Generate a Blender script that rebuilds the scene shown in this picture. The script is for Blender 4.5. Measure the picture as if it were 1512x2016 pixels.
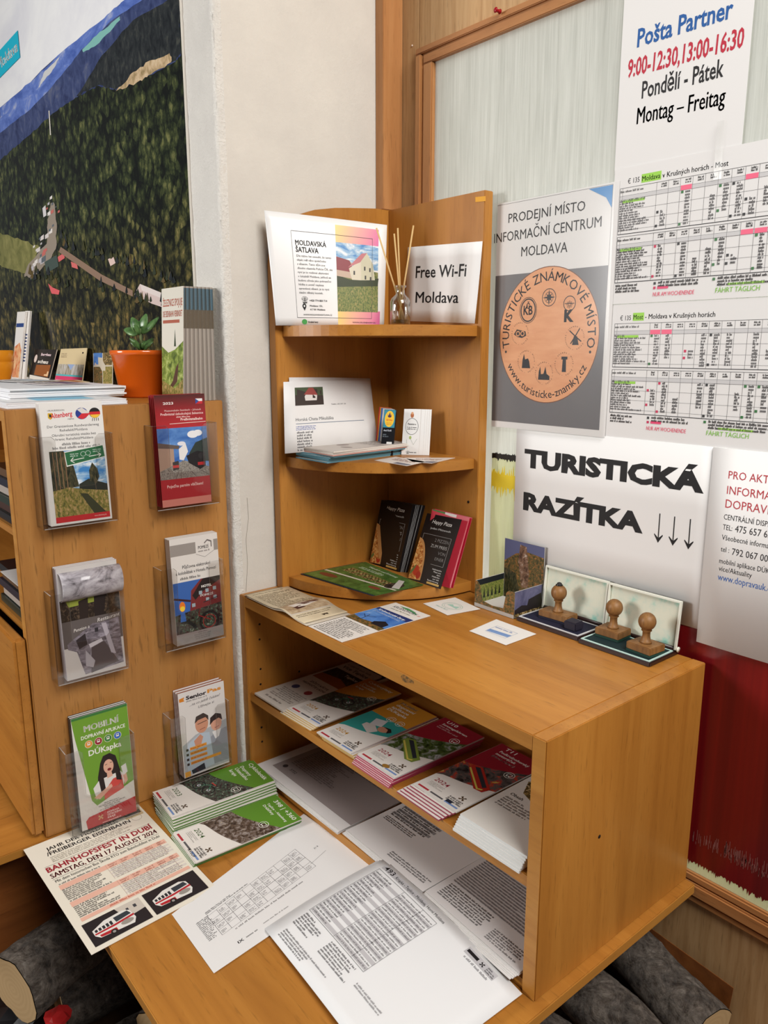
import bpy, bmesh, math, random
from mathutils import Vector, Matrix
from mathutils.geometry import tessellate_polygon

for _o in list(bpy.data.objects):
    bpy.data.objects.remove(_o)
SC = bpy.context.scene
COL = SC.collection
ZB = 0.45                       # height of the counter board above the floor; below, z = 0 is the board top

# ------------------------------------------------------------------ camera
CAM = Vector((1.3560, -1.1387, 0.8837))
YAW, PIT, ROL, FPX = -0.8793, -0.2074, -0.0004, 1518.0
FW = Vector((math.cos(PIT) * math.sin(YAW), math.cos(PIT) * math.cos(YAW), math.sin(PIT)))
_r = Vector((math.cos(YAW), -math.sin(YAW), 0)); _u = _r.cross(FW)
RT = _r * math.cos(ROL) + _u * math.sin(ROL)
UP = -_r * math.sin(ROL) + _u * math.cos(ROL)
cd_ = bpy.data.cameras.new('camera'); cam = bpy.data.objects.new('camera', cd_); COL.objects.link(cam)
cd_.sensor_fit = 'HORIZONTAL'; cd_.sensor_width = 36.0; cd_.lens = 36.0 * FPX / 1512.0
cd_.clip_start = 0.02; cd_.clip_end = 100
cam.matrix_world = Matrix((( RT.x, UP.x, -FW.x, CAM.x), (RT.y, UP.y, -FW.y, CAM.y), (RT.z, UP.z, -FW.z, CAM.z + ZB), (0, 0, 0, 1)))
SC.camera = cam

# ------------------------------------------------------------------ light
SC.view_settings.view_transform = 'Standard'; SC.view_settings.look = 'None'
SC.view_settings.exposure = 0.0; SC.view_settings.gamma = 1.0; SC.view_settings.use_curve_mapping = False
wd = bpy.data.worlds.new('world'); SC.world = wd; wd.use_nodes = True
_bg = wd.node_tree.nodes['Background']; _bg.inputs[0].default_value = (0.96, 0.97, 1.0, 1); _bg.inputs[1].default_value = 0.085
def area(name, loc, to, sx, sy, power, col):
    l = bpy.data.lights.new(name, 'AREA'); l.shape = 'RECTANGLE'; l.size = sx; l.size_y = sy; l.energy = power; l.color = col
    o = bpy.data.objects.new(name, l); COL.objects.link(o); o.location = Vector(loc) + Vector((0, 0, ZB))
    d = Vector(to) - Vector(loc); o.rotation_euler = d.to_track_quat('-Z', 'Y').to_euler()
    return o
area('window_light_left', (-0.98, -2.95, 1.32), (-0.1, -0.4, 0.95), 0.75, 0.75, 56, (1.0, 0.985, 0.965))
area('window_light_right', (2.3, -0.75, 2.35), (0.4, -0.4, 0.2), 1.3, 1.2, 76, (1.0, 0.975, 0.94))
area('back_room_light', (0.55, 0.75, 1.55), (0.55, 0.05, 0.9), 1.4, 0.6, 5, (0.98, 1.0, 0.95))
area('back_room_low_fill', (0.60, 0.60, 0.40), (0.60, 0.0, 0.40), 1.3, 0.7, 11, (1.0, 1.0, 0.95))  # added fill low behind the glass, brightens the cream film

# ------------------------------------------------------------------ picture -> place
def ray(u, v):
    return FW + RT * ((u - 756.0) / FPX) - UP * ((v - 1008.0) / FPX)
def onP(ax, val, u, v):
    d = ray(u, v); return CAM + d * ((val - CAM[ax]) / d[ax])
def onX(x, u, v): return onP(0, x, u, v)
def onY(y, u, v): return onP(1, y, u, v)
def onZ(z, u, v): return onP(2, z, u, v)
def at_h(u, v, hd):             # point of the ray at a horizontal distance from the camera
    d = ray(u, v); return CAM + d * (hd / math.hypot(d.x, d.y))
def hdist(p): return math.hypot(p.x - CAM.x, p.y - CAM.y)

# ------------------------------------------------------------------ materials
def lin(c):
    r = []
    for k in c[:3]:
        k = k / 255.0
        r.append(k / 12.92 if k <= 0.04045 else ((k + 0.055) / 1.055) ** 2.4)
    return (r[0], r[1], r[2], 1.0)
MC = {}
def mat(c, rough=0.6, spec=0.35, coat=0.0, metal=0.0):
    key = (tuple(c), rough, spec, coat, metal)
    if key in MC: return MC[key]
    m = bpy.data.materials.new('paint_%d_%d_%d' % tuple(c[:3])); m.use_nodes = True
    b = m.node_tree.nodes['Principled BSDF']
    b.inputs['Base Color'].default_value = lin(c); b.inputs['Roughness'].default_value = rough
    b.inputs['Specular IOR Level'].default_value = spec; b.inputs['Coat Weight'].default_value = coat
    b.inputs['Coat Roughness'].default_value = 0.08; b.inputs['Metallic'].default_value = metal
    MC[key] = m; return m
class NT:                       # small helper around a node tree
    def __init__(s, name):
        s.m = bpy.data.materials.new(name); s.m.use_nodes = True; s.t = s.m.node_tree
        s.b = s.t.nodes['Principled BSDF']; s.out = s.t.nodes['Material Output']
        s.tc = s.n('ShaderNodeTexCoord')
    def n(s, typ, **kw):
        x = s.t.nodes.new(typ)
        for k, v in kw.items():
            if k in x.inputs: x.inputs[k].default_value = v
            else: setattr(x, k, v)
        return x
    def l(s, a, b): s.t.links.new(a, b)
    def mapping(s, scale, src='Object', rot=(0, 0, 0)):
        mp = s.n('ShaderNodeMapping'); mp.inputs['Scale'].default_value = scale; mp.inputs['Rotation'].default_value = rot
        s.l(s.tc.outputs[src], mp.inputs['Vector']); return mp.outputs[0]
    def noise(s, vec, scale, detail=4, rough=0.6, dist=0.0):
        x = s.n('ShaderNodeTexNoise'); x.inputs['Scale'].default_value = scale; x.inputs['Detail'].default_value = detail
        x.inputs['Roughness'].default_value = rough; x.inputs['Distortion'].default_value = dist
        s.l(vec, x.inputs['Vector']); return x.outputs[0]
    def ramp(s, fac, stops, interp='LINEAR'):
        x = s.n('ShaderNodeValToRGB'); x.color_ramp.interpolation = interp
        e = x.color_ramp.elements
        while len(e) < len(stops): e.new(0.5)
        for i, (p, c) in enumerate(stops): e[i].position = p; e[i].color = lin(c)
        s.l(fac, x.inputs[0]); return x.outputs[0]
    def mix(s, fac, a, b, mode='MIX'):
        x = s.n('ShaderNodeMix', data_type='RGBA', blend_type=mode)
        for sock, v in ((x.inputs[0], fac), (x.inputs[6], a), (x.inputs[7], b)):
            if isinstance(v, (int, float)): sock.default_value = v
            elif isinstance(v, tuple): sock.default_value = v
            else: s.l(v, sock)
        return x.outputs[2]
    def bump(s, h, strength, dist=0.001):
        x = s.n('ShaderNodeBump'); x.inputs['Strength'].default_value = strength; x.inputs['Distance'].default_value = dist
        s.l(h, x.inputs['Height']); s.l(x.outputs[0], s.b.inputs['Normal'])
def wood(name, stops, axis, rough=0.38, fleck=0.3, coarse=1.0, coat=0.0):
    w = NT(name)
    k = {'x': (1.6, 26, 26), 'y': (26, 1.6, 26), 'z': (26, 26, 1.6)}[axis]
    v = w.mapping(tuple(a * coarse for a in k))
    n1 = w.noise(v, 1.0, 5, 0.62, 0.35)
    c1 = w.ramp(n1, stops)
    kf = {'x': (26, 260, 260), 'y': (260, 26, 260), 'z': (260, 260, 26)}[axis]
    n2 = w.noise(w.mapping(kf), 1.0, 2, 0.5)
    f2 = w.n('ShaderNodeMapRange'); f2.inputs[1].default_value = 0.60; f2.inputs[2].default_value = 0.74; f2.inputs[3].default_value = 0; f2.inputs[4].default_value = fleck
    w.l(n2, f2.inputs[0])
    kb = {'x': (0.8, 5, 5), 'y': (5, 0.8, 5), 'z': (5, 5, 0.8)}[axis]
    n3 = w.noise(w.mapping(kb), 1.0, 3, 0.5)
    c3 = w.mix(0.5, c1, w.ramp(n3, [(0.3, (205, 205, 205)), (0.7, (255, 255, 255))]), 'MULTIPLY')
    c2 = w.mix(f2.outputs[0], c3, lin(tuple(int(x * 0.55) for x in stops[0][1])))
    w.l(c2, w.b.inputs['Base Color'])
    w.b.inputs['Roughness'].default_value = rough; w.b.inputs['Specular IOR Level'].default_value = 0.4
    w.b.inputs['Coat Weight'].default_value = coat; w.b.inputs['Coat Roughness'].default_value = 0.15
    w.bump(n1, 0.12, 0.0006)
    return w.m
BEECH = [(0.28, (164, 105, 40)), (0.5, (180, 119, 48)), (0.74, (194, 133, 58))]
W = {a: wood('beech_veneer_' + a, BEECH, a) for a in 'xyz'}
BE2 = [(0.28, (164, 110, 54)), (0.5, (177, 122, 62)), (0.74, (188, 134, 72))]
WP = wood('beech_cabinet_panel', BE2, 'z', 0.42, 0.45)
ASH = [(0.30, (176, 134, 88)), (0.5, (196, 156, 108)), (0.72, (208, 170, 124))]
WA = wood('ash_partition_veneer', ASH, 'z', 0.5, 0.35, 3.0)
PINE = [(0.30, (172, 114, 66)), (0.5, (188, 130, 78)), (0.72, (200, 144, 92))]
WT = {a: wood('stained_trim_' + a, PINE, a, 0.4, 0.3) for a in 'xz'}
WE = wood('edge_band', [(0.30, (176, 116, 46)), (0.5, (192, 132, 56)), (0.72, (206, 148, 70))], 'x', 0.45, 0.2)
WEY = wood('edge_band_side', [(0.30, (176, 116, 46)), (0.5, (192, 132, 56)), (0.72, (206, 148, 70))], 'y', 0.45, 0.2)
WDK = wood('dark_base_panel', [(0.3, (112, 62, 26)), (0.5, (132, 76, 34)), (0.7, (146, 88, 42))], 'y', 0.45, 0.3)
WSTAMP = wood('stamp_wood', [(0.3, (112, 74, 38)), (0.5, (136, 94, 50)), (0.7, (156, 112, 64))], 'z', 0.5, 0.4, 3.0)

def plaster(name, col, amp, sc):
    p = NT(name); v = p.mapping((1, 1, 1))
    n = p.noise(v, 9, 5, 0.6)
    p.l(p.ramp(n, [(0.3, tuple(int(c * 0.965) for c in col)), (0.7, col)]), p.b.inputs['Base Color'])
    p.b.inputs['Roughness'].default_value = 0.85; p.b.inputs['Specular IOR Level'].default_value = 0.2
    p.bump(p.noise(v, sc, 6, 0.7), amp, 0.004); return p.m
M_WALL = plaster('white_plaster', (214, 208, 198), 0.35, 60)
M_ROUGH = plaster('rough_white_plaster', (236, 232, 224), 1.0, 140)
def picmat(name, stops, sx, sy, detail=5, src='Object', rough=0.4, dist=0.6):
    p = NT(name); n = p.noise(p.mapping((sx, sx, sy)), 1.0, detail, 0.65, dist)
    p.l(p.ramp(n, stops), p.b.inputs['Base Color']); p.b.inputs['Roughness'].default_value = rough
    p.b.inputs['Specular IOR Level'].default_value = 0.35; return p.m
def pm(name, stops, s=400, sy=None, rough=0.4): return picmat(name, stops, s, sy or s, rough=rough)
P_CONIFER = pm('print_conifers', [(0.36, (22, 26, 18)), (0.5, (58, 58, 38)), (0.66, (98, 84, 56))], 240, 90)
P_MEADOW = pm('print_meadow', [(0.35, (78, 84, 36)), (0.5, (140, 130, 62)), (0.66, (196, 160, 112))], 260, 160)
P_SKY = pm('print_cloudy_sky', [(0.40, (62, 128, 190)), (0.52, (150, 185, 212)), (0.62, (232, 234, 236))], 24, 60)
P_BLUE = pm('print_blue_sky', [(0.35, (48, 96, 170)), (0.6, (96, 142, 202)), (0.75, (190, 205, 225))], 20, 34)
P_GRAVEL = pm('print_gravel', [(0.35, (84, 78, 74)), (0.5, (132, 126, 118)), (0.66, (170, 164, 154))], 500)
P_DARK = pm('print_dark_scene', [(0.35, (18, 14, 12)), (0.52, (52, 42, 34)), (0.7, (112, 92, 74))], 160)
P_BIKE = pm('print_bicycles', [(0.38, (20, 18, 20)), (0.5, (84, 70, 64)), (0.58, (40, 90, 66)), (0.7, (190, 180, 170))], 180)
P_PIZZA = pm('print_pizza', [(0.34, (120, 44, 20)), (0.5, (202, 128, 60)), (0.66, (236, 196, 128))], 190)
P_AUT = pm('print_autumn', [(0.35, (44, 46, 26)), (0.5, (98, 86, 48)), (0.62, (150, 96, 52)), (0.75, (186, 160, 96))], 180)
P_GREY = pm('print_grey_room', [(0.35, (74, 68, 74)), (0.5, (120, 112, 120)), (0.66, (158, 150, 160))], 60, 140)
P_GRASS = pm('print_grass', [(0.35, (62, 82, 34)), (0.52, (118, 128, 58)), (0.68, (176, 150, 96))], 420, 240)
P_TOWN = pm('print_town_view', [(0.36, (26, 28, 24)), (0.48, (90, 74, 40)), (0.58, (180, 150, 90)), (0.7, (206, 200, 190))], 220)

# ------------------------------------------------------------------ mesh helpers
def tag(o, label=None, cat=None, group=None, kind=None):
    if label: o['label'] = label
    if cat: o['category'] = cat
    if group: o['group'] = group
    if kind: o['kind'] = kind
    return o
ORG = {}
def mk(name, verts, faces, mats, parent=None, origin=None, mi=None, smooth=False):
    """verts in board coordinates -> one mesh object (origin at its base)"""
    vs = [Vector(v) for v in verts]
    if origin is None:
        lo = Vector([min(v[i] for v in vs) for i in range(3)]); hi = Vector([max(v[i] for v in vs) for i in range(3)])
        origin = Vector(((lo.x + hi.x) / 2, (lo.y + hi.y) / 2, lo.z))
    origin = Vector(origin)
    me = bpy.data.meshes.new(name); me.from_pydata([tuple(v - origin) for v in vs], [], faces)
    for m in (mats if isinstance(mats, list) else [mats]): me.materials.append(m)
    if mi: me.polygons.foreach_set('material_index', mi)
    if smooth: me.polygons.foreach_set('use_smooth', [True] * len(me.polygons))
    me.update()
    o = bpy.data.objects.new(name, me); COL.objects.link(o)
    return place(o, parent, origin)
def place(o, parent, origin):
    ORG[o.name] = origin
    if parent is not None:
        o.parent = parent; o.location = origin - ORG[parent.name]
    else:
        o.location = origin + Vector((0, 0, ZB))
    return o
def thing(name, origin, label=None, cat=None, group=None, kind=None, parent=None):
    o = bpy.data.objects.new(name, None); o.empty_display_size = 0.03; COL.objects.link(o)
    place(o, parent, Vector(origin)); return tag(o, label, cat, group, kind)
BF = [(0, 3, 2, 1), (4, 5, 6, 7), (0, 1, 5, 4), (1, 2, 6, 5), (2, 3, 7, 6), (3, 0, 4, 7)]
def boxv(x0, x1, y0, y1, z0, z1):
    return [(x0, y0, z0), (x1, y0, z0), (x1, y1, z0), (x0, y1, z0), (x0, y0, z1), (x1, y0, z1), (x1, y1, z1), (x0, y1, z1)]
def bevel(vs, fs, w, seg=2):
    bm = bmesh.new(); bv = [bm.verts.new(v) for v in vs]
    for f in fs: bm.faces.new([bv[i] for i in f])
    bmesh.ops.recalc_face_normals(bm, faces=bm.faces)
    es = [e for e in bm.edges if len(e.link_faces) == 2 and e.calc_face_angle(0) > 0.6]
    bmesh.ops.bevel(bm, geom=es, offset=w, segments=seg, affect='EDGES', clamp_overlap=True)
    bm.verts.index_update(); v = [x.co.copy() for x in bm.verts]; f = [[q.index for q in p.verts] for p in bm.faces]; bm.free(); return v, f
def box(name, x0, x1, y0, y1, z0, z1, m, parent=None, bev=0.0012, seg=2, origin=None):
    vs, fs = boxv(x0, x1, y0, y1, z0, z1), BF
    if bev: vs, fs = bevel(vs, fs, bev, seg)
    return mk(name, vs, fs, m, parent, origin)
def prism(name, pts, dvec, m, parent=None, bev=0.0, smooth=False, origin=None):
    """closed outline pts (3D) pushed along dvec"""
    n = len(pts); vs = [Vector(p) for p in pts]; dv = Vector(dvec); vs = vs + [v + dv for v in vs]
    tri = tessellate_polygon([[Vector(p) for p in pts]])
    fs = [tuple(t) for t in tri] + [tuple(i + n for i in reversed(t)) for t in tri] + [(i, (i + 1) % n, n + (i + 1) % n, n + i) for i in range(n)]
    if not bev:
        bm = bmesh.new(); bv = [bm.verts.new(v) for v in vs]
        for f in fs:
            try: bm.faces.new([bv[i] for i in f])
            except ValueError: pass
        bmesh.ops.recalc_face_normals(bm, faces=bm.faces); bm.verts.index_update()
        vs = [x.co.copy() for x in bm.verts]; fs = [[q.index for q in p.verts] for p in bm.faces]; bm.free()
    else: vs, fs = bevel(vs, fs, bev)
    return mk(name, vs, fs, m, parent, origin)
def lathe(name, c, prof, m, parent=None, seg=24, axis=None, smooth=True, origin=None):
    """prof: list of (radius, height) around the vertical axis at c"""
    vs, fs = [], []
    for r, h in prof:
        for i in range(seg):
            a = 2 * math.pi * i / seg; vs.append(Vector((r * math.cos(a), r * math.sin(a), h)))
    for k in range(len(prof) - 1):
        for i in range(seg):
            j = (i + 1) % seg; fs.append((k * seg + i, k * seg + j, (k + 1) * seg + j, (k + 1) * seg + i))
    fs.append(tuple(reversed(range(seg)))); fs.append(tuple(range((len(prof) - 1) * seg, len(prof) * seg)))
    if axis is not None:
        q = Vector((0, 0, 1)).rotation_difference(Vector(axis).normalized()); vs = [q @ v for v in vs]
    vs = [v + Vector(c) for v in vs]
    return mk(name, vs, fs, m, parent, origin, smooth=smooth)
def tube(name, p0, p1, r, m, parent=None, seg=8):
    d = Vector(p1) - Vector(p0)
    return lathe(name, p0, [(r, 0), (r, d.length)], m, parent, seg, d)
def dup(o, dloc, rz=0.0, parent=None):
    c = o.copy(); COL.objects.link(c); ORG[c.name] = ORG[o.name] + Vector(dloc)
    c.location = o.location + Vector(dloc)
    if rz: c.rotation_euler = (o.rotation_euler.x, o.rotation_euler.y, o.rotation_euler.z + rz)
    if parent is not None: c.parent = parent
    return c

# ------------------------------------------------------------------ printed sheets
TXT = {}
def glyphs(s, bold):
    k = (s, bold)
    if k not in TXT:
        c = bpy.data.curves.new('t', 'FONT'); c.body = s; c.size = 1.0; c.offset = bold; c.resolution_u = 2
        o = bpy.data.objects.new('t', c); m = o.to_mesh()
        TXT[k] = ([(v.co.x, v.co.y) for v in m.vertices], [tuple(p.vertices) for p in m.polygons])
        o.to_mesh_clear(); bpy.data.objects.remove(o); bpy.data.curves.remove(c)
    return TXT[k]
class Sheet:
    """A page: TL, TR, BR, BL corners in board coordinates, w x h millimetres, y down. Prints become child meshes."""
    def __init__(s, name, corners, w, h, label, cat, group=None, th=0.0003, m=None, bend=None, nu=1, nv=1, edge=None, parent=None):
        s.c = [Vector(p) for p in corners]; s.w, s.h, s.bend, s.nu, s.nv = w, h, bend, nu, nv
        s.name, s.label, s.cat, s.group, s.th, s.m, s.edge, s.par = name, label, cat, group, th, m or mat((236, 234, 230)), edge, parent
        TL, TR, BR, BL = s.c
        s.n = (TR - TL).cross(TL - BL).normalized(); s.parts = {}; s.lay = 0
    def P(s, x, y, off=0.0):
        a, b = x / s.w, y / s.h; TL, TR, BR, BL = s.c
        p = (TL * (1 - a) + TR * a) * (1 - b) + (BL * (1 - a) + BR * a) * b
        if s.bend: off += s.bend(a, b)
        return p + s.n * off
    def add(s, part, m, vs, fs, lay=None):
        if part == 'lettering': s.cnt = getattr(s, 'cnt', 0) + 1; part = 'lettering#%d' % s.cnt
        s.parts.setdefault(part, []).append((m, vs, fs, s.lay if lay is None else lay))
    def poly(s, pts, c, part='picture'):
        m = c if not isinstance(c, tuple) else mat(c, 0.45)
        pts = [(float(a), float(b)) for a, b in pts]
        tri = tessellate_polygon([[Vector((a, b, 0)) for a, b in pts]])
        s.add(part, m, pts, [tuple(t) for t in tri]); s.lay += 0.25; return s
    def rect(s, x0, y0, x1, y1, c, part='picture'):
        m = c if not isinstance(c, tuple) else mat(c, 0.45)
        s.add(part, m, [(x0, y0), (x1, y0), (x1, y1), (x0, y1)], [(0, 1, 2, 3)]); s.lay += 0.25; return s
    def disc(s, cx, cy, rx, ry, c, part='picture', n=28):
        return s.poly([(cx + rx * math.cos(2 * math.pi * i / n), cy + ry * math.sin(2 * math.pi * i / n)) for i in range(n)], c, part)
    def ring(s, cx, cy, r, wd, c, part='picture', n=32, ry=None, a0=0, a1=360):
        m = mat(c, 0.45); ry = ry or r; vs, fs = [], []
        for i in range(n + 1):
            a = math.radians(a0 + (a1 - a0) * i / n); vs += [(cx + (r - wd / 2) * math.cos(a), cy + (ry - wd / 2) * math.sin(a)), (cx + (r + wd / 2) * math.cos(a), cy + (ry + wd / 2) * math.sin(a))]
        for i in range(n): fs.append((2 * i, 2 * i + 1, 2 * i + 3, 2 * i + 2))
        s.add(part, m, vs, fs); return s
    def line(s, x0, y0, x1, y1, wd, c, part='ruling'):
        dx, dy = x1 - x0, y1 - y0; L = math.hypot(dx, dy) or 1; nx, ny = -dy / L * wd / 2, dx / L * wd / 2
        s.add(part, mat(c, 0.5), [(x0 + nx, y0 + ny), (x1 + nx, y1 + ny), (x1 - nx, y1 - ny), (x0 - nx, y0 - ny)], [(0, 1, 2, 3)], s.lay + 0.5); return s
    def frame(s, x0, y0, x1, y1, wd, c, part='ruling'):
        for a in ((x0, y0, x1, y0), (x1, y0, x1, y1), (x1, y1, x0, y1), (x0, y1, x0, y0)): s.line(*a, wd, c, part)
        return s
    def text(s, t, x, y, cap, c, width=None, align='l', bold=0.0, rot=0.0, shear=0.0, part='lettering', xs=1.0):
        """cap height in mm, baseline at y, total width if given"""
        vs, fs = glyphs(t, 0.0 if 'M' in t else bold)
        if not vs: return s
        if 'M' in t and bold > 0:
            N_ = len(vs); vs = [(x_ + d_, y_) for d_ in (-bold, 0, bold) for x_, y_ in vs]; fs = [tuple(i_ + k_ * N_ for i_ in f_) for k_ in range(3) for f_ in fs]
        x0 = min(v[0] for v in vs); x1 = max(v[0] for v in vs); k = cap / 0.69
        kx = (width / (x1 - x0)) if width else k * xs
        wd = (x1 - x0) * kx; ox = {'l': 0, 'c': -wd / 2, 'r': -wd}[align]
        cr, sr = math.cos(math.radians(rot)), math.sin(math.radians(rot)); out = []
        for vx, vy in vs:
            px, py = (vx - x0) * kx + ox + shear * vy * k, -vy * k
            out.append((x + px * cr - py * sr, y + px * sr + py * cr))
        s.add(part, c if not isinstance(c, tuple) else mat(c, 0.55), out, fs, s.lay + 0.6); return s
    def arc(s, t, cx, cy, r, cap, c, a_mid, span, inside=False, bold=0.0, ry=None):
        ry = ry or r; ws = []
        for ch in t:
            g_ = glyphs(ch, 0.0)[0] if ch != ' ' else []
            ws.append((max(v[0] for v in g_) - min(v[0] for v in g_)) + 0.14 if g_ else 0.34)
        tot = sum(ws); acc = 0
        for ch, wgt in zip(t, ws):
            f = (acc + wgt / 2) / tot - 0.5; acc += wgt
            a = a_mid + (span * f if not inside else -span * f); ar = math.radians(a)
            s.text(ch, cx + r * math.cos(ar), cy + ry * math.sin(ar), cap, c, align='c', bold=bold, rot=a + 90 if not inside else a - 90, part='round_lettering')
        return s
    def micro(s, x0, y0, x1, y1, n, c, seed=1, fill=0.85, part='small_print', align='l', x=0.48):
        """lines of print too small to read"""
        rd = random.Random(seed); lh = (y1 - y0) / n; p = lh * 0.30; vs, fs = [], []
        for i in range(n):
            yb = y0 + lh * (i + 0.8); end = x0 + (x1 - x0) * (fill + (1 - fill) * rd.random()) * (1 if rd.random() > 0.12 else 0.6); X = x0
            if align == 'c': X = x0 + (x1 - end) / 2; end += (x1 - end) / 2
            while X < end:
                for _ in range(rd.randint(2, 9)):
                    if X + p * 0.6 > end: break
                    hh = lh * (x if rd.random() > 0.3 else x * 1.45); k = len(vs)
                    vs += [(X, yb - hh), (X + p * 0.62, yb - hh), (X + p * 0.62, yb), (X, yb)]; fs.append((k, k + 1, k + 2, k + 3)); X += p
                X += p
        if vs: s.add(part, mat(c, 0.55), vs, fs, s.lay + 0.5)
        return s
    def done(s):
        TL, TR, BR, BL = s.c; nu, nv = s.nu, s.nv; top, bot = [], []
        for j in range(nv + 1):
            for i in range(nu + 1):
                top.append(s.P(s.w * i / nu, s.h * j / nv)); bot.append(s.P(s.w * i / nu, s.h * j / nv, -s.th))
        N = len(top); q = lambda i, j: j * (nu + 1) + i; fs, mi = [], []
        for j in range(nv):
            for i in range(nu):
                fs.append((q(i, j), q(i, j + 1), q(i + 1, j + 1), q(i + 1, j))); mi.append(0)
                fs.append((N + q(i, j), N + q(i + 1, j), N + q(i + 1, j + 1), N + q(i, j + 1))); mi.append(0)
        for i in range(nu):
            fs.append((q(i, 0), q(i + 1, 0), N + q(i + 1, 0), N + q(i, 0))); fs.append((q(i + 1, nv), q(i, nv), N + q(i, nv), N + q(i + 1, nv))); mi += [1, 1]
        for j in range(nv):
            fs.append((q(0, j + 1), q(0, j), N + q(0, j), N + q(0, j + 1))); fs.append((q(nu, j), q(nu, j + 1), N + q(nu, j + 1), N + q(nu, j))); mi += [1, 1]
        o = mk(s.name, top + bot, fs, [s.m, s.edge or s.m], s.par, mi=mi, smooth=False)
        if s.bend:
            for p in o.data.polygons: p.use_smooth = p.material_index == 0 and True
        tag(o, s.label, s.cat, s.group)
        for part, items in s.parts.items():
            V, F, mats, mi = [], [], [], []
            for m, vs, fs2, lay in items:
                if m not in mats: mats.append(m)
                vs3 = [(x, y, lay) for x, y in vs]
                if s.bend:
                    bm = bmesh.new(); bv = [bm.verts.new(v) for v in vs3]
                    for f in fs2:
                        try: bm.faces.new([bv[i] for i in f])
                        except ValueError: pass
                    xs = [v[0] for v in vs3]; ys = [v[1] for v in vs3]
                    for i in range(1, s.nu):
                        X = s.w * i / s.nu
                        if min(xs) < X < max(xs): bmesh.ops.bisect_plane(bm, geom=bm.verts[:] + bm.edges[:] + bm.faces[:], plane_co=(X, 0, 0), plane_no=(1, 0, 0))
                    for j in range(1, s.nv):
                        Y = s.h * j / s.nv
                        if min(ys) < Y < max(ys): bmesh.ops.bisect_plane(bm, geom=bm.verts[:] + bm.edges[:] + bm.faces[:], plane_co=(0, Y, 0), plane_no=(0, 1, 0))
                    bm.verts.index_update(); vs3 = [v.co.copy() for v in bm.verts]; fs2 = [[v.index for v in f.verts] for f in bm.faces]; bm.free()
                k = len(V); V += [s.P(v[0], v[1], 0.00015 + (0.00010 if s.bend else 0.00005) * v[2]) for v in vs3]
                F += [tuple(i + k for i in f) for f in fs2]; mi += [mats.index(m)] * len(fs2)
            if V:
                po = mk(part.split('#')[0], V, F, mats, o, mi=mi)
                if part.split('#')[0] in ('small_print', 'marks', 'highlighter', 'ruling', 'table_shading', 'round_lettering'): po['kind'] = 'stuff'
        return o
def quadZ(z, L): return [onZ(z, u, v) for u, v in L]
def quadX(x, L): return [onX(x, u, v) for u, v in L]
def quadY(y, L): return [onY(y, u, v) for u, v in L]
def flat(x0, x1, y0, y1, z, rot='y'):
    """corners TL,TR,BR,BL of a page lying flat; rot: direction in which the page's top points"""
    a = {'y': [(x0, y1), (x1, y1), (x1, y0), (x0, y0)], 'x': [(x1, y1), (x1, y0), (x0, y0), (x0, y1)],
         '-x': [(x0, y0), (x0, y1), (x1, y1), (x1, y0)], '-y': [(x1, y0), (x0, y0), (x0, y1), (x1, y1)]}[rot]
    return [Vector((p[0], p[1], z)) for p in a]
def turn(q, deg, about=None):
    c = about or (q[0] + q[1] + q[2] + q[3]) / 4; r = Matrix.Rotation(math.radians(deg), 3, 'Z')
    return [r @ (p - c) + c for p in q]
BLK = (24, 22, 24); WHT = (240, 238, 234); GRY = (120, 118, 118)
RND = random.Random(7)
ORD = ['first', 'second', 'third', 'fourth', 'fifth', 'sixth', 'seventh', 'eighth', 'ninth', 'tenth', 'eleventh', 'twelfth', 'thirteenth', 'fourteenth', 'fifteenth', 'sixteenth', 'seventeenth', 'eighteenth', 'nineteenth', 'twentieth', 'twenty-first', 'twenty-second', 'twenty-third']

# ================================================================== THE SETTING
XU, DU, HU, TU = 0.792, 0.4019, 0.3930, 0.0226      # shelving unit: width, depth, height, board thickness
ZT, CW, CDp = 1.173, 0.3062, 0.315                   # corner shelf: top, board lengths
S1, S2, S3 = 0.9294, 0.6713, 0.4172                  # corner shelf levels (upper faces)
SH = 0.183                                           # unit shelf level
ZP, XPN, YPF, YW = 0.7868, -0.0199, -0.8085, -0.4075 # cabinet: top, end panel plane, front, wall behind it
M_FLOOR = wood('floor_boards', [(0.3, (86, 62, 44)), (0.5, (104, 78, 56)), (0.7, (118, 90, 66))], 'x', 0.5, 0.2)
tag(box('floor', -2.0, 3.2, -3.2, 1.0, -ZB - 0.05, -ZB, M_FLOOR, bev=0), kind='structure')
wl = tag(box('wall_left', -2.0, 0.0, YW, 0.6, -ZB, 2.2, M_WALL, bev=0.004), kind='structure')
# rough plaster strip on the outer corner of the white pier
_vs, _fs, _rd = [], [], random.Random(3)
_prof = [(-0.118 + 0.010 * i, YW - 0.0012) for i in range(12)] + [(0.0008, YW - 0.0010), (0.0016, YW + 0.004), (0.0012, YW + 0.010), (0.0002, YW + 0.016)]
_nz = 150
for _j in range(_nz + 1):
    _z = 0.001 + 2.15 * _j / _nz
    for _i, (_x, _y) in enumerate(_prof):
        _k = 0.0 if _i in (0, len(_prof) - 1) else 1.0
        _vs.append((_x + (_rd.uniform(-0.0016, 0.0010) * _k if _i > 10 else 0), _y - _rd.uniform(0, 0.0020) * _k, _z))
_np = len(_prof)
for _j in range(_nz):
    for _i in range(_np - 1): _fs.append((_j * _np + _i, _j * _np + _i + 1, (_j + 1) * _np + _i + 1, (_j + 1) * _np + _i))
mk('rough_plaster_edge', _vs, _fs, M_ROUGH, wl, smooth=True)
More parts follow.
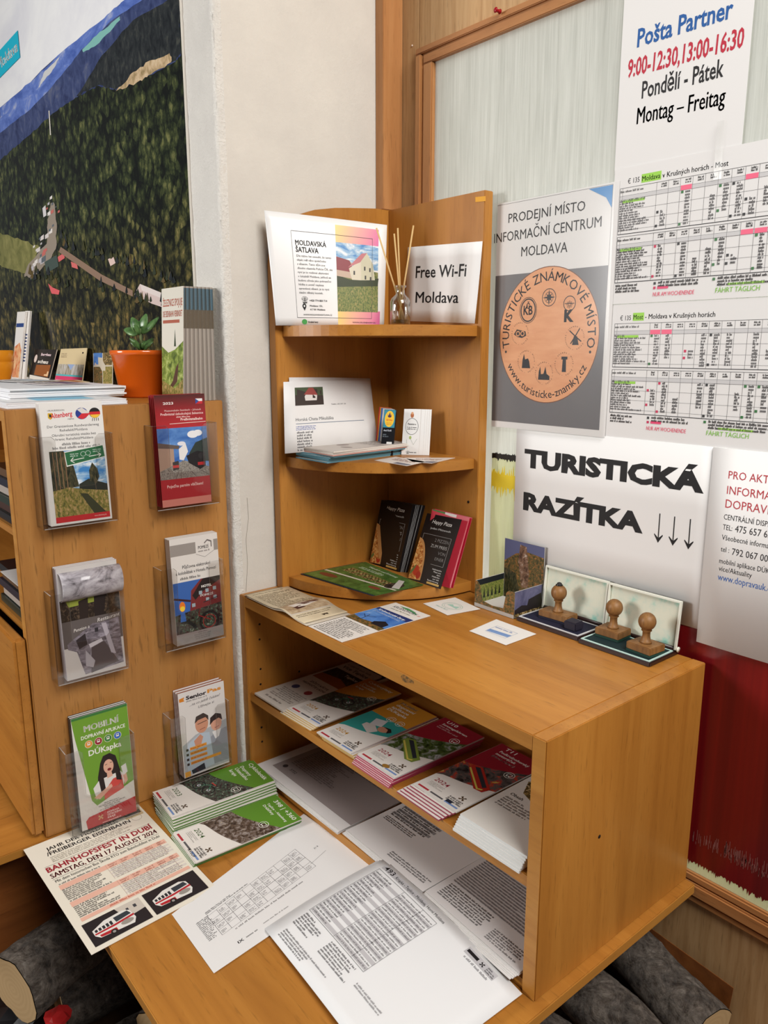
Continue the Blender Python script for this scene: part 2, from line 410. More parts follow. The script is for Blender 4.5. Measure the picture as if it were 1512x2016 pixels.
# hairline crack in the pier
M_CRACK = mat((150, 142, 130), 0.9)
_pts = [(486, 980), (489, 1020), (484, 1062), (487, 1110), (484, 1165)]
_cv, _cf = [], []
for _i, (_u, _v) in enumerate(_pts):
    _p = onX(0.0004, _u, _v); _cv += [_p, _p + Vector((0, 0.0009, 0))]
    if _i: _cf.append((2 * _i - 2, 2 * _i - 1, 2 * _i + 1, 2 * _i))
mk('crack', _cv, _cf, M_CRACK, wl)
YPA, YFR, YGL = 0.014, 0.0, 0.012                     # partition: panel face, frame front, glass face
wr = tag(box('wall_right', 0.0, 1.9, YPA, YPA + 0.03, -ZB, -0.045, WA, bev=0), kind='structure')
box('panel', 0.0, 0.0745, YPA, YPA + 0.03, -0.045, 2.2, WA, wr, 0.0008)
box('panel', 0.0755, 1.9, YPA, YPA + 0.03, 1.478, 2.2, WA, wr, 0.0008)
bm_ = tag(box('baseboard_right', 0.0, 1.9, 0.0, YPA - 0.0005, -ZB, -ZB + 0.06, WT['x'], bev=0.002), kind='structure')
tag(box('trim_1', 0.0005, 0.0255, -0.039, YPA - 0.0005, ZT + 0.0015, 2.2, WT['z'], bev=0.001), kind='structure')
w1 = thing('window_1', (0.9, 0.02, 0.0), kind='structure')
for nm, y0, a, b in (('frame_lip', 0.007, 0.0725, 0.0800), ('frame_bead', -0.0005, 0.0800, 0.0960), ('frame_groove', 0.0055, 0.0960, 0.1010), ('frame_inner', 0.0020, 0.1010, 0.1270)):
    box(nm, a, b, y0, YPA + 0.02, 0.0105, 1.4785 - (b - 0.0725) * 0.66, WT['z'], w1, 0.0022 if 'groove' not in nm else 0)
    zt, zb_ = 1.4785 - (a - 0.0725) * 0.66, 1.4785 - (b - 0.0725) * 0.66
    box(nm + '_top', a, 1.9, y0, YPA + 0.02, zb_, zt, WT['x'], w1, 0.0016 if 'groove' not in nm else 0)
for nm, y0, z0, z1 in (('sill_bead', 0.0040, -0.005, 0.010), ('sill', 0.0000, -0.029, -0.0055), ('sill_lip', 0.0050, -0.044, -0.0295)):
    box(nm, 0.101, 1.9, y0, YPA + 0.02, z0, z1, WT['x'], w1, 0.003)
g = NT('ribbed_obscure_glass')
_n = g.noise(g.mapping((420, 1, 9.0)), 1.0, 3, 0.6); _n2 = g.noise(g.mapping((120, 1, 2.5)), 1.0, 2, 0.5)
_c = g.mix(0.55, g.ramp(_n, [(0.30, (200, 202, 196)), (0.5, (228, 229, 224)), (0.70, (246, 246, 243))]), g.ramp(_n2, [(0.3, (216, 217, 212)), (0.7, (238, 239, 235))]))
_tr = g.n('ShaderNodeBsdfTranslucent'); g.l(_c, _tr.inputs[0])
_tp = g.n('ShaderNodeBsdfTransparent'); g.l(_c, _tp.inputs[0])
_m1 = g.n('ShaderNodeMixShader'); _m1.inputs[0].default_value = 0.22; g.l(_tr.outputs[0], _m1.inputs[1]); g.l(_tp.outputs[0], _m1.inputs[2])
g.l(_c, g.b.inputs['Base Color']); g.b.inputs['Roughness'].default_value = 0.22
g.bump(_n, 0.5, 0.0008)
_m2 = g.n('ShaderNodeMixShader'); _m2.inputs[0].default_value = 0.40; g.l(_m1.outputs[0], _m2.inputs[1]); g.l(g.b.outputs[0], _m2.inputs[2])
g.l(_m2.outputs[0], g.out.inputs['Surface'])
box('glass_pane', 0.120, 1.9, YGL, YGL + 0.004, 0.006, 1.446, g.m, w1, 0)
tag(box('wall_back_room', 0.0, 1.9, 1.2, 1.25, -ZB, 2.2, mat((228, 226, 218), 0.9), bev=0), kind='structure')
# coloured film on the lower glass: dark red with a ragged cream border, seen through the ribs
def ragged(name, x0, x1, z0, z1, y, m, label, cat, top=0.0, bot=0.0, seed=1, step=0.0016, par=None):
    rd = random.Random(seed); n = int((x1 - x0) / step); a, b = [], []
    for i in range(n + 1):
        x = x0 + (x1 - x0) * i / n
        a.append((x, y, z0 - (rd.random() ** 3) * bot)); b.append((x, y, z1 + (rd.random() ** 3) * top))
    vs = a + b; N = n + 1; fs = [(i, i + 1, N + i + 1, N + i) for i in range(n)]
    vs2 = [(x, yy + 0.0004, z) for x, yy, z in vs]; M = len(vs)
    fs2 = fs + [tuple(M + k for k in reversed(f)) for f in fs] + [(0, M, M + N, N), (n, N + n, M + N + n, M + n)]
    fs2 += [(i + 1, i, M + i, M + i + 1) for i in range(n)] + [(N + i, N + i + 1, M + N + i + 1, M + N + i) for i in range(n)]
    o = mk(name, vs + vs2, fs2, m, par)
    return tag(o, label, cat) if label else o
f = NT('dark_red_film'); _n = f.noise(f.mapping((40, 1, 0.6)), 1.0, 3)
f.l(f.ramp(_n, [(0.3, (96, 12, 20)), (0.7, (128, 20, 22))]), f.b.inputs['Base Color']); f.b.inputs['Roughness'].default_value = 0.28
f.bump(f.noise(f.mapping((330, 1, 3)), 1.0, 2), 0.15, 0.0006); M_RED = f.m
c = NT('cream_film'); _n = c.noise(c.mapping((420, 1, 9)), 1.0, 3, 0.6)
c.l(c.ramp(_n, [(0.30, (120, 120, 96)), (0.37, (236, 240, 214)), (0.7, (250, 252, 232))]), c.b.inputs['Base Color']); c.b.inputs['Roughness'].default_value = 0.35
_tl = c.n('ShaderNodeBsdfTranslucent'); _tl.inputs[0].default_value = lin((250, 252, 226)); _ms = c.n('ShaderNodeMixShader'); _ms.inputs[0].default_value = 0.55
c.l(c.b.outputs[0], _ms.inputs[1]); c.l(_tl.outputs[0], _ms.inputs[2]); c.l(_ms.outputs[0], c.out.inputs['Surface']); M_CREAM = c.m
film = ragged('window_film', 0.3085, 1.88, 0.011, 0.675, 0.0108, M_CREAM, 'cream and dark red film on the ribbed glass behind the taped signs', 'film', 0.004, 0, 2)
ragged('red_area', 0.560, 1.88, 0.030, 0.672, 0.0100, M_RED, None, None, 0, 0.010, 5, par=film)
ragged('yellow_band', 0.3085, 0.372, 0.616, 0.640, 0.0102, mat((246, 220, 60), 0.4), None, None, 0.020, 0.026, 6, par=film)
ragged('black_edge', 0.3085, 0.372, 0.672, 0.681, 0.0102, mat((26, 24, 22), 0.5), None, None, 0.004, 0.006, 7, par=film)
_tv, _tf, _rd = [], [], random.Random(12)              # worn streaks across the red area
for _i in range(120):
    _x = 0.845 + 0.09 * _rd.random() if _i < 90 else 0.79 + 0.06 * _rd.random(); _z = 0.062 + 0.018 * _rd.random(); _h = 0.004 + 0.016 * _rd.random(); _k = len(_tv)
    _tv += [(_x, 0.0096, _z), (_x + 0.0009, 0.0096, _z), (_x + 0.0009, 0.0096, _z + _h), (_x, 0.0096, _z + _h)]; _tf.append((_k, _k + 1, _k + 2, _k + 3))
mk('worn_streaks', _tv, _tf, mat((150, 96, 92), 0.6), film)

# ================================================================== FURNITURE
M_HOLE = mat((30, 18, 10), 0.9)
u = thing('shelving_unit', (XU / 2, -DU / 2, 0), 'low beech veneer shelving unit with an open front, standing on the counter board', 'shelf unit')
YB = -0.003
def hole(par, p, axis, r=0.0024, m=None):
    lathe('peg_hole', Vector(p), [(r, 0), (r, 0.0003)], m or M_HOLE, par, 10, axis)
sl = box('side_panel', 0.0008, TU, -DU, YB, 0.0005, HU, W['z'], u)
sr = box('side_panel', XU - TU, XU, -DU, YB, 0.0005, HU, W['z'], u)
box('edge_band', XU - TU + 0.0008, XU - 0.0008, -DU - 0.0006, -DU, 0.001, HU - 0.001, WE, sr, 0)
box('edge_band', 0.0015, TU - 0.0008, -DU - 0.0006, -DU, 0.001, HU - 0.001, WE, sl, 0)
tb = box('top_board', TU, XU - TU, -DU + 0.0002, YB, HU - TU, HU - 0.0002, W['x'], u)
box('edge_band', TU, XU - TU, -DU - 0.0004, -DU + 0.0002, HU - TU + 0.001, HU - 0.0012, WE, tb, 0)
mb = box('shelf', TU, XU - TU, -DU + 0.004, YB - 0.004, SH - 0.0185, SH, W['x'], u)
box('edge_band', TU, XU - TU, -DU + 0.0034, -DU + 0.004, SH - 0.0178, SH - 0.0008, WE, mb, 0)
bb = box('bottom_board', TU, XU - TU, -DU + 0.004, YB, 0.0010, 0.0180, W['x'], u)
box('edge_band', TU, XU - TU, -DU + 0.0034, -DU + 0.004, 0.0015, 0.0175, WE, bb, 0)
box('back_panel', TU, XU - TU, YB - 0.004, YB, 0.018, HU - TU, W['x'], u, 0)
for (a, b) in ((511, 1229), (511, 1259), (513, 1317), (513, 1347), (515, 1432), (516, 1460), (589, 1322)):
    hole(sl, onX(TU + 0.0001, a, b), (1, 0, 0))
hole(sr, onX(XU + 0.0001, 1180, 1647), (1, 0, 0), 0.003)
_st = NT('worn_stain'); _st.l(_st.ramp(_st.noise(_st.mapping((160, 160, 160)), 1.0, 4), [(0.4, (84, 66, 34)), (0.6, (170, 116, 52))]), _st.b.inputs['Base Color'])
prism('worn_patch', [onY(-DU - 0.0005, 802 + 13 * math.cos(t), 1338 + 6 * math.sin(t) * (1 + .4 * math.cos(3 * t)) + 6 * math.cos(t)) for t in [i * math.pi / 8 for i in range(16)]], (0, -0.0002, 0), _st.m, tb)

cs = thing('corner_shelf', (0.15, -0.15, HU), 'beech corner shelf with three quarter-round shelves on top of the low unit', 'corner shelf')
CX0, CY0 = 0.0057, -0.0043
_yz = [(-CDp, HU + 0.0005), (CY0, HU + 0.0005), (CY0, ZT)] + [(-0.061, ZT), (-0.128, 1.167), (-0.166, 1.163), (-0.216, 1.154), (-0.262, 1.138), (-0.296, 1.110), (-0.311, 1.076), (-CDp, 1.045)]
lb = prism('left_board', [(CX0, y, z) for y, z in _yz], (TU, 0, 0), W['z'], cs, 0.0008)
rb = box('right_board', CX0 + TU, CW, CY0 - TU, CY0, HU + 0.0005, ZT, W['z'], cs)
CXi, CYi = CX0 + TU, CY0 - TU
_R = 0.263
for nm, zt in (('upper', S1), ('middle', S2), ('lower', S3)):
    pts = [(CXi, CYi, zt)] + [(CXi + _R * 1.015 * math.sin(a), CYi - _R * 1.035 * math.cos(a), zt) for a in [i * math.pi / 2 / 24 for i in range(25)]]
    o = prism('shelf', pts, (0, 0, -0.0205), W['y'], cs, 0.0008)
lathe('screw_cap', (0.282, CYi, onY(CYi, 912, 986).z), [(0.0028, 0), (0.0028, 0.0008)], M_HOLE, rb, 12, (0, -1, 0))
_q = [onY(CYi - 0.0003, a, b) for a, b in ((936, 388), (956, 386), (956, 396), (936, 398))]
st = prism('price_sticker', _q, (0, -0.0002, 0), mat((226, 160, 30), 0.5), rb)

# counter board the unit stands on
ct = thing('counter_board', (0.4, -0.41, -ZB), 'long beech counter board under the shelving unit, leaflets and sheets lying on it', 'counter')
bd = box('board', -0.0165, 0.808, -0.817, -0.004, -0.0175, 0, W['x'], ct, 0.001)
box('edge_band', -0.0165, 0.808, -0.8178, -0.817, -0.0165, -0.001, WE, bd, 0)
box('edge_band', 0.808, 0.8088, -0.816, -0.005, -0.0165, -0.001, WEY, bd, 0)
box('support_panel', 0.62, 0.638, -0.62, -0.30, -ZB, -0.0176, WDK, ct)
box('support_panel', 0.02, 0.038, -0.36, -0.02, -ZB, -0.0176, WDK, ct)

# tall display cabinet on the left
cb = thing('display_cabinet', (-0.65, -0.62, -ZB), 'beech display cabinet with open magazine shelves and a brochure-hung end panel', 'cabinet')
ep = box('end_panel', XPN - 0.020, XPN, YPF, YW - 0.003, 0.0006, ZP, WP, cb, 0.0015)
box('edge_band', XPN - 0.0192, XPN - 0.0008, YPF - 0.0006, YPF, 0.002, ZP - 0.001, WE, ep, 0)
tp = box('top_board', -1.30, XPN - 0.0202, YPF + 0.001, YW - 0.003, ZP - 0.020, ZP, W['x'], cb)
box('edge_band', -1.30, XPN - 0.0202, YPF + 0.0004, YPF + 0.001, ZP - 0.019, ZP - 0.001, WE, tp, 0)
for z in (0.5735, 0.395):
    s_ = box('shelf', -1.30, XPN - 0.0202, YPF + 0.012, YW - 0.010, z - 0.014, z, W['x'], cb)
box('back_panel', -1.30, XPN - 0.0202, YW - 0.008, YW - 0.003, 0.002, ZP - 0.020, W['x'], cb, 0)
box('side_panel', -1.32, -1.3002, YPF, YW - 0.003, 0.0006, ZP, W['z'], cb)
box('flap_door', -1.30, XPN - 0.0024, YPF - 0.0225, YPF - 0.0018, 0.008, 0.392, W['x'], cb, 0.0055, 4)
bt = box('base_top', -1.32, -0.0178, -1.10, YW - 0.003, -0.0165, 0, W['y'], cb)
box('edge_band', -0.0178, -0.0172, -1.10, YPF - 0.02, -0.0155, -0.001, WEY, bt, 0)
box('base_body', -1.31, -0.090, -1.08, YW - 0.003, -ZB, -0.0168, WDK, cb)

# ================================================================== SIGNS ON THE GLASS
PAPER = mat((232, 230, 228), 0.7, 0.2)
def wallq(x0, x1, z0, z1, y, skew=0.0): return [Vector((x0, y, z1)), Vector((x1, y, z1)), Vector((x1, y, z0)), Vector((x0, y, z0))]
NEAR = (30, 28, 30)
# opening hours
s = Sheet('opening_hours_sign', wallq(0.560, 0.770, 1.164, 1.461, 0.0085), 210, 297, 'white opening hours sign with blue and red text taped to the glass above the timetables', 'sign', m=PAPER)
def zx(u, v, x0, z1, y): p = onY(y, u, v); return ((p.x - x0) * 1000, (z1 - p.z) * 1000)
def lay(sh, t, u0, v0, u1, v1, cap, c, x0, z1, y=0.0085, bold=0.0, **k):
    a = zx(u0, v0, x0, z1, y); b = zx(u1, v1, x0, z1, y)
    sh.text(t, a[0], a[1], cap, c, width=math.hypot(b[0] - a[0], b[1] - a[1]), rot=math.degrees(math.atan2(b[1] - a[1], b[0] - a[0])), bold=bold, **k)
lay(s, 'Pošta Partner', 1254, 93, 1442, 34, 25, (36, 92, 160), 0.560, 1.461, bold=0.022)
lay(s, '9:00-12:30,13:00-16:30', 1235, 153, 1463, 92, 25, (190, 40, 62), 0.560, 1.461, bold=0.022)
lay(s, 'Pondělí - Pátek', 1263, 194, 1424, 150, 24, NEAR, 0.560, 1.461, bold=0.016)
lay(s, 'Montag – Freitag', 1253, 245, 1427, 205, 24, NEAR, 0.560, 1.461, bold=0.016)
s.done()
# railway timetables
LG = (150, 210, 60); PK = (240, 96, 130); DG = (40, 110, 50); LN = (58, 56, 58)
def timetable(x0, x1, z0, z1, y, title, hl, name, label, seed):
    w, h = (x1 - x0) * 1000, (z1 - z0) * 1000; rd = random.Random(seed)
    s = Sheet(name, wallq(x0, x1, z0, z1, y), w, h, label, 'timetable', 'railway timetables taped to the glass', m=PAPER)
    for t, u0, v0, u1, v1, hi, bo in title:
        p0, p1 = zx(u0, v0, x0, z1, y), zx(u1, v1, x0, z1, y)
        if hi: s.rect(p0[0] - 1, p0[1] - 10.5, p1[0] + 1.5, p0[1] + 2.2, LG, 'highlighter')
        s.text(t, p0[0], p0[1], 7.6, NEAR, width=p1[0] - p0[0], bold=bo)
    for bi, (ya, yb) in enumerate(((31, 102), (106, 178))):
        ya += 0; L0, R0 = 12, w - 8
        s.frame(L0, ya, R0, yb, 0.6, LN); s.rect(L0, ya + 12, R0, ya + 18, (200, 198, 198), 'table_shading')
        cols = [L0, L0 + 5, L0 + 66] + [L0 + 66 + 20 * i for i in range(1, int((R0 - L0 - 66) / 20) + 1)]
        for cx in cols[1:]: s.line(cx, ya, cx, yb, 0.35, LN)
        for ry in (ya + 12, ya + 18, ya + 34, ya + 50, yb - 6): s.line(L0, ry, R0, ry, 0.35, LN)
        s.line(L0, yb, R0, yb, 1.1, NEAR)
        s.micro(L0 + 1, ya + 3, L0 + 50, ya + 8, 1, (70, 68, 68), seed + 3)
        s.rect(L0 + 6, ya + 19.0, L0 + 46, ya + 23, LG, 'highlighter')
        s.micro(L0 + 1, ya + 18.5, L0 + 64, yb - 4, 13, (84, 82, 84), seed + bi, fill=0.5, x=0.62)
        for ci, cx in enumerate(cols[2:-1]):
            s.micro(cx + 8, ya + 2, cx + 18, ya + 9, 2, (54, 52, 54), seed + ci, fill=1.0, x=0.6)
            if rd.random() < 0.72:
                a = ya + 18.5 + rd.choice((0, 12, 24)); b = yb - rd.choice((2, 4, 14))
                s.micro(cx + 9, a, cx + 18, b, max(3, int((b - a) / 4.4)), (74, 72, 74), seed + 20 + ci, fill=0.95, x=0.62)
                if rd.random() < 0.5:
                    cc = rd.choice((DG, (200, 30, 80), NEAR)); s.rect(cx + 2, a, cx + 6, a + 4, cc, 'marks'); s.rect(cx + 1, b - 4, cx + 5, b, cc, 'marks')
            if rd.random() < 0.16: s.rect(cx + 1, ya + 11, cx + 19, ya + 18, PK, 'highlighter')
    s.micro(14, 181, 60, 195, 3, (46, 44, 46), seed + 50, x=0.6); s.micro(92, 180, 160, 190, 2, (46, 44, 46), seed + 51, x=0.6)
    s.rect(84, 181, 88, 185, NEAR, 'marks'); s.rect(84, 188, 88, 192, (196, 20, 80), 'marks'); s.rect(91, 188, 110, 192, (232, 60, 110), 'highlighter')
    s.rect(182, 181, 186, 185, DG, 'marks'); s.micro(190, 180, w - 8, 194, 3, (46, 44, 46), seed + 52, x=0.6); s.rect(206, 190, 260, 193, LG, 'highlighter')
    s.text('NUR AM WOCHENENDE', 84, 203, 6.4, (236, 90, 120), width=70, part='handwriting#1', shear=0.05)
    s.text('FÄHRT TÄGLICH', 188, 203, 7.2, (130, 196, 60), width=66, part='handwriting#2', shear=0.05)
    return s.done()
timetable(0.562, 0.859, 0.958, 1.170, 0.0072, [('€ 135', 1236, 362, 1259, 358, 0, 0), ('Moldava', 1264, 357, 1300, 350, 1, 0.01), ('v Krušných horách - Most', 1304, 350, 1434, 326, 0, 0.006)], 0, 'timetable_sheet', 'white railway timetable sheet headed Moldava v Krušných horách - Most', 11)
timetable(0.5665, 0.8635, 0.722, 0.957, 0.0078, [('€ 135', 1221, 631, 1242, 630, 0, 0), ('Most', 1247, 629, 1266, 628, 1, 0.01), ('- Moldava v Krušných horách', 1270, 628, 1408, 624, 0, 0.006)], 1, 'timetable_sheet', 'white railway timetable sheet headed Most - Moldava v Krušných horách', 31)
# point-of-sale poster with the wooden disc, in a clear sleeve
PX0, PZ1 = 0.2760, 1.1515
s = Sheet('souvenir_stamp_poster', wallq(0.3085, 0.5725, 0.7345, 1.1515, 0.0062), 264, 417, 'grey poster of a round wooden souvenir disc in a clear sleeve on the glass', 'poster', m=PAPER)
ox = (0.3085 - PX0) * 1000
s.rect(0, 130, 252, 405, (112, 110, 112)); s.poly([(205, 4), (252, 4), (252, 40), (240, 22)], (70, 140, 200))
s.line(0, 3, 252, 3, 0.6, (130, 128, 130)); s.line(252, 3, 252, 130, 0.6, (130, 128, 130))
def pl(t, u0, v0, u1, v1, cap, **k): lay(s, t, u0, v0, u1, v1, cap, NEAR, 0.3085, 1.1515, 0.0062, **k)
pl('PRODEJNÍ MÍSTO', 1001, 439, 1152, 414, 16); pl('INFORMAČNÍ CENTRUM', 973, 479, 1184, 446, 17); pl('MOLDAVA', 1026, 505, 1117, 496, 17)
dc = zx(1076, 661, 0.3085, 1.1515, 0.0062); R_ = 120.0
_dk = NT('print_wooden_disc'); _dk.l(_dk.ramp(_dk.noise(_dk.mapping((14, 1, 60)), 1.0, 4), [(0.3, (222, 152, 104)), (0.7, (236, 172, 124))]), _dk.b.inputs['Base Color']); _dk.b.inputs['Roughness'].default_value = 0.5
cx, cy = dc; RX, RY = 112, 120
s.disc(cx, cy, RX + 1.5, RY + 1.5, (120, 74, 50), n=64); s.disc(cx, cy, RX, RY, _dk.m, n=64)
INK = (30, 28, 34)
s.arc('TURISTICKÉ ZNÁMKOVÉ MÍSTO', cx, cy, RX * 0.80, 16.5, INK, -90, 206, ry=RY * 0.80, bold=0.004)
s.arc('www.turisticke-znamky.cz', cx, cy, RX * 0.935, 14, INK, 90, 122, inside=True, ry=RY * 0.935, bold=0.004)
s.disc(cx - RX * 0.86, cy + RY * 0.24, 2.4, 2.4, INK); s.disc(cx + RX * 0.86, cy + RY * 0.24, 2.4, 2.4, INK)
def badge(k, ang, rr, n):
    a = math.radians(ang); bx, by = cx + RX * 0.56 * math.cos(a), cy + RY * 0.56 * math.sin(a)
    if n == 'compass':
        s.ring(bx, by, rr * 0.72, 1.4, INK); s.ring(bx, by, rr * 0.45, 0.9, INK)
        for i in range(8):
            t = i * math.pi / 4; L = rr * (0.68 if i % 2 == 0 else 0.45)
            s.poly([(bx + L * math.cos(t), by + L * math.sin(t)), (bx + 3 * math.cos(t + .8), by + 3 * math.sin(t + .8)), (bx, by), (bx + 3 * math.cos(t - .8), by + 3 * math.sin(t - .8))], INK)
    elif n == 'ring':
        s.ring(bx, by, rr * 0.95, 1.0, INK, ry=rr * 1.1); s.ring(bx, by, rr * 0.80, 2.4, INK, ry=rr * 0.95)
        s.text('KB', bx, by + 8, 16, INK, align='c', bold=0.02, xs=0.8); s.text('Č', bx, by - 3, 9, INK, align='c', bold=0.02)
    elif n == 'K':
        s.ring(bx, by - rr * 0.55, rr * 0.6, 1.4, INK); s.text('✳', bx, by - rr * 0.25, 9, INK, align='c'); s.text('K', bx, by + rr * 0.9, 19, INK, align='c', bold=0.05)
        s.line(bx - rr * 0.5, by - rr * .55, bx + rr * .5, by - rr * .55, 1.1, INK)
    else:
        s.arc('• turistická • známka • místo • české ', bx, by, rr * 0.9, 2.6, INK, -90, 350)
        if n == 'mill': s.poly([(bx - 5, by + 12), (bx - 2, by - 3), (bx + 5, by - 3), (bx + 9, by + 12)], INK); [s.line(bx + 1, by - 3, bx + 1 + 16 * math.cos(t), by - 3 + 16 * math.sin(t), 2.0, INK) for t in (0.6, 2.2, 3.8, 5.3)]
        if n == 'tower': s.poly([(bx - 4, by + 14), (bx - 3, by - 9), (bx + 4, by - 9), (bx + 5, by + 14)], INK); s.rect(bx - 6, by - 13, bx + 7, by - 8, INK)
        if n == 'castle': s.poly([(bx - 10, by + 12), (bx - 9, by - 3), (bx - 6, by - 14), (bx - 3, by - 4), (bx + 4, by - 6), (bx + 7, by - 1), (bx + 10, by + 12)], INK)
        if n == 'town': s.poly([(bx - 13, by + 12), (bx - 12, by - 3), (bx - 9, by - 12), (bx - 7, by + 2), (bx - 1, by + 1), (bx + 3, by - 12), (bx + 6, by + 1), (bx + 13, by + 5), (bx + 13, by + 12)], INK)
        if n == 'knot': s.poly([(bx - 15, by + 1), (bx - 8, by - 8), (bx + 2, by - 6), (bx + 13, by - 4), (bx + 15, by + 4), (bx + 5, by + 8), (bx - 6, by + 6)], INK); s.ring(bx - 5, by, 4, 2, (222, 156, 108)); s.ring(bx + 6, by, 4, 2, (222, 156, 108))
for a_, n_ in ((-88, 'compass'), (-40, 'K'), (-136, 'ring'), (4, 'mill'), (-176, 'knot'), (48, 'tower'), (136, 'castle'), (92, 'town')): badge(0, a_, 21, n_)
pst = s.done()
# clear sleeve in front of it
CL = NT('clear_plastic'); _t = CL.n('ShaderNodeBsdfTransparent'); _gl = CL.n('ShaderNodeBsdfGlossy'); _gl.inputs['Roughness'].default_value = 0.16
_lw = CL.n('ShaderNodeLayerWeight'); _lw.inputs[0].default_value = 0.5; _pw = CL.n('ShaderNodeMath', operation='POWER'); CL.l(_lw.outputs['Facing'], _pw.inputs[0]); _pw.inputs[1].default_value = 3.5
_fr = CL.n('ShaderNodeMath', operation='MULTIPLY_ADD'); CL.l(_pw.outputs[0], _fr.inputs[0]); _fr.inputs[1].default_value = 0.55; _fr.inputs[2].default_value = 0.035
_mx = CL.n('ShaderNodeMixShader'); _t.inputs[0].default_value = (0.98, 0.98, 0.975, 1)
CL.l(_fr.outputs[0], _mx.inputs[0]); CL.l(_t.outputs[0], _mx.inputs[1]); CL.l(_gl.outputs[0], _mx.inputs[2]); CL.l(_mx.outputs[0], CL.out.inputs['Surface']); CLEAR = CL.m
mk('clear_sleeve', [onY(0.0052, a, b) for a, b in ((960, 402), (1211, 358), (1187, 868), (952, 846))], [(0, 3, 2, 1)], CLEAR, pst)
# hand stamp sign
TX0, TZ1 = 0.374, 0.737
s = Sheet('tourist_stamps_sign', wallq(TX0, 0.790, 0.440, TZ1, 0.0066), 416, 297, 'white sign with heavy black capitals and three arrows pointing down at the stamps', 'sign', m=PAPER, bend=lambda a, b: 0.0025 * math.sin(a * 5.0) * b, nu=10, nv=3)
def tl(t, u0, v0, u1, v1, cap, **k): lay(s, t, u0, v0, u1, v1, cap, BLK, TX0, TZ1, 0.0066, **k)
tl('TURISTICKÁ', 1032, 917, 1385, 969, 31, bold=0.055); tl('RAZÍTKA', 1030, 1001, 1265, 1048, 31, bold=0.055)
for k_, (u0, v0, u1, v1) in enumerate(((1299, 1011, 1297, 1068), (1328, 1017, 1326, 1074), (1359, 1022, 1356, 1081))):
    a = zx(u0, v0, TX0, TZ1, 0.0066); b = zx(u1, v1, TX0, TZ1, 0.0066)
    s.line(a[0], a[1], a[0], b[1], 1.9, BLK, 'arrow#%d' % k_); s.poly([(a[0], b[1] + 1), (a[0] - 8, b[1] - 12), (a[0] - 7.5, b[1] - 14), (a[0], b[1] - 7), (a[0] + 7.5, b[1] - 14), (a[0] + 8, b[1] - 12)], BLK, 'arrow#%d' % k_)
s.done()
# transport information sign
AX0, AZ1 = 0.769, 0.737
s = Sheet('transport_info_sign', wallq(AX0, 1.066, 0.420, AZ1, 0.0052), 297, 317, 'white transport information sign with red, black and blue text at the window edge', 'sign', m=PAPER, bend=lambda a, b: 0.0012 * math.sin(a * 6.0) * b, nu=8, nv=2)
def al(t, u0, v0, cap, c, xs=0.86, bold=0.0):
    a = zx(u0, v0, AX0, AZ1, 0.0052); s.text(t, a[0], a[1], cap, c, xs=xs, bold=bold)
RDT = (196, 60, 70)
al('PRO AKTUÁLNÍ', 1434, 942, 12, RDT); al('INFORMACE O', 1431, 972, 12.5, RDT); al('DOPRAVĚ', 1428, 999, 13, RDT)
al('CENTRÁLNÍ DISPEČINK', 1425, 1022, 8.2, NEAR, 0.74); al('TEL:', 1423, 1042, 8.2, NEAR, 0.72); al('475 657 657', 1447, 1047, 10.5, NEAR, 0.80)
al('Všeobecné informace', 1421, 1062, 8.2, NEAR, 0.78); al('tel :', 1419, 1085, 8.0, NEAR, 0.78); al('792 067 004', 1441, 1092, 10.5, NEAR, 0.80)
al('mobilní aplikace DÚKapka', 1416, 1108, 8.0, NEAR, 0.76); al('více/Aktuality', 1415, 1123, 8.0, NEAR, 0.82); al('www.dopravauk.cz', 1413, 1141, 10.5, (50, 96, 170), 0.74)
s.done()
# strips of clear tape
TAPE = mat((226, 226, 216), 0.12, 0.6)
def tape(L, y, lab):
    o = prism('tape_strip', [onY(y, a, b) for a, b in L], (0, -0.00015, 0), CLEAR); return tag(o, lab, 'tape')
tape([(1412, 240), (1426, 236), (1420, 352), (1404, 354)], 0.0044, 'strip of clear tape joining opening hours sign and upper timetable')
# push pins on the window frame
pp = thing('push_pin', onY(0.0, 987, 24), 'dark red push pin stuck in the upper window frame', 'pin')
_p = onY(-0.001, 987, 24)
lathe('head', _p + Vector((0, -0.004, 0)), [(0.0045, 0), (0.0028, 0.003), (0.0028, 0.008), (0.0048, 0.011), (0.003, 0.013)], mat((150, 12, 26), 0.25), pp, 12, (0, -1, 0.0))
tube('needle', _p + Vector((0, -0.004, 0)), _p + Vector((0, 0.0009, 0)), 0.0005, mat((190, 190, 190), 0.3, metal=1.0), pp)
_p = onY(YPA, 812, 90)
tag(lathe('panel_pin', _p, [(0.0016, 0), (0.0020, 0.001), (0.0012, 0.0022)], mat((226, 206, 190), 0.4), None, 10, (0, -1, 0)), 'tiny pale pin head in the veneer panel beside the window frame corner', 'pin')

# ================================================================== AERIAL POSTER
YPO = YW - 0.0075
fo = NT('print_aerial_forest')
_vo = fo.n('ShaderNodeTexVoronoi'); _vo.inputs['Scale'].default_value = 1.0; _dn = fo.n('ShaderNodeTexNoise'); _dn.inputs['Scale'].default_value = 30
_mpv = fo.mapping((46, 1, 42)); fo.l(_mpv, _vo.inputs['Vector'])
_n = fo.noise(fo.mapping((90, 1, 64)), 1.0, 6, 0.75, 0.3); _n2 = fo.noise(fo.mapping((3.2, 1, 2.6)), 1.0, 3); _n3 = fo.noise(fo.mapping((9, 1, 7)), 1.0, 3)
_sp = fo.n('ShaderNodeSeparateColor'); fo.l(_vo.outputs['Color'], _sp.inputs[0])
_h = fo.n('ShaderNodeMath', operation='MULTIPLY_ADD'); fo.l(_n, _h.inputs[0]); _h.inputs[1].default_value = 0.95; _h.inputs[2].default_value = -0.20
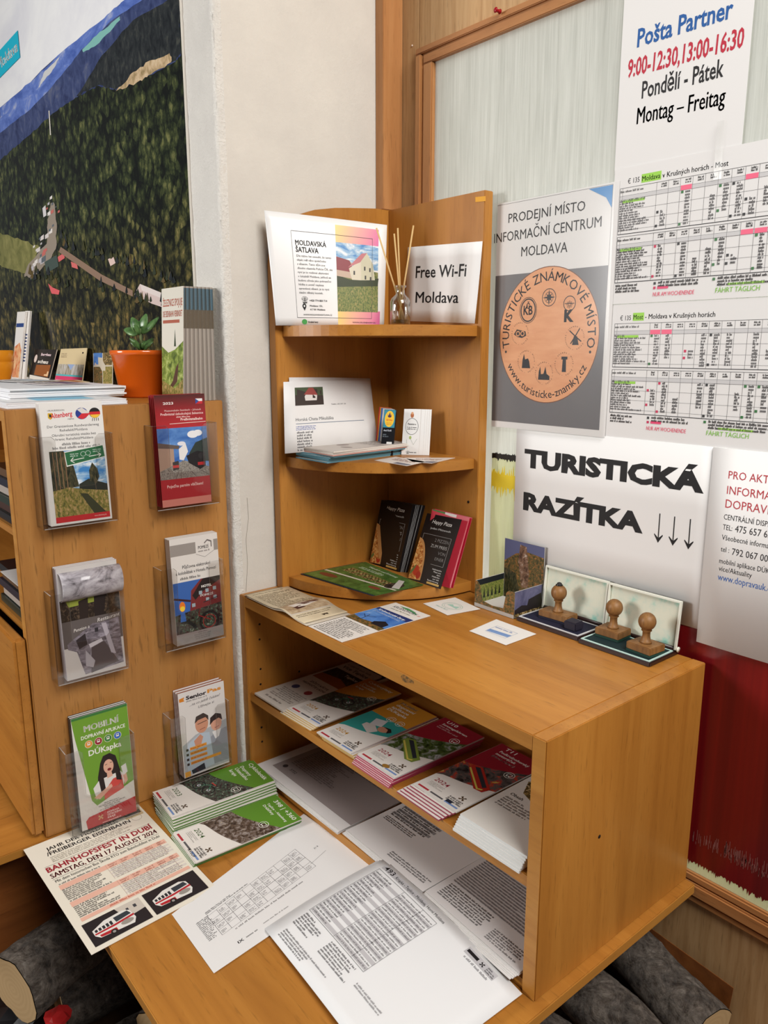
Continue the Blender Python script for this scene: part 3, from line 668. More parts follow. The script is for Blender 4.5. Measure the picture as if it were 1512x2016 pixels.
_h1 = fo.n('ShaderNodeMath', operation='MULTIPLY_ADD'); fo.l(_sp.outputs[0], _h1.inputs[0]); _h1.inputs[1].default_value = 0.30; fo.l(_h.outputs[0], _h1.inputs[2])
_h2 = fo.n('ShaderNodeMath', operation='MULTIPLY_ADD'); fo.l(_vo.outputs['Distance'], _h2.inputs[0]); _h2.inputs[1].default_value = -0.34; fo.l(_h1.outputs[0], _h2.inputs[2])
_h3 = fo.n('ShaderNodeMath', operation='MULTIPLY_ADD'); fo.l(_n3, _h3.inputs[0]); _h3.inputs[1].default_value = 0.40; fo.l(_h2.outputs[0], _h3.inputs[2])
_a = fo.ramp(_h3.outputs[0], [(0.30, (12, 16, 12)), (0.46, (32, 40, 24)), (0.62, (66, 74, 42)), (0.80, (122, 122, 74))])
_b = fo.ramp(_h3.outputs[0], [(0.30, (28, 24, 16)), (0.46, (74, 66, 36)), (0.62, (134, 106, 54)), (0.80, (206, 150, 92))])
_sx = fo.n('ShaderNodeSeparateXYZ'); fo.l(fo.tc.outputs['Object'], _sx.inputs[0])
_mr = fo.n('ShaderNodeMapRange'); _mr.inputs[1].default_value = 0.42; _mr.inputs[2].default_value = 0.05; fo.l(_sx.outputs[2], _mr.inputs[0])
_mu = fo.n('ShaderNodeMath', operation='MULTIPLY'); fo.l(_mr.outputs[0], _mu.inputs[0]); fo.l(_n2, _mu.inputs[1])
fo.l(fo.mix(_mu.outputs[0], _a, _b), fo.b.inputs['Base Color']); fo.b.inputs['Roughness'].default_value = 0.16; fo.b.inputs['Specular IOR Level'].default_value = 0.5
XPR = -0.112
def pz(u, v): p = onY(YPO, u, v); return ((p.x + 1.75) * 1000, (1.95 - p.z) * 1000)
ps = Sheet('aerial_poster', wallq(-1.75, XPR, ZP + 0.012, 1.95, YPO), (XPR + 1.75) * 1000, (1.95 - ZP - 0.012) * 1000, 'large glossy aerial photo poster of forested mountains and a village in a valley', 'poster', th=0.006, m=fo.m, edge=mat((206, 200, 190), 0.5))
def rough(L, amp=2.0, seg=6, seed=1):
    rd = random.Random(seed + int(L[0][0])); out = []
    for (a0, b0), (a1, b1) in zip(L, L[1:] + L[:1]):
        for k in range(seg): t = k / seg; out.append((a0 + (a1 - a0) * t + (rd.uniform(-amp, amp) * .6 if k else 0), b0 + (b1 - b0) * t + (rd.uniform(-amp, amp) if k else 0)))
    return out
def pp_(L, c, part='picture', amp=0.0): ps.poly([pz(a, b) for a, b in (rough(L, amp) if amp else L)], c, part)
def gl(nm, stops, sx, sy): return picmat(nm, stops, sx, sy, rough=0.18)
G_SKY = gl('print_haze_sky', [(0.35, (232, 232, 238)), (0.6, (250, 250, 250))], 2.5, 5)
G_FAR = gl('print_far_blue_hills', [(0.35, (70, 96, 172)), (0.55, (104, 130, 204)), (0.72, (190, 196, 214))], 9, 22)
G_MID = gl('print_mid_blue_hills', [(0.35, (42, 52, 92)), (0.55, (66, 78, 120)), (0.72, (100, 106, 130))], 26, 22)
G_DK = gl('print_shaded_forest', [(0.36, (26, 30, 34)), (0.55, (46, 50, 52)), (0.72, (74, 76, 70))], 60, 40)
G_SUN = gl('print_sunny_clearing', [(0.36, (150, 130, 90)), (0.55, (206, 178, 140)), (0.72, (226, 204, 170))], 40, 40)
G_LAWN = gl('print_lawn', [(0.36, (112, 112, 60)), (0.6, (146, 142, 84)), (0.75, (166, 158, 104))], 16, 20)
_rg = [(-90, 282), (0, 212), (60, 162), (81, 139), (122, 102), (159, 76), (205, 36), (245, 0)]
_nr = [(-90, 372), (0, 316), (43, 278), (99, 228), (149, 192), (195, 169), (228, 178), (274, 159), (344, 122), (356, 109)]
def lim(L):
    w_, h_ = ps.w, ps.h; return [(min(max(x, 4), w_ - 4), min(max(y, 4), h_ - 4)) for x, y in L]
_nr = [p for p in rough(_nr, 2.2, 10) if p[0] <= 357 ][:101]; _nr = _nr[:next((i for i, p in enumerate(_nr) if p[0] > 355.9), len(_nr)) + 1]
rgp = lim([pz(a, b) for a, b in _rg]); nrp = lim([pz(a, b) for a, b in _nr])
rgp = [p for p in rgp if p[1] > 4.5]; rgp[0] = (4, rgp[0][1]); nrp[0] = (4, nrp[0][1]); nrp[-1] = (ps.w - 4, nrp[-1][1])
ps.poly([(4, 4), (ps.w - 60, 4)] + list(reversed(rgp)), G_SKY)
ps.poly(rgp + [(ps.w - 60, 4), (ps.w - 4, 4)] + list(reversed(nrp)), G_MID)
pp_([(0, 212), (60, 162), (122, 102), (205, 36), (245, 0), (300, -40), (300, -14), (226, 36), (160, 98), (120, 150), (60, 215), (0, 262)], G_FAR, amp=2.0)
pp_([(150, 190), (200, 110), (262, 40), (330, 0), (352, -10), (356, 105), (344, 120), (274, 157), (228, 176), (195, 167)], G_DK, amp=2.5)
pp_([(162, 98), (190, 70), (236, 32), (236, 40), (196, 84), (164, 103)], (128, 186, 178), amp=1.5); pp_([(76, 172), (88, 140), (118, 112), (108, 132), (86, 160)], (206, 206, 206), amp=1.5)
pp_([(228, 180), (262, 142), (300, 118), (334, 105), (338, 122), (298, 146), (270, 162)], G_SUN, amp=3.0)
pp_([(0, 458), (43, 473), (78, 486), (70, 510), (50, 538), (7, 526), (0, 522)], G_LAWN, amp=2.5)
pp_([(48, 545), (56, 520), (92, 480), (94, 440), (100, 400), (106, 398), (112, 440), (110, 490), (92, 520), (64, 545)], (150, 138, 124), amp=2.5)
_rd = random.Random(5)
for _i in range(30):
    t = _rd.random(); a_ = 60 + 48 * t + _rd.uniform(-14, 14); b_ = 540 - 145 * t + _rd.uniform(-8, 8); w_ = _rd.uniform(3, 8) * (1.2 - .6 * t)
    pp_([(a_, b_), (a_ + w_, b_ - w_ * .8), (a_ + w_, b_ + w_ * .5), (a_, b_ + w_ * 1.1)], _rd.choice(((216, 208, 204), (190, 186, 190), (196, 108, 100), (96, 104, 110), (226, 220, 214))))
for L, c_ in (([(88, 516), (112, 502), (116, 524), (92, 538)], (70, 84, 78)), ([(114, 506), (126, 498), (128, 508), (116, 516)], (214, 104, 104)), ([(95, 558), (104, 566), (118, 572), (116, 580), (102, 578)], (222, 100, 104)), ([(140, 515), (152, 520), (154, 530), (142, 526)], (214, 110, 108)), ([(213, 510), (224, 506), (228, 518), (218, 524)], (222, 196, 186)),
              ([(265, 580), (276, 559), (342, 586), (341, 612), (300, 598)], (214, 194, 188)), ([(276, 559), (342, 586), (341, 596), (280, 572)], (226, 214, 208)), ([(120, 486), (200, 540), (262, 572), (262, 584), (196, 552), (116, 496)], (142, 116, 98)), ([(84, 410), (90, 404), (92, 424), (86, 428)], (214, 210, 210)), ([(96, 218), (98, 218), (101, 266), (99, 266)], (214, 208, 196))): pp_(L, c_)
for _i in range(90):
    t = _rd.random(); a_, b_ = (60 + 290 * t, 520 + 70 * t + _rd.uniform(8, 30)) if _i % 2 else (120 + 230 * t, 470 + 80 * t + _rd.uniform(-4, 16)); h_ = _rd.uniform(8, 20); w_ = _rd.uniform(2, 5)
    pp_([(a_ - w_, b_), (a_, b_ - h_), (a_ + w_, b_), (a_, b_ + 3)], _rd.choice((G_DK, (44, 52, 32), (62, 62, 34), (96, 80, 44))))
# banner with the place name
b0, b1 = onY(YPO, 36, 60), onY(YPO, 38, 116)
x1_ = (b0.x + 1.75) * 1000; za, zb2 = (1.95 - b0.z) * 1000, (1.95 - b1.z) * 1000
ps.rect(x1_ - 620, za, x1_, zb2, (22, 178, 204), 'banner'); ps.text('Moldava', x1_ - 14, zb2 - (zb2 - za) * 0.30, (zb2 - za) * 0.44, WHT, align='r', bold=0.02, width=205)
ps.done()

# ================================================================== CORNER SHELF THINGS
GLOSS = mat((236, 234, 232), 0.32, 0.45)
# leaning sheet about the old lock-up
BLp = Vector((0.040, -0.324, S1 + 0.0004)); BRp = Vector((0.196, -0.070, S1 + 0.0004))
BLp = at_h(543, 640, hdist(BLp)); BLp.z = S1 + 0.0004
BRp = at_h(756, 641, hdist(BRp)); BRp.z = S1 + 0.0004
TLp = at_h(520, 414, hdist(BLp) + 0.003); TRp = at_h(762, 443, hdist(BRp) + 0.030)
s = Sheet('lodging_leaflet_sheet', [TLp, TRp, BRp, BLp], 297, 210, 'white lodging sheet with a house photo and pink corners leaning on the upper shelf', 'sheet', m=GLOSS,
          bend=lambda a, b: 0.007 * math.sin(a * math.pi) * (0.4 + b) + 0.004 * (1 - a) * math.sin(b * math.pi), nu=22, nv=14)
_pg = NT('print_pink_yellow_wash'); _pm = _pg.n('ShaderNodeSeparateXYZ'); _pg.l(_pg.mapping((1, 1, 1), 'Generated'), _pm.inputs[0])
_pg.l(_pg.ramp(_pm.outputs[0], [(0.05, (232, 200, 110)), (0.45, (228, 160, 140)), (0.95, (214, 96, 150))]), _pg.b.inputs['Base Color']); _pg.b.inputs['Roughness'].default_value = 0.4
s.rect(166, 12, 276, 50, _pg.m, 'colour_wash#1'); s.rect(166, 180, 284, 209, _pg.m, 'colour_wash#2')
s.rect(166, 46, 276, 96, P_SKY, 'photo'); s.poly([(166, 92), (276, 100), (278, 182), (166, 182)], P_GRASS, 'photo'); s.poly([(166, 110), (200, 118), (278, 112), (276, 128), (166, 134)], (52, 60, 30), 'photo')
s.poly([(166, 76), (206, 84), (206, 116), (166, 112)], (196, 170, 150), 'photo'); s.poly([(166, 74), (200, 80), (214, 104), (166, 100)], (140, 60, 66), 'photo')
s.poly([(228, 78), (246, 62), (262, 84), (268, 116), (230, 118)], (206, 200, 172), 'photo'); s.poly([(198, 96), (230, 78), (230, 118), (206, 118)], (216, 206, 184), 'photo'); s.poly([(196, 94), (232, 64), (246, 62), (228, 82)], (196, 120, 124), 'photo')
for wx, wy in ((238, 90), (252, 92), (240, 108), (254, 110), (210, 100)): s.rect(wx, wy, wx + 4, wy + 8, (60, 56, 54), 'photo')
s.frame(58, 32, 260, 195, 0.7, (60, 60, 66))
s.text('MOLDAVSKÁ', 66, 58, 9.5, BLK, width=76, bold=0.022); s.text('ŠATLAVA', 66, 71, 9.5, BLK, width=56, bold=0.022)
for i, t in enumerate(['Dle názvu lze usoudit, že tento', 'objekt měl něco společného', 's vězením. Tento dům sice', 'dlouho vlastnila Policie ČR, ale', 'nyní je to rodinné ubytování', 'v lokalitě Moldava, jelikož se', 'budova užívala jako pohraniční', 'hlídka a uvnitř najdete', 'opravdové vězení, je to nyní', 'ideální dětský koutek.']):
    s.text(t, 67, 80 + i * 7.7, 3.9, (50, 48, 52), width=min(88, len(t) * 2.78), part='paragraph')
s.text('☎', 72, 166, 9, BLK); s.text('+420 774 850 714', 92, 164, 3.6, BLK, width=46, bold=0.02)
s.poly([(78 + 5 * math.cos(t), 173 + 5 * math.sin(t)) for t in [math.pi * (0.9 + 1.2 * i / 12) for i in range(13)]] + [(78, 182)], BLK, 'map_pin'); s.disc(78, 173, 2, 2, (236, 234, 232), 'map_pin')
s.text('Moldava 155,', 92, 174, 3.4, BLK, width=34, bold=0.02); s.text('417 81 Moldava', 92, 181, 3.4, BLK, width=40, bold=0.02)
s.text('WWW.MOLDAVSKASATLAVA.CZ', 74, 191, 3.0, BLK, width=76, bold=0.01); s.text('WWW.KRUSNEHORY.EU', 206, 205, 3.0, (70, 40, 60), width=66, bold=0.01)
s.disc(76, 203, 7, 5, (70, 150, 74), 'logo'); s.text('Krušné hory', 86, 205, 3.2, BLK, width=26, bold=0.03)
s.done()
# Free Wi-Fi
s = Sheet('wifi_sign', quadY(CYi - 0.0012, [(804, 487), (951, 475), (938, 637), (799, 632)]), 210, 150, 'white Free Wi-Fi Moldava sheet taped to the right board of the corner shelf', 'sign', m=PAPER,
          bend=lambda a, b: 0.0015 + 0.006 * b * b * abs(a - 0.35), nu=8, nv=6)
s.text('Free Wi-Fi', 28, 62, 23, BLK, width=146, bold=0.014); s.text('Moldava', 31, 112, 22, BLK, width=128, bold=0.014); s.done()
# reed diffuser
dp = at_h(788, 640, hdist(Vector((0.235, -0.092, 0)))); DX, DY = dp.x, dp.y
rdf = thing('reed_diffuser', (DX, DY, S1), 'small clear glass diffuser bottle with thin reeds on the upper shelf', 'diffuser')
GLS = NT('bottle_glass'); _gg = GLS.n('ShaderNodeBsdfTransparent'); _gg.inputs[0].default_value = (0.93, 0.94, 0.93, 1); _g2 = GLS.n('ShaderNodeBsdfGlossy'); _g2.inputs['Roughness'].default_value = 0.04
_lw2 = GLS.n('ShaderNodeLayerWeight'); _lw2.inputs[0].default_value = 0.35; _mm = GLS.n('ShaderNodeMixShader'); GLS.l(_lw2.outputs['Facing'], _mm.inputs[0]); GLS.l(_gg.outputs[0], _mm.inputs[1]); GLS.l(_g2.outputs[0], _mm.inputs[2]); GLS.l(_mm.outputs[0], GLS.out.inputs['Surface'])
lathe('bottle', (DX, DY, S1 + 0.0004), [(0.0175, 0), (0.0195, 0.002), (0.0195, 0.044), (0.017, 0.050), (0.0095, 0.057), (0.0085, 0.062), (0.0085, 0.069), (0.0115, 0.0715), (0.0115, 0.074), (0.0075, 0.074), (0.0070, 0.060), (0.016, 0.048), (0.0180, 0.044), (0.0180, 0.004), (0.0, 0.004)], GLS.m, rdf, 28)
lathe('oil', (DX, DY, S1 + 0.0048), [(0.0178, 0), (0.0178, 0.006)], mat((70, 48, 20), 0.1), rdf, 24)
M_REED = wood('reed', [(0.3, (206, 168, 108)), (0.6, (226, 190, 132))], 'z', 0.6, 0.1)
for (u, v, k) in ((741, 449, -0.010), (783, 449, 0.0), (776, 460, 0.004), (814, 444, 0.012)):
    top = at_h(u, v, hdist(dp) - 0.01); tube('reed', (DX - 0.35 * (top.x - DX) * 0.25 + k * 0.1, DY - 0.25 * (top.y - DY), S1 + 0.012), top, 0.0016, M_REED, rdf, 7)
# mountain lodge sheets on the middle shelf
hb = hdist(Vector((0.064, -0.302, 0))); h2 = hdist(Vector((0.10, -0.05, 0)))
def lodge(nm, px, z0, d, label, pr):
    q = [at_h(px[0][0], px[0][1], hb + 0.010 + d), at_h(px[1][0], px[1][1], h2 + 0.012 + d), at_h(px[2][0], px[2][1], h2 - 0.03 + d), at_h(px[3][0], px[3][1], hb - 0.03 + d)]
    s = Sheet(nm, q, 297, 210, label, 'sheet', 'mountain lodge sheets on the middle shelf', m=PAPER, bend=lambda a, b: 0.004 * math.sin(a * 3.1), nu=8, nv=3)
    if pr:
        s.rect(34, 18, 124, 72, (60, 50, 46), 'photo'); s.poly([(34, 18), (124, 18), (124, 44), (34, 40)], (70, 84, 60), 'photo'); s.poly([(64, 46), (76, 26), (90, 22), (104, 44), (102, 58), (66, 58)], (220, 214, 208), 'photo'); s.poly([(62, 40), (78, 20), (92, 20), (106, 42)], (150, 70, 64), 'photo')
        s.text('Telefon  602 307 120', 148, 74, 4, (60, 60, 66), width=50); s.text('Horská Chata Mikuláška', 34, 118, 9.5, (50, 50, 54), width=118)
        s.line(34, 126, 256, 126, 1.4, (60, 90, 120)); s.micro(34, 132, 100, 146, 3, (80, 100, 170), 5)
        s.micro(36, 148, 88, 208, 7, (60, 58, 60), 6, fill=0.7)
    return s.done()
lodge('lodge_sheet', [(569, 743), (729, 745), (742, 868), (572, 872)], 0, 0.024, 'plain white sheet directly behind the mountain lodge sheet on the middle shelf', False)
lodge('lodge_sheet', [(558, 752), (727, 749), (746, 878), (561, 893)], 0, 0.0, 'white mountain lodge sheet with a small lodge photo leaning on the middle shelf', True)
# pile of folded leaflets with blue edges
_q0 = flat(0.068, 0.172, -0.290, -0.080, S2 + 0.0026, 'y'); _q0 = turn(_q0, 3)
M_BL = mat((96, 150, 168), 0.6)
for i in range(8):
    q = [p + Vector((RND.uniform(-.003, .003) - (0.012 if i < 4 else 0.002), RND.uniform(-.004, .004), 0.0030 * i)) for p in turn(_q0, RND.uniform(-2.5, 2.5))]
    last = i == 7
    s = Sheet('folded_leaflet', q, 104, 210, 'folded grey-printed leaflet on top of the blue-edged pile' if last else 'folded leaflet, %s from the bottom of the pile on the middle shelf' % ORD[i], 'leaflet', 'pile of folded leaflets on the middle shelf', th=0.0027, m=mat((206, 198, 190), 0.6), edge=M_BL if i < 5 else (mat((196, 150, 140), .6) if i == 5 else mat((214, 206, 196), .6)))
    if last:
        s.rect(4, 4, 100, 206, (196, 188, 180), 'picture'); s.micro(8, 20, 96, 90, 12, (110, 100, 96), 9); s.disc(36, 130, 12, 14, (140, 124, 118), 'picture'); s.disc(70, 150, 14, 10, (150, 136, 128), 'picture')
    s.done()
# cards lying in front of the pile
for nm, L, lab in (('business_card', [(779, 899), (838, 909), (801, 917), (737, 906)], 'pale card with brown print lying beside the leaflet pile'), ('business_card', [(796, 901), (896, 901), (850, 912), (812, 909)], 'small stack-top card overlapping the pale card on the middle shelf')):
    k = 0.0008 if 'pale' in lab else 0.0022
    s = Sheet(nm, quadZ(S2 + k, L), 90, 55, lab, 'card', 'cards lying on the middle shelf', th=0.0006 if 'pale' in lab else 0.0014, m=mat((222, 214, 206), 0.4)); s.micro(20, 10, 80, 30, 3, (150, 100, 80), 4); s.rect(50, 40, 88, 53, (110, 112, 126)); s.done()
# cards standing in the corner
def upright(nm, L, z, d, w, h, label, cat, group, th, m, edge=None, lean=0.012, hd=None):
    """L = TL,TR,BR,BL pixels; bottom edge on level z, depth from there"""
    BL = onZ(z, *L[3]) if hd is None else at_h(L[3][0], L[3][1], hd[0]); BR = onZ(z, *L[2]) if hd is None else at_h(L[2][0], L[2][1], hd[1])
    if hd is not None: BL.z = BR.z = z
    TL = at_h(L[0][0], L[0][1], hdist(BL) + lean); TR = at_h(L[1][0], L[1][1], hdist(BR) + lean)
    return Sheet(nm, [TL, TR, BR, BL], w, h, label, cat, group, th=th, m=m, edge=edge)
hg = (hdist(Vector((0.090, -0.075, 0))), hdist(Vector((0.112, -0.058, 0))))
s = upright('gift_card', [(757, 806), (780, 807), (772, 897), (748, 896)], S2 + 0.0004, 0, 50, 148, 'black and teal gift shop card with a yellow oval, standing in the shelf corner', 'card', None, 0.006, mat((22, 22, 26), 0.35))
hgb = hdist(s.c[3]); s.rect(1, 1, 49, 58, (60, 140, 160)); s.disc(25, 30, 20, 26, (240, 196, 60)); s.poly([(25, 8), (30, 20), (34, 12), (32, 24), (25, 26), (18, 24), (16, 12), (20, 20)], (70, 50, 90))
s.text('Gift Shop', 25, 36, 6, (210, 60, 50), align='c', bold=0.02, xs=.8); s.micro(12, 40, 38, 50, 2, (200, 120, 60), 3, align='c'); s.text('Axel Kraft', 5, 70, 6, (210, 216, 226), bold=0.01, xs=.9); s.micro(4, 78, 30, 90, 2, (120, 130, 140), 4); s.rect(22, 104, 44, 138, (228, 228, 226), 'white_patch'); s.done()
for k, (cl, du_) in enumerate((((196, 50, 60), -6), ((230, 170, 60), -4), ((70, 110, 190), -2), ((214, 216, 214), 1))):
    s = upright('gift_card', [(753 + du_, 801 + k), (776 + du_, 803 + k), (768 + du_, 893), (744 + du_, 892)], S2 + 0.0004, 0, 50, 148, ('crimson', 'amber', 'blue', 'pale grey')[k] + ' edged card behind the black gift shop card', 'card', 'cards behind the gift shop card', 0.001, mat(cl, 0.4))
    s.c = [p + (p - CAM).normalized() * (0.016 - 0.002 * k) for p in s.c]
    for j in (2, 3): s.c[j].z = S2 + 0.0006
    s.done()
for k in range(6):
    lab = 'white farm shop card with an oval emblem and route sketch, front of its stack' if k == 0 else 'plain white card, %s from the front of the farm shop card stack' % ORD[k]
    L = [(796, 805), (829, 806), (824, 896), (790, 895)]
    s = upright('route_card', L, S2 + 0.0004, 0, 70, 180, lab, 'card', 'farm shop cards standing in the corner', 0.0024, mat((232, 232, 230), 0.4), mat((170, 150, 140), 0.6))
    sh = Vector((0.0032, 0.0030, 0)) * k + (Vector((-0.010, 0.004, -0.003)) if k == 1 else Vector()); s.c = [p + sh for p in s.c]
    if k == 0:
        s.ring(36, 68, 26, 1.4, (50, 50, 54), ry=32); s.text('Penzion u', 36, 62, 7, NEAR, align='c', bold=0.02, xs=.85); s.micro(16, 68, 56, 82, 2, (90, 88, 88), 2, align='c'); s.disc(35, 24, 7, 10, (180, 110, 70)); s.disc(35, 16, 5, 5, (214, 160, 120))
        s.line(18, 120, 22, 160, 1, (150, 160, 150)); s.line(30, 110, 46, 140, 1, (150, 160, 150)); s.line(46, 140, 60, 116, 1, (150, 160, 150)); s.disc(32, 112, 5, 7, (170, 190, 110)); s.text('☎', 18, 174, 8, NEAR); s.micro(32, 166, 66, 174, 1, (60, 60, 60), 3)
    s.done()
# green brochure and pizza flyers on the lower shelf
q = quadZ(S3 + 0.0030, [(719, 1106), (834, 1151), (740, 1172), (597, 1129)])
s = Sheet('green_brochure', [p + Vector((0, 0, -0.0012)) for p in q], 210, 140, 'dark blue edged brochure under the green brochure on the lower shelf', 'brochure', th=0.0014, m=mat((40, 44, 60), 0.3)); s.c = [p + Vector((-0.006, -0.003, 0)) for p in s.c]; s.done()
s = Sheet('green_brochure', q, 210, 140, 'glossy green landscape brochure lying on the lower corner shelf', 'brochure', th=0.0010, m=mat((66, 96, 42), 0.25, 0.5))
s.rect(2, 2, 208, 138, pm('print_green_lawn', [(0.35, (50, 78, 32)), (0.6, (84, 116, 50)), (0.75, (110, 130, 70))], 40)); s.poly([(2, 90), (208, 78), (208, 84), (2, 96)], (206, 196, 180)); s.text('Wandern und Erholung', 40, 18, 7, (214, 220, 200), width=100); s.micro(30, 24, 120, 36, 2, (196, 206, 180), 3)
for k in range(7): s.rect(24 + k * 22, 44 + k, 42 + k * 22, 70 + k, P_TOWN, 'photo#%d' % k)
s.disc(182, 60, 18, 24, P_DARK, 'photo#8'); s.poly([(156, 24), (170, 20), (206, 70), (190, 76)], (190, 184, 176)); s.disc(40, 112, 26, 9, (112, 54, 36)); s.disc(170, 104, 16, 8, (120, 60, 40)); s.done()
def pizza(sh):
    sh.text('Happy Pizza', 50, 27, 11, (226, 222, 216), align='c', width=56, shear=0.2); sh.text('jeden Mittwoch', 51, 45, 6, (206, 204, 200), align='c', width=58)
    for a in ((8, 62, 88, 62), (88, 62, 88, 148), (8, 62, 8, 78), (88, 148, 52, 148)): sh.line(*a, 0.7, (170, 166, 162))
    for t, y in (('2 PIZZEN', 80), ('ZUM PREIS', 98), ('VON', 116), ('EINER', 134)): sh.text(t, 84, y, 9.5, (172, 168, 164), align='r', bold=-0.022, xs=0.72)
    n = 16; sh.poly([(0, 76)] + [(2 + 34 * math.sin(i * math.pi / 2 / n), 204 - 126 * math.cos(i * math.pi / 2 / n)) for i in range(n + 1)] + [(0, 208)], (196, 140, 84), 'pizza'); sh.poly([(0, 84)] + [(1 + 30 * math.sin(i * math.pi / 2 / n), 204 - 117 * math.cos(i * math.pi / 2 / n)) for i in range(n + 1)] + [(0, 208)], P_PIZZA, 'pizza')
    sh.disc(16, 178, 9, 16, (186, 60, 34), 'pizza'); sh.poly([(0, 186), (10, 164), (14, 160), (10, 180), (2, 196)], (104, 116, 60), 'pizza'); sh.disc(26, 190, 7, 12, (170, 50, 30), 'pizza')
    for i, t in enumerate(('Italienische', 'Pizza aus', 'dem', 'Holzofen', 'nur mit', 'Reservierung')): sh.text(t, 88, 162 + i * 7, 4.2, (214, 210, 206), align='r', bold=0.01)
    sh.rect(56, 200, 92, 206, (196, 160, 90), 'price_band')
BKP = mat((20, 18, 20), 0.25, 0.5)
_lz = S3 + 0.0004
for k in range(9):
    s = upright('pizza_flyer', [(751, 984), (813, 994), (784, 1126), (728, 1108)], _lz, 0, 99, 210, 'black pizza flyer, front of the thick stack by the shelf corner' if k == 0 else 'black pizza flyer, %s from the front of the thick stack' % ORD[k], 'flyer', 'thick stack of pizza flyers', 0.0016, BKP, mat((150, 150, 150) if k in (2, 3, 4, 6) else (26, 26, 28), 0.5), lean=0.016)
    s.c = [p + Vector((0.0020, 0.0015, 0)) * k + (Vector((0.0006, 0.0004, 0)) * k if j < 2 else Vector()) for j, p in enumerate(s.c)]; _mn = min(p.x for p in s.c) if k == 0 else _mn; s.c = [p + Vector((max(0, 0.0335 - _mn), 0, 0)) for p in s.c]
    if k == 0: pizza(s)
    s.done()
for k, cl in ((2, (176, 30, 52)), (1, (190, 50, 66)), (0, None)):
    L = [(841, 1010), (909, 1023), (867, 1160), (803, 1139)] if k == 0 else [(846, 1002), (920, 1020), (882, 1159), (822, 1142)]
    s = upright('pizza_flyer' if k == 0 else 'tricolour_flyer', L, _lz, 0, 99, 210, 'black pizza flyer leaning in front of red flyers near the shelf edge' if k == 0 else ('red, white and green topped flyer behind the single pizza flyer' if k == 1 else 'crimson rear flyer leaning on the right board of the lower shelf'), 'flyer', None, 0.0008, BKP if k == 0 else mat(cl, 0.3), lean=0.035)
    if k: s.c = [p + Vector((0.002, 0.005, 0)) * k for p in s.c]
    if k == 0: pizza(s)
    elif k == 1: s.rect(2, 0.5, 36, 9, (70, 120, 60)); s.rect(36, 0.5, 66, 9, (214, 206, 200)); s.rect(2, 9, 36, 12, (214, 206, 200)); s.rect(70, 190, 90, 204, (190, 190, 196))
    s.done()

# ================================================================== TOP OF THE UNIT
BEI = mat((206, 190, 160), 0.6)
wav = lambda a, b: 0.0065 * math.exp(-((b - 0.66) / 0.13) ** 2) + 0.001
for k in (0, 1):
    q = quadZ(HU + 0.0012 + 0.0018 * k, [(478, 1174), (562, 1157), (682, 1211), (594, 1234)])
    q = [Vector((0.022, -0.402, q[0].z)), Vector((0.022, -0.303, q[0].z)), Vector((0.238, -0.303, q[0].z)), Vector((0.238, -0.402, q[0].z))]
    if k == 0: q = [p + Vector((0.010, -0.001, 0)) for p in q]
    s = Sheet('beige_leaflet', q, 99, 216, 'beige history leaflet lying on the unit top beside the corner shelf' if k else 'pale leaflet mostly covered by the beige history leaflet', 'leaflet', th=0.0005, m=BEI if k else mat((196, 184, 166), .6), bend=wav, nu=3, nv=24)
    if k:
        s.text('Moldau im Erzgebirge', 12, 16, 4.5, (90, 76, 56), width=70); s.micro(10, 24, 92, 120, 17, (120, 104, 80), 2); s.rect(4, 118, 95, 168, pm('print_sepia', [(0.35, (150, 124, 96)), (0.65, (196, 176, 146))], 60), 'picture')
        s.poly([(20, 128), (60, 122), (84, 140), (50, 150), (26, 148)], (224, 216, 206)); s.poly([(42, 126), (84, 128), (86, 140), (50, 142)], (84, 50, 44)); s.poly([(22, 146), (40, 142), (46, 154), (26, 156)], (70, 44, 40))
        s.text('Horní část obce Moldava v roce 1930', 8, 180, 3.6, (70, 58, 44), width=78, bold=0.01); s.text('Moldava v Krušných horách', 8, 187, 3.6, (70, 58, 44), width=70, bold=0.01); s.poly([(52, 196), (66, 196), (64, 204), (59, 200), (54, 204)], (40, 34, 28))
    s.done()
q = [Vector(p) for p in ((0.2485, -0.192, HU + 0.0012), (0.3495, -0.192, HU + 0.0012), (0.3505, -0.400, HU + 0.0012), (0.2485, -0.400, HU + 0.0012))]
s = Sheet('ridge_trail_flyer', q, 101, 208, 'white flyer with blue sky photo and text lying on the unit top', 'flyer', th=0.0008, m=mat((222, 216, 208), 0.4))
s.text('KRUŠNOHORY', 16, 22, 9, (60, 60, 70), width=66, bold=0.01); s.text('.cz', 84, 22, 6, (200, 70, 60)); s.poly([(22, 8), (46, 5), (70, 10), (84, 20), (60, 14), (40, 12)], (70, 140, 90), 'logo'); s.micro(20, 26, 84, 32, 1, (120, 120, 90), 3)
s.rect(1, 42, 100, 124, P_BLUE, 'photo'); s.poly([(1, 42), (100, 42), (100, 60), (1, 52)], (30, 48, 104), 'title_band'); s.text('Krušnohorské čerty', 10, 53, 6.5, (226, 230, 240), width=80, bold=0.02, rot=3); s.text('NA LYŽAŘSKÉ MAGISTRÁLE', 10, 63, 4.2, (214, 220, 236), width=76, bold=0.01, rot=3)
s.poly([(1, 104), (30, 110), (66, 104), (100, 112), (100, 126), (1, 126)], P_AUT, 'photo'); s.poly([(56, 100), (72, 86), (90, 94), (92, 112), (60, 112)], (30, 28, 34), 'photo'); s.line(24, 84, 30, 112, 1.6, (40, 36, 34), 'bare_tree'); s.line(27, 94, 42, 84, 1.2, (40, 36, 34), 'bare_tree'); s.line(27, 98, 12, 88, 1.2, (40, 36, 34), 'bare_tree')
s.micro(8, 132, 94, 204, 13, (110, 106, 104), 8); s.done()
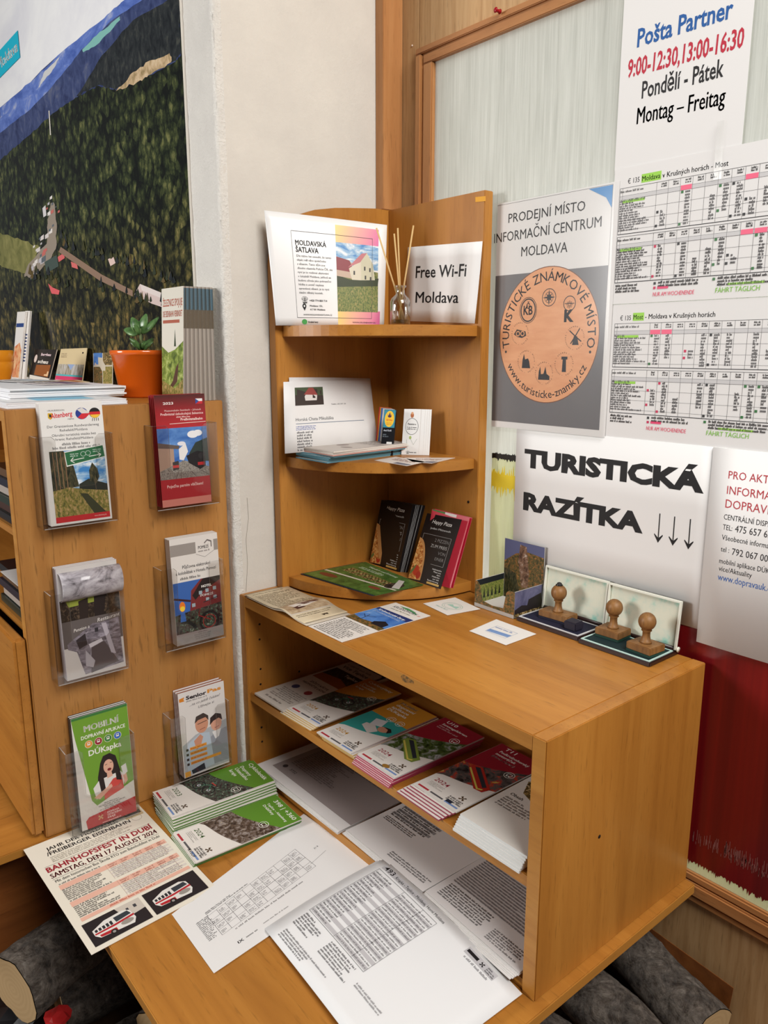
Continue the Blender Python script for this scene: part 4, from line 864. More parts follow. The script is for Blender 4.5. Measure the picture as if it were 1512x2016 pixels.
s = Sheet('stamped_slip', quadZ(HU + 0.0010, [(896, 1176), (946, 1199), (881, 1211), (833, 1188)]), 85, 78, 'square paper slip with a green oval stamp print on the unit top', 'paper slip', th=0.0004, m=mat((222, 216, 208), 0.6))
s.ring(44, 38, 24, 0.8, (130, 178, 160), ry=18); s.ring(44, 38, 20, 0.6, (130, 178, 160), ry=14); s.poly([(28, 40), (36, 30), (46, 36), (56, 28), (62, 42)], (160, 196, 180)); s.micro(22, 58, 66, 64, 1, (140, 180, 170), 3); s.done()
s = Sheet('stamped_slip', quadZ(HU + 0.0010, [(977, 1219), (1056, 1248), (996, 1270), (924, 1242)]), 95, 80, 'square paper slip with a blue rectangular stamp print in front of the stamp pads', 'paper slip', th=0.0004, m=mat((226, 222, 216), 0.6))
s.frame(22, 24, 72, 58, 0.6, (120, 140, 180)); s.micro(24, 26, 70, 34, 1, (110, 130, 180), 3); s.poly([(22, 44), (72, 40), (72, 52), (22, 56)], (120, 150, 196)); s.line(24, 48, 70, 45, 0.8, (90, 110, 170)); s.done()

# display box for postcards
db = thing('postcard_box', (0.412, -0.045, HU), 'cardboard display box printed with landscape photos, holding postcards by the corner shelf', 'display box')
x0, x1, y0, y1, zb_ = 0.3600, 0.4600, -0.0830, -0.0010, HU + 0.0004
CARD = mat((186, 184, 182), 0.5)
def panel(nm, corners, w, h, fill, par, edge=(206, 202, 198)):
    s = Sheet(nm, corners, w, h, None, None, th=0.0012, m=mat((150, 146, 140), 0.5), edge=mat(edge, 0.5), parent=par); fill(s); return s.done()
def f_back(s):
    s.rect(0.5, 0.5, 99.5, 124, P_AUT, 'photo'); s.poly([(0.5, 0.5), (99.5, 0.5), (99.5, 22), (60, 18), (30, 26), (0.5, 46)], (92, 96, 132), 'photo'); s.poly([(40, 6), (56, 8), (64, 60), (62, 90), (46, 92), (36, 40)], pm('print_rock', [(0.36, (70, 46, 34)), (0.55, (140, 106, 84)), (0.7, (206, 196, 186))], 90), 'photo'); s.poly([(0.5, 60), (30, 66), (44, 110), (0.5, 124)], P_CONIFER, 'photo')
box('bottom', x0, x1, y0, y1, zb_, zb_ + 0.0012, CARD, db, 0)
panel('back_panel', [Vector((x0, y1, HU + 0.124)), Vector((x1, y1, HU + 0.124)), Vector((x1, y1, zb_)), Vector((x0, y1, zb_))], 100, 124, f_back, db)
def f_side(s):
    s.rect(0.5, 0.5, 81, 48, pm('print_dusk_sky', [(0.35, (70, 70, 100)), (0.65, (120, 118, 150))], 20), 'photo'); s.poly([(0.5, 36), (20, 30), (36, 33), (40, 22), (76, 16), (81, 40), (81, 48), (0.5, 48)], (40, 34, 36), 'photo'); s.rect(0.5, 44, 81, 50, P_TOWN, 'photo')
panel('side_panel', [Vector((x1, y0, HU + 0.052)), Vector((x1, y1, HU + 0.052)), Vector((x1, y1, zb_)), Vector((x1, y0, zb_))], 82, 52, f_side, db)
def f_in(s):
    s.rect(0.5, 0.5, 81, 50, P_GRASS, 'photo'); s.rect(0.5, 0.5, 81, 12, (30, 34, 36), 'photo')
    for k in range(6): s.poly([(10 + k * 11, 40), (13 + k * 11, 18), (16 + k * 11, 40)], (24, 30, 20), 'photo')
panel('side_panel', [Vector((x0 + 0.0013, y0, HU + 0.052)), Vector((x0 + 0.0013, y1, HU + 0.052)), Vector((x0 + 0.0013, y1, zb_)), Vector((x0 + 0.0013, y0, zb_))], 82, 52, f_in, db)
_fp = [(x0, HU + 0.0006), (x1, HU + 0.0006), (x1, HU + 0.052), (x1 - 0.014, HU + 0.052), (x1 - 0.020, HU + 0.046), (x1 - 0.026, HU + 0.014), (x0 + 0.045, HU + 0.012), (x0 + 0.020, HU + 0.016), (x0 + 0.012, HU + 0.046), (x0 + 0.006, HU + 0.052), (x0, HU + 0.052)]
fp = prism('front_panel', [(x, y0, z) for x, z in _fp], (0, -0.0012, 0), P_AUT, db); box('white_rim', x0, x1, y0 - 0.0016, y0 - 0.0012, HU + 0.0006, HU + 0.0075, mat((176, 172, 166), 0.5), fp, 0)
for k in range(3):
    tag(box('postcard', x0 + 0.003, x1 - 0.003, y0 + 0.003, y1 - 0.004, zb_ + 0.0014 + 0.0012 * k, zb_ + 0.0022 + 0.0012 * k, mat((214, 208, 202), 0.5), None, 0), 'white-backed postcard in the display box, %s from the bottom' % ORD[k], 'postcard', 'postcards in the display box')

# stamp pads and wooden stamps
M_TIN = mat((44, 24, 22), 0.35, 0.5); M_LID = NT('inked_cream_lid'); _n = M_LID.noise(M_LID.mapping((34, 34, 34)), 1.0, 3)
M_LID.l(M_LID.ramp(_n, [(0.44, (216, 216, 196)), (0.58, (204, 212, 194)), (0.68, (166, 204, 186)), (0.80, (120, 188, 172))]), M_LID.b.inputs['Base Color']); M_LID.b.inputs['Roughness'].default_value = 0.4
M_CRM = mat((226, 226, 212), 0.4)
def pad(x0, x1, y0, y1, ink, label, rim):
    t = thing('stamp_pad', ((x0 + x1) / 2, (y0 + y1) / 2, HU), label, 'stamp pad'); z = HU + 0.0004
    b = box('tin_base', x0, x1, y0, y1, z, z + 0.0075, M_TIN, t, 0.0015)
    for a in ((x0 + .003, x1 - .003, y0 + .003, y0 + .006), (x0 + .003, x1 - .003, y1 - .016, y1 - .013), (x0 + .003, x0 + .006, y0 + .006, y1 - .016), (x1 - .006, x1 - .003, y0 + .006, y1 - .016)): box('rim', a[0], a[1], a[2], a[3], z + 0.0075, z + 0.0088, mat(rim, 0.3), b, 0)
    box('ink_pad', x0 + .006, x1 - .006, y0 + .006, y1 - .016, z + 0.0075, z + 0.0082, mat(ink, 0.8), t, 0)
    tube('hinge', (x0 + 0.002, y1 - 0.007, z + 0.010), (x1 - 0.002, y1 - 0.007, z + 0.010), 0.0042, M_TIN, t, 10)
    l = Sheet('lid', [Vector((x0, y1 - 0.0008, z + 0.091)), Vector((x1, y1 - 0.0008, z + 0.091)), Vector((x1, y1 - 0.008, z + 0.010)), Vector((x0, y1 - 0.008, z + 0.010))], 140, 82, None, None, th=0.0012, m=M_LID.m, edge=M_CRM, parent=t).done()
    for (a, b_, e, f_) in ((0, 3, 0, 82), (137, 140, 0, 82), (3, 137, 0, 3)):
        P = lambda x, y, o: Vector((x0, y1 - 0.0008, z + 0.091)) + Vector((x1 - x0, 0, 0)) * (x / 140) + Vector((0, -0.0072, -0.081)) * (y / 82) + Vector((0, -o, 0))
        vs = [P(a, e, 0.0002), P(b_, e, 0.0002), P(b_, f_, 0.0002), P(a, f_, 0.0002), P(a, e, 0.004), P(b_, e, 0.004), P(b_, f_, 0.004), P(a, f_, 0.004)]
        mk('lid_rim', vs, BF, M_CRM, l)
    lathe('lid_hook', (x1 + 0.0006, y1 - 0.006, z + 0.010), [(0.0046, 0), (0.0046, 0.002)], M_CRM, t, 12, (1, 0, 0))
    return t
pad(0.4675, 0.6060, -0.0855, -0.0010, (26, 26, 48), 'open stamp pad with dark blue ink and a cream lid beside the postcard box', (206, 206, 206))
pad(0.6095, 0.7460, -0.0905, -0.0045, (16, 40, 42), 'open stamp pad with green ink and a stained cream lid at the unit end', (190, 220, 212))
def stamp(cx, cy, sx, sy, hz, rot, label, ink, cap=False, tall=0.062):
    t = thing('wooden_stamp', (cx, cy, HU + 0.0089), label, 'rubber stamp', 'wooden hand stamps on the pads'); z = HU + 0.0089; r = Matrix.Rotation(math.radians(rot), 3, 'Z')
    def bx(nm, a, b, c_, d, e, f_, m, bev, par):
        vs, fs = bevel(boxv(a, b, c_, d, e, f_), BF, bev); vs = [r @ Vector(v) + Vector((cx, cy, z)) for v in vs]; return mk(nm, vs, fs, m, par)
    bk = bx('block', -sx / 2, sx / 2, -sy / 2, sy / 2, 0.004, hz, WSTAMP, 0.0012, t)
    bx('rubber', -sx / 2, sx / 2, -sy / 2, sy / 2, 0.0, 0.0042, mat(ink, 0.6), 0.0006, t)
    R = 0.0142
    pr = [(0.0095, hz), (0.0095, hz + 0.003), (0.0075, hz + 0.005), (0.0062, hz + 0.012), (0.0062, hz + 0.019), (0.0085, hz + 0.021), (0.0078, hz + 0.024)]
    cz = hz + 0.024 + R * 0.85
    pr += [(max(0.0004, R * math.sin(a)), cz - R * 1.05 * math.cos(a)) for a in [0.68 + i * (math.pi - 0.68) / 12 for i in range(13)]]
    h = lathe('handle', (cx, cy, z), pr, WSTAMP, t, 24)
    if cap: lathe('black_cap', (cx, cy, z + cz + R - 0.001), [(0.006, 0), (0.0068, 0.0015), (0.004, 0.003), (0.0045, 0.0045), (0.002, 0.006)], mat((26, 24, 24), .4), t, 14)
    return t
def sp(u, v): return onZ(HU + 0.0089, u, v)
p = sp(1091, 1217); stamp(p.x + 0.008, p.y, 0.062, 0.034, 0.015, 4, 'wooden stamp with a black-capped round handle on the blue ink pad', (26, 26, 46), True)
p = sp(1206, 1253); stamp(p.x, p.y, 0.046, 0.040, 0.016, 2, 'wooden ball-handled stamp on the green pad, next to the blue pad', (26, 60, 50))
p = sp(1270, 1283); stamp(p.x, p.y, 0.046, 0.040, 0.016, -4, 'wooden ball-handled stamp on the green pad, nearest the unit end', (26, 60, 50))
p = sp(1130, 1238); tag(box('ink_block', p.x - 0.014, p.x + 0.012, p.y - 0.012, p.y + 0.012, HU + 0.0089, HU + 0.024, mat((36, 32, 46), 0.6), None, 0.002), 'small dark ink-stained block resting on the blue ink pad', 'stamp block')

# ================================================================== TIMETABLE BOOKLETS
def cross_logo(s, x, y, k=1.0, c=(80, 60, 40), w=7):
    for a in (45, 135, 225, 315):
        t = math.radians(a); s.poly([(x + k * 1.0 * math.cos(t - 1), y + k * 1.0 * math.sin(t - 1)), (x + k * w * .9 * math.cos(t - .3), y + k * w * .9 * math.sin(t - .3)), (x + k * w * math.cos(t + .3), y + k * w * math.sin(t + .3)), (x + k * 1.0 * math.cos(t + 1), y + k * 1.0 * math.sin(t + 1))], c, 'logo')
def booklet(q, colr, titles, year, pic, label, group, extra=None, z_th=0.0022, ymid=(160, 124), yc=(96, 44), edge=None, ycol=None, sign=None, bend=None):
    s = Sheet('timetable_booklet', q, 99, 210, label, 'booklet', group, th=z_th, m=mat((226, 220, 212), 0.35, 0.45), edge=edge or mat((206, 200, 194), 0.5), bend=bend, nu=2 if bend else 1, nv=10 if bend else 1)
    n = 10; yl, yr = ymid; cl_, cr_ = yc
    crv = [(99 * i / n, cl_ + (cr_ - cl_) * (i / n) ** 1.4) for i in range(n + 1)]; wv = [(99 * i / n, yl + (yr - yl) * (i / n) ** 0.6 + 8 * math.sin(math.pi * i / n)) for i in range(n + 1)]
    s.poly([(0.3, 0.3), (98.7, 0.3)] + list(reversed([(min(max(x, .3), 98.7), y) for x, y in crv])), colr, 'title_area')
    s.poly([(min(max(x, .3), 98.7), y) for x, y in crv] + list(reversed([(min(max(x, .3), 98.7), y) for x, y in wv])), pic, 'photo')
    for t, x, y, cap, w in titles: s.text(t, x, y, cap, (232, 230, 220), width=w, bold=0.012)
    s.text(year, 12, 176, 9.5, ycol or (80, 70, 40), width=30, bold=0.004); s.micro(12, 180, 48, 192, 4, (170, 164, 158), 3)
    cross_logo(s, 80, 178); s.micro(62, 186, 94, 199, 3, (66, 60, 58), 7, x=0.62)
    s.rect(6, 202, 30, 206, (176, 50, 60), 'footer_bar#1'); s.rect(34, 202, 62, 205.5, (88, 86, 88), 'footer_bar#2'); s.rect(66, 202, 94, 205.5, (112, 140, 190), 'footer_bar#3')
    if extra: extra(s)
    return s.done()
def under(q, n, th, shift, label, group, edge, face=(222, 216, 208), name='timetable_booklet', jit=0.6, bend=None, w=99, h=210):
    """n plain booklets beneath the top one, the lowest first"""
    for i in range(n):
        lv = n - i; qq = [p + Vector((shift[0] * lv, shift[1] * lv, -th * lv)) for p in turn(q, RND.uniform(-jit, jit))]
        s = Sheet(name, qq, w, h, label % ORD[i], 'booklet' if 'booklet' in name else 'sheet', group, th=th * 0.92, m=mat(face, 0.4), edge=mat(edge, 0.5), bend=bend, nu=2 if bend else 1, nv=10 if bend else 1)
        if 'booklet' in name: s.rect(6, 202, 30, 206, (176, 50, 60), 'footer_bar#1'); s.rect(34, 202, 62, 205.5, (88, 86, 88), 'footer_bar#2'); s.rect(66, 202, 94, 205.5, (112, 140, 190), 'footer_bar#3')
        s.done()
def busicon(s, x, y, c=(232, 230, 220)):
    s.ring(x, y, 9, 1.0, c, 'icon'); s.frame(x - 4.5, y - 4, x + 4.5, y + 3, 1.0, c, 'icon'); s.disc(x - 2.6, y + 4.4, 1.4, 1.4, c, 'icon'); s.disc(x + 2.6, y + 4.4, 1.4, 1.4, c, 'icon')
def wheels(s, x, y):
    for k, (dx, dy) in enumerate(((0, 0), (26, -8))): s.ring(x + dx, y + dy, 12, 2.4, (30, 28, 30), 'bicycle'); s.ring(x + dx, y + dy, 3, 2, (190, 190, 196), 'bicycle')
    s.line(x, y, x + 12, y - 20, 2, (60, 120, 90), 'bicycle'); s.line(x + 12, y - 20, x + 26, y - 8, 2, (60, 120, 90), 'bicycle'); s.line(x + 6, y - 24, x + 20, y - 26, 2.4, (196, 60, 50), 'bicycle')
def railcar(s, c, x=20, y=92):
    s.poly([(x, y), (x + 16, y - 6), (x + 70, y + 34), (x + 66, y + 50), (x + 50, y + 52), (x - 2, y + 10)], c, 'railcar'); s.poly([(x + 6, y + 2), (x + 14, y - 2), (x + 62, y + 34), (x + 58, y + 40)], (44, 48, 54), 'railcar'); s.poly([(x + 2, y + 12), (x + 54, y + 50), (x + 62, y + 46), (x + 62, y + 42), (x + 54, y + 46), (x + 2, y + 8)], (206, 190, 90), 'railcar')
ORNG = (196, 132, 40); GRN = (92, 138, 44); MAR = (138, 26, 40)
SZ = SH + 0.0003
def bq(x0, x1, y0, y1, z, rot): return turn(flat(x0, x1, y0, y1, z, 'y'), rot)
# newspapers at the far left of the unit shelf
for k, (dx, dy, lab) in enumerate(((0.012, 0.075, 'tourist newspaper pushed deepest into the left of the unit shelf'), (0.0, 0.0, 'tourist newspaper with two round emblems in front at the left of the unit shelf'))):
    z = SZ + 0.004 + 0.004 * k
    s = Sheet('tourist_newspaper', turn([Vector((0.045 + dx, -0.148 + dy, z)), Vector((0.152 + dx, -0.148 + dy, z)), Vector((0.150 + dx, -0.400 + dy, z)), Vector((0.044 + dx, -0.400 + dy, z))], 1), 105, 250, lab, 'newspaper', 'tourist newspapers on the unit shelf', th=0.0036, m=mat((196, 188, 178), 0.7))
    s.text('Více Teplice', 10, 34, 11, (60, 56, 60), width=84, bold=0.02); s.micro(10, 10, 94, 20, 1, (120, 116, 112), 5); s.rect(6, 44, 99, 110, P_DARK, 'photo'); s.poly([(6, 84), (60, 76), (99, 90), (99, 110), (6, 110)], (150, 86, 36), 'photo'); s.text('Teplice', 52, 62, 10, (220, 216, 210), width=42, bold=0.01)
    s.text('ZŮSTAŇTE', 26, 132, 6, (70, 60, 54), width=62, bold=0.02); s.text('NEOPOČTE LÁZNÍ', 16, 144, 6, (70, 60, 54), width=76, bold=0.02); s.disc(28, 168, 9, 9, (60, 60, 96), 'emblem#1'); s.disc(72, 168, 9, 9, (140, 50, 56), 'emblem#2'); s.micro(10, 184, 96, 226, 7, (130, 120, 112), 6, align='c'); s.micro(20, 232, 86, 240, 1, (110, 100, 96), 8); s.done()
# orange cycling booklets
gq = bq(0.150, 0.250, -0.386, -0.176, SZ + 0.0112, 2)
under(gq, 4, 0.0025, (-0.003, -0.003), 'orange-edged cycling booklet, %s from the bottom of its pile', 'orange cycling booklets on the unit shelf', (206, 170, 100))
booklet(gq, ORNG, [('Cyklovýlety', 12, 16, 8, 74), ('Dopravy', 12, 30, 7, 40), ('Ústeckého', 12, 40, 7, 48), ('kraje', 12, 50, 7, 24)], '2024', P_BIKE, 'orange cycling timetable booklet with a bicycle photo on the unit shelf', 'orange cycling booklets on the unit shelf', lambda s: (busicon(s, 78, 62), wheels(s, 34, 116)), ycol=(190, 140, 40))
# teal and orange mobile app booklets
gq = bq(0.268, 0.370, -0.400, -0.190, SZ + 0.0112, 1)
under(gq, 4, 0.0025, (0.004, 0.001), 'mobile app booklet, %s from the bottom of its pile', 'mobile app booklets on the unit shelf', (200, 170, 110))
def f_app(s):
    s.poly([(30, 92), (54, 84), (62, 108), (38, 116)], (206, 206, 206), 'phone'); s.disc(72, 112, 12, 10, (196, 140, 112), 'face'); s.poly([(64, 104), (80, 100), (90, 108), (86, 118), (78, 106)], (40, 30, 28), 'face'); s.poly([(30, 116), (50, 112), (70, 124), (62, 142), (30, 128)], (206, 200, 194), 'shirt'); busicon(s, 52, 74); busicon(s, 76, 74)
booklet(gq, ORNG, [('Mobilní', 14, 16, 8, 44), ('dopravní', 14, 28, 8, 50), ('aplikace', 14, 40, 8, 46), ('DÚKapka', 14, 52, 8, 52)], '2024', (52, 150, 142), 'teal and orange mobile app booklet showing a person with a phone', 'mobile app booklets on the unit shelf', f_app, ycol=(190, 140, 40), yc=(78, 78))
# red train booklets
P_TRAIN1 = pm('print_green_train', [(0.36, (24, 34, 18)), (0.5, (74, 92, 40)), (0.62, (150, 150, 150)), (0.75, (206, 206, 206))], 60)
P_TRAIN2 = pm('print_red_train', [(0.36, (30, 24, 26)), (0.5, (90, 84, 80)), (0.6, (176, 44, 34)), (0.7, (190, 180, 90))], 50, 120)
gq = bq(0.390, 0.490, -0.398, -0.188, SZ + 0.0185, 0)
under(gq, 6, 0.0030, (-0.0012, -0.0012), 'U10 booklet with pinkish edges, %s from the bottom of its pile', 'red U10 booklets on the unit shelf', (178, 70, 96), jit=0.9)
booklet(gq, MAR, [('U10', 16, 14, 8.5, 26), ('Sonntagsfahrten', 16, 25, 6, 62), ], '2024', P_TRAIN1, 'dark red U10 train timetable booklet with a green valley photo', 'red U10 booklets on the unit shelf', lambda s: (railcar(s, (120, 140, 60), 14, 108), busicon(s, 76, 52), s.micro(16, 28, 70, 40, 2, (200, 150, 150), 4), s.disc(62, 199, 8, 5, (150, 110, 50), 'emblem')), ycol=(150, 30, 50), edge=mat((206, 200, 200), .5))
gq = bq(0.519, 0.619, -0.384, -0.176, SZ + 0.0150, -1)
under(gq, 5, 0.0028, (-0.0035, -0.0040), 'T11 booklet with maroon edges, %s from the bottom of its fanned pile', 'red T11 booklets on the unit shelf', (150, 60, 80), jit=0.5)
booklet(gq, MAR, [('T11', 18, 14, 9, 24), ('Podkrušnohorský', 18, 27, 6.5, 64), ('motoráček', 18, 37, 6.5, 44), ('(Most-Žatec)', 18, 47, 6.5, 50)], '2024', P_TRAIN2, 'dark red T11 train timetable booklet with a red railcar photo', 'red T11 booklets on the unit shelf', lambda s: (railcar(s, (170, 44, 34)), busicon(s, 80, 70), s.rect(66, 196, 78, 203, (40, 44, 56), 'emblem')), ycol=(150, 30, 50))
# white contents booklets against the right side panel
gq = [Vector((0.636, -0.150, SZ + 0.026)), Vector((0.764, -0.150, SZ + 0.026)), Vector((0.764, -0.396, SZ + 0.026)), Vector((0.636, -0.396, SZ + 0.026))]
under(gq, 6, 0.0042, (-0.0015, -0.0010), 'thick white-edged booklet, %s from the bottom of the pile by the side panel', 'white contents booklets on the unit shelf', (226, 228, 226), face=(226, 224, 220), jit=0.3, w=128, h=246)
s = Sheet('timetable_booklet', gq, 128, 246, 'white booklet headed Obsah with a night town photo beside the right side panel', 'booklet', 'white contents booklets on the unit shelf', th=0.004, m=mat((222, 218, 210), .4), edge=mat((226, 228, 226), .5))
s.text('Obsah', 12, 150, 7, (60, 58, 56), width=24, bold=0.01); s.micro(12, 156, 80, 186, 5, (120, 116, 112), 4)
s.poly([(8, 100), (20, 86), (127, 60), (127, 196), (116, 196), (70, 150), (24, 132)], P_TOWN, 'photo'); s.poly([(20, 86), (127, 20), (127, 80), (40, 100)], (40, 30, 22), 'photo'); s.done()
tag(box('white_booklet', 0.700, 0.766, -0.110, -0.020, SZ + 0.030 - 0.0297, SZ + 0.060, mat((206, 206, 204), .5), None, 0.001), 'thick white block of forms standing deep at the right of the unit shelf', 'paper block')

# ================================================================== SHEETS ON THE UNIT'S BOTTOM BOARD
BZ = 0.0183
def tablepage(s, big, seed, dark=False, rows=9, w=297, h=210):
    K = (60, 56, 58)
    s.rect(10, 8, w - 14, 20, (176, 172, 172), 'header_band'); s.text(big, 14, 18, 8, BLK, width=24, bold=0.01); s.micro(46, 9, 180, 18, 1, (66, 62, 62), seed, fill=1)
def plainpile(q, n, th, lab, grp, shift=(0.0, -0.001), jit=0.8, bend=None, w=297, h=210):
    under(q, n, th, shift, lab, grp, (214, 210, 208), (218, 214, 210), 'paper_sheet', jit, bend, w, h)
# 3732 sheet
q = [Vector(p) for p in ((0.040, -0.190, BZ + 0.0076), (0.336, -0.190, BZ + 0.0076), (0.338, -0.399, BZ + 0.0076), (0.040, -0.399, BZ + 0.0076))]
plainpile(q, 5, 0.0014, 'white sheet, %s from the bottom of the pile beneath the grey 3732 page', 'paper pile at the left of the bottom board', (-0.001, -0.0012))
s = Sheet('timetable_sheet', q, 297, 210, 'grey timetable page numbered 3732 on a white paper pile in the unit bottom', 'sheet', 'paper pile at the left of the bottom board', th=0.0004, m=mat((214, 210, 208), .6))
s.rect(24, 0.5, 296.5, 186, (146, 136, 134), 'grey_page'); s.disc(44, 166, 6, 6, (50, 46, 50), 'emblem', 20)
s.parts = {k: v for k, v in s.parts.items()}
s.text('3732', 62, 169, 7, (50, 44, 46), width=22, bold=0.01, rot=-90 if False else 0); s.micro(40, 60, 180, 150, 16, (84, 74, 76), 3, fill=0.6); s.micro(140, 20, 250, 70, 9, (84, 74, 76), 4, fill=0.7); s.done()
q = [Vector(p) for p in ((0.345, -0.100, BZ + 0.0066), (0.555, -0.100, BZ + 0.0066), (0.552, -0.392, BZ + 0.0066), (0.342, -0.388, BZ + 0.0066))]
plainpile(q, 4, 0.0014, 'white sheet, %s from the bottom of the pile beneath the 626 page', 'paper pile in the middle of the bottom board', (-0.001, -0.002), w=210, h=297)
def sched(s, num, rows, y0, x0, x1, rh, seed, w=210):
    s.rect(8, y0 - 16, x1, y0 - 5, (178, 174, 174), 'header_band'); s.text(num, 12, y0 - 7, 8, BLK, width=22, bold=0.01); s.micro(44, y0 - 15, x1 - 4, y0 - 6, 1, (70, 66, 66), seed, fill=1)
    for i in range(rows):
        y = y0 + i * rh
        if i % 2: s.rect(x0, y, x1, y + rh, (176, 172, 172), 'stripe#%d' % i)
        s.micro(x0 + 2, y + 0.5, x0 + (x1 - x0) * 0.42, y + rh - .5, 1, (70, 66, 66), seed + i, fill=0.7, x=0.55)
        s.micro(x0 + (x1 - x0) * 0.45, y + 0.5, x1 - 2, y + rh - .5, 1, (64, 60, 60), seed + 40 + i, fill=1, x=0.55)
    s.frame(x0, y0, x1, y0 + rows * rh, 0.5, (80, 76, 76)); s.line(x0 + (x1 - x0) * .44, y0, x0 + (x1 - x0) * .44, y0 + rows * rh, 0.4, (80, 76, 76))
s = Sheet('timetable_sheet', q, 210, 297, 'white timetable page numbered 626 on the pile in the middle of the unit bottom', 'sheet', 'paper pile in the middle of the bottom board', th=0.0004, m=mat((220, 216, 214), .6))
s.rect(8, 128, 196, 140, (178, 174, 174), 'header_band'); s.text('626', 10, 138, 8, BLK, width=22, bold=0.01); s.micro(40, 129, 190, 139, 1, (70, 66, 66), 3)
for i in range(8):
    if i % 2 == 0: s.rect(10, 146 + i * 7, 112, 153 + i * 7, (150, 146, 146), 'stripe#%d' % i)
    s.micro(12, 146.5 + i * 7, 110, 152.5 + i * 7, 1, (60, 56, 56), 7 + i, fill=0.95, x=0.55)
s.micro(12, 206, 100, 220, 3, (90, 86, 86), 5); s.micro(100, 268, 206, 284, 3, (90, 86, 86), 6); s.done()
q = [Vector(p) for p in ((0.556, -0.108, BZ + 0.0096), (0.764, -0.108, BZ + 0.0096), (0.763, -0.402, BZ + 0.0086), (0.556, -0.390, BZ + 0.0086))]
plainpile(q, 6, 0.0014, 'white sheet, %s from the bottom of the pile beneath the 493 page in the unit', 'paper pile at the right of the bottom board', (-0.0008, -0.0016), w=210, h=297)
s = Sheet('timetable_sheet', q, 210, 297, 'grey striped timetable page numbered 493 inside the unit by its side panel', 'sheet', 'paper pile at the right of the bottom board', th=0.0004, m=mat((216, 212, 210), .6))
s.text('493', 12, 150, 8, BLK, width=22, bold=0.01); s.micro(44, 141, 200, 151, 1, (70, 66, 66), 3, fill=1)
for i in range(14):
    s.rect(10, 156 + i * 6.2, 206, 159 + i * 6.2, (164, 158, 158), 'stripe#%d' % i); s.micro(12, 156 + i * 6.2, 204, 161 + i * 6.2, 1, (96, 92, 92), 7 + i, fill=0.98, x=0.46)
s.micro(14, 246, 120, 284, 7, (80, 76, 76), 5); s.micro(130, 262, 200, 290, 6, (110, 106, 106), 5); s.done()

# ================================================================== ON THE COUNTER BOARD
gq = bq(0.008, 0.112, -0.616, -0.400, 0.0270, -4)
cvb = lambda a, b: -0.006 * (b ** 3) * 0 + 0.0008
under(gq, 8, 0.0030, (0.0042, -0.0012), 'green cycling booklet of 2023, %s from the bottom of the fanned pile', 'green 2023 cycling booklets on the counter', (88, 126, 62), jit=1.0)
booklet(gq, GRN, [('Cykloleták', 14, 16, 8.5, 72), ('Dopravy', 14, 34, 7.5, 42), ('Ústeckého', 14, 46, 7.5, 52), ('kraje', 14, 58, 7.5, 26)], '2023', P_BIKE, 'green cycling booklet of 2023 with a bicycle photo on the counter below the senior leaflets', 'green 2023 cycling booklets on the counter', lambda s: (busicon(s, 84, 76), wheels(s, 30, 128)), ycol=(60, 90, 40), z_th=0.003)
gq = bq(0.136, 0.240, -0.632, -0.418, 0.0112, -3)
under(gq, 3, 0.0026, (-0.0015, -0.001), 'green 398 booklet, %s from the bottom of its low pile', 'green 398 booklets on the counter', (80, 120, 60), jit=0.6)
P_WIRE = pm('print_winter_trees', [(0.36, (46, 34, 30)), (0.5, (96, 78, 64)), (0.62, (150, 140, 136)), (0.72, (180, 160, 110))], 110, 240)
booklet(gq, GRN, [('398 | +360', 18, 16, 9, 74), ('Teplice – Altenberg', 18, 30, 5, 70), ('Drážďany', 18, 39, 5.5, 38)], '2024', P_WIRE, 'green booklet numbered 398 and 360 lying beside the 2023 cycling booklets', 'green 398 booklets on the counter', lambda s: (busicon(s, 72, 66), s.text('RVSOF', 58, 208, 6, NEAR, width=26, bold=0.01)), ycol=(60, 90, 40))
# festival sheet hanging over the edge of the counter
q = quadZ(0.0012, [(46, 1673), (272, 1583), (427, 1748), (180, 1880)])
s = Sheet('festival_sheet', q, 210, 297, 'cream festival sheet headed BAHNHOFSFEST IN DUBÍ with two bus photos, overhanging the counter edge', 'sheet', th=0.0005, m=mat((228, 220, 204), 0.45))
RDK = (150, 36, 48); SAL = (226, 176, 156)
s.text('JAHR DER MOLDAUER', 30, 30, 9.5, BLK, width=128, bold=0.02); s.text('/FREIBERGER EISENBAHN', 26, 44, 9.5, BLK, width=150, bold=0.02); s.micro(28, 48, 176, 66, 4, (140, 130, 116), 3)
s.rect(172, 8, 206, 34, (200, 178, 140), 'vignette'); s.poly([(174, 22), (190, 14), (204, 16), (204, 26), (176, 28)], (60, 48, 44), 'vignette'); s.ring(190, 38, 9, 0.6, (150, 140, 126)); s.line(12, 70, 200, 70, 0.6, NEAR)
s.text('BAHNHOFSFEST IN DUBÍ', 12, 86, 13, RDK, width=188, bold=0.03); s.text('SAMSTAG, DEN 17. AUGUST 2024', 12, 104, 12, RDK, width=188, bold=0.03); s.line(12, 108, 200, 108, 0.6, NEAR)
s.text('Mit dem historischen Bus Škoda RTO zum Bahnhofsfest in Dubí', 14, 118, 7, NEAR, width=184, bold=0.01)
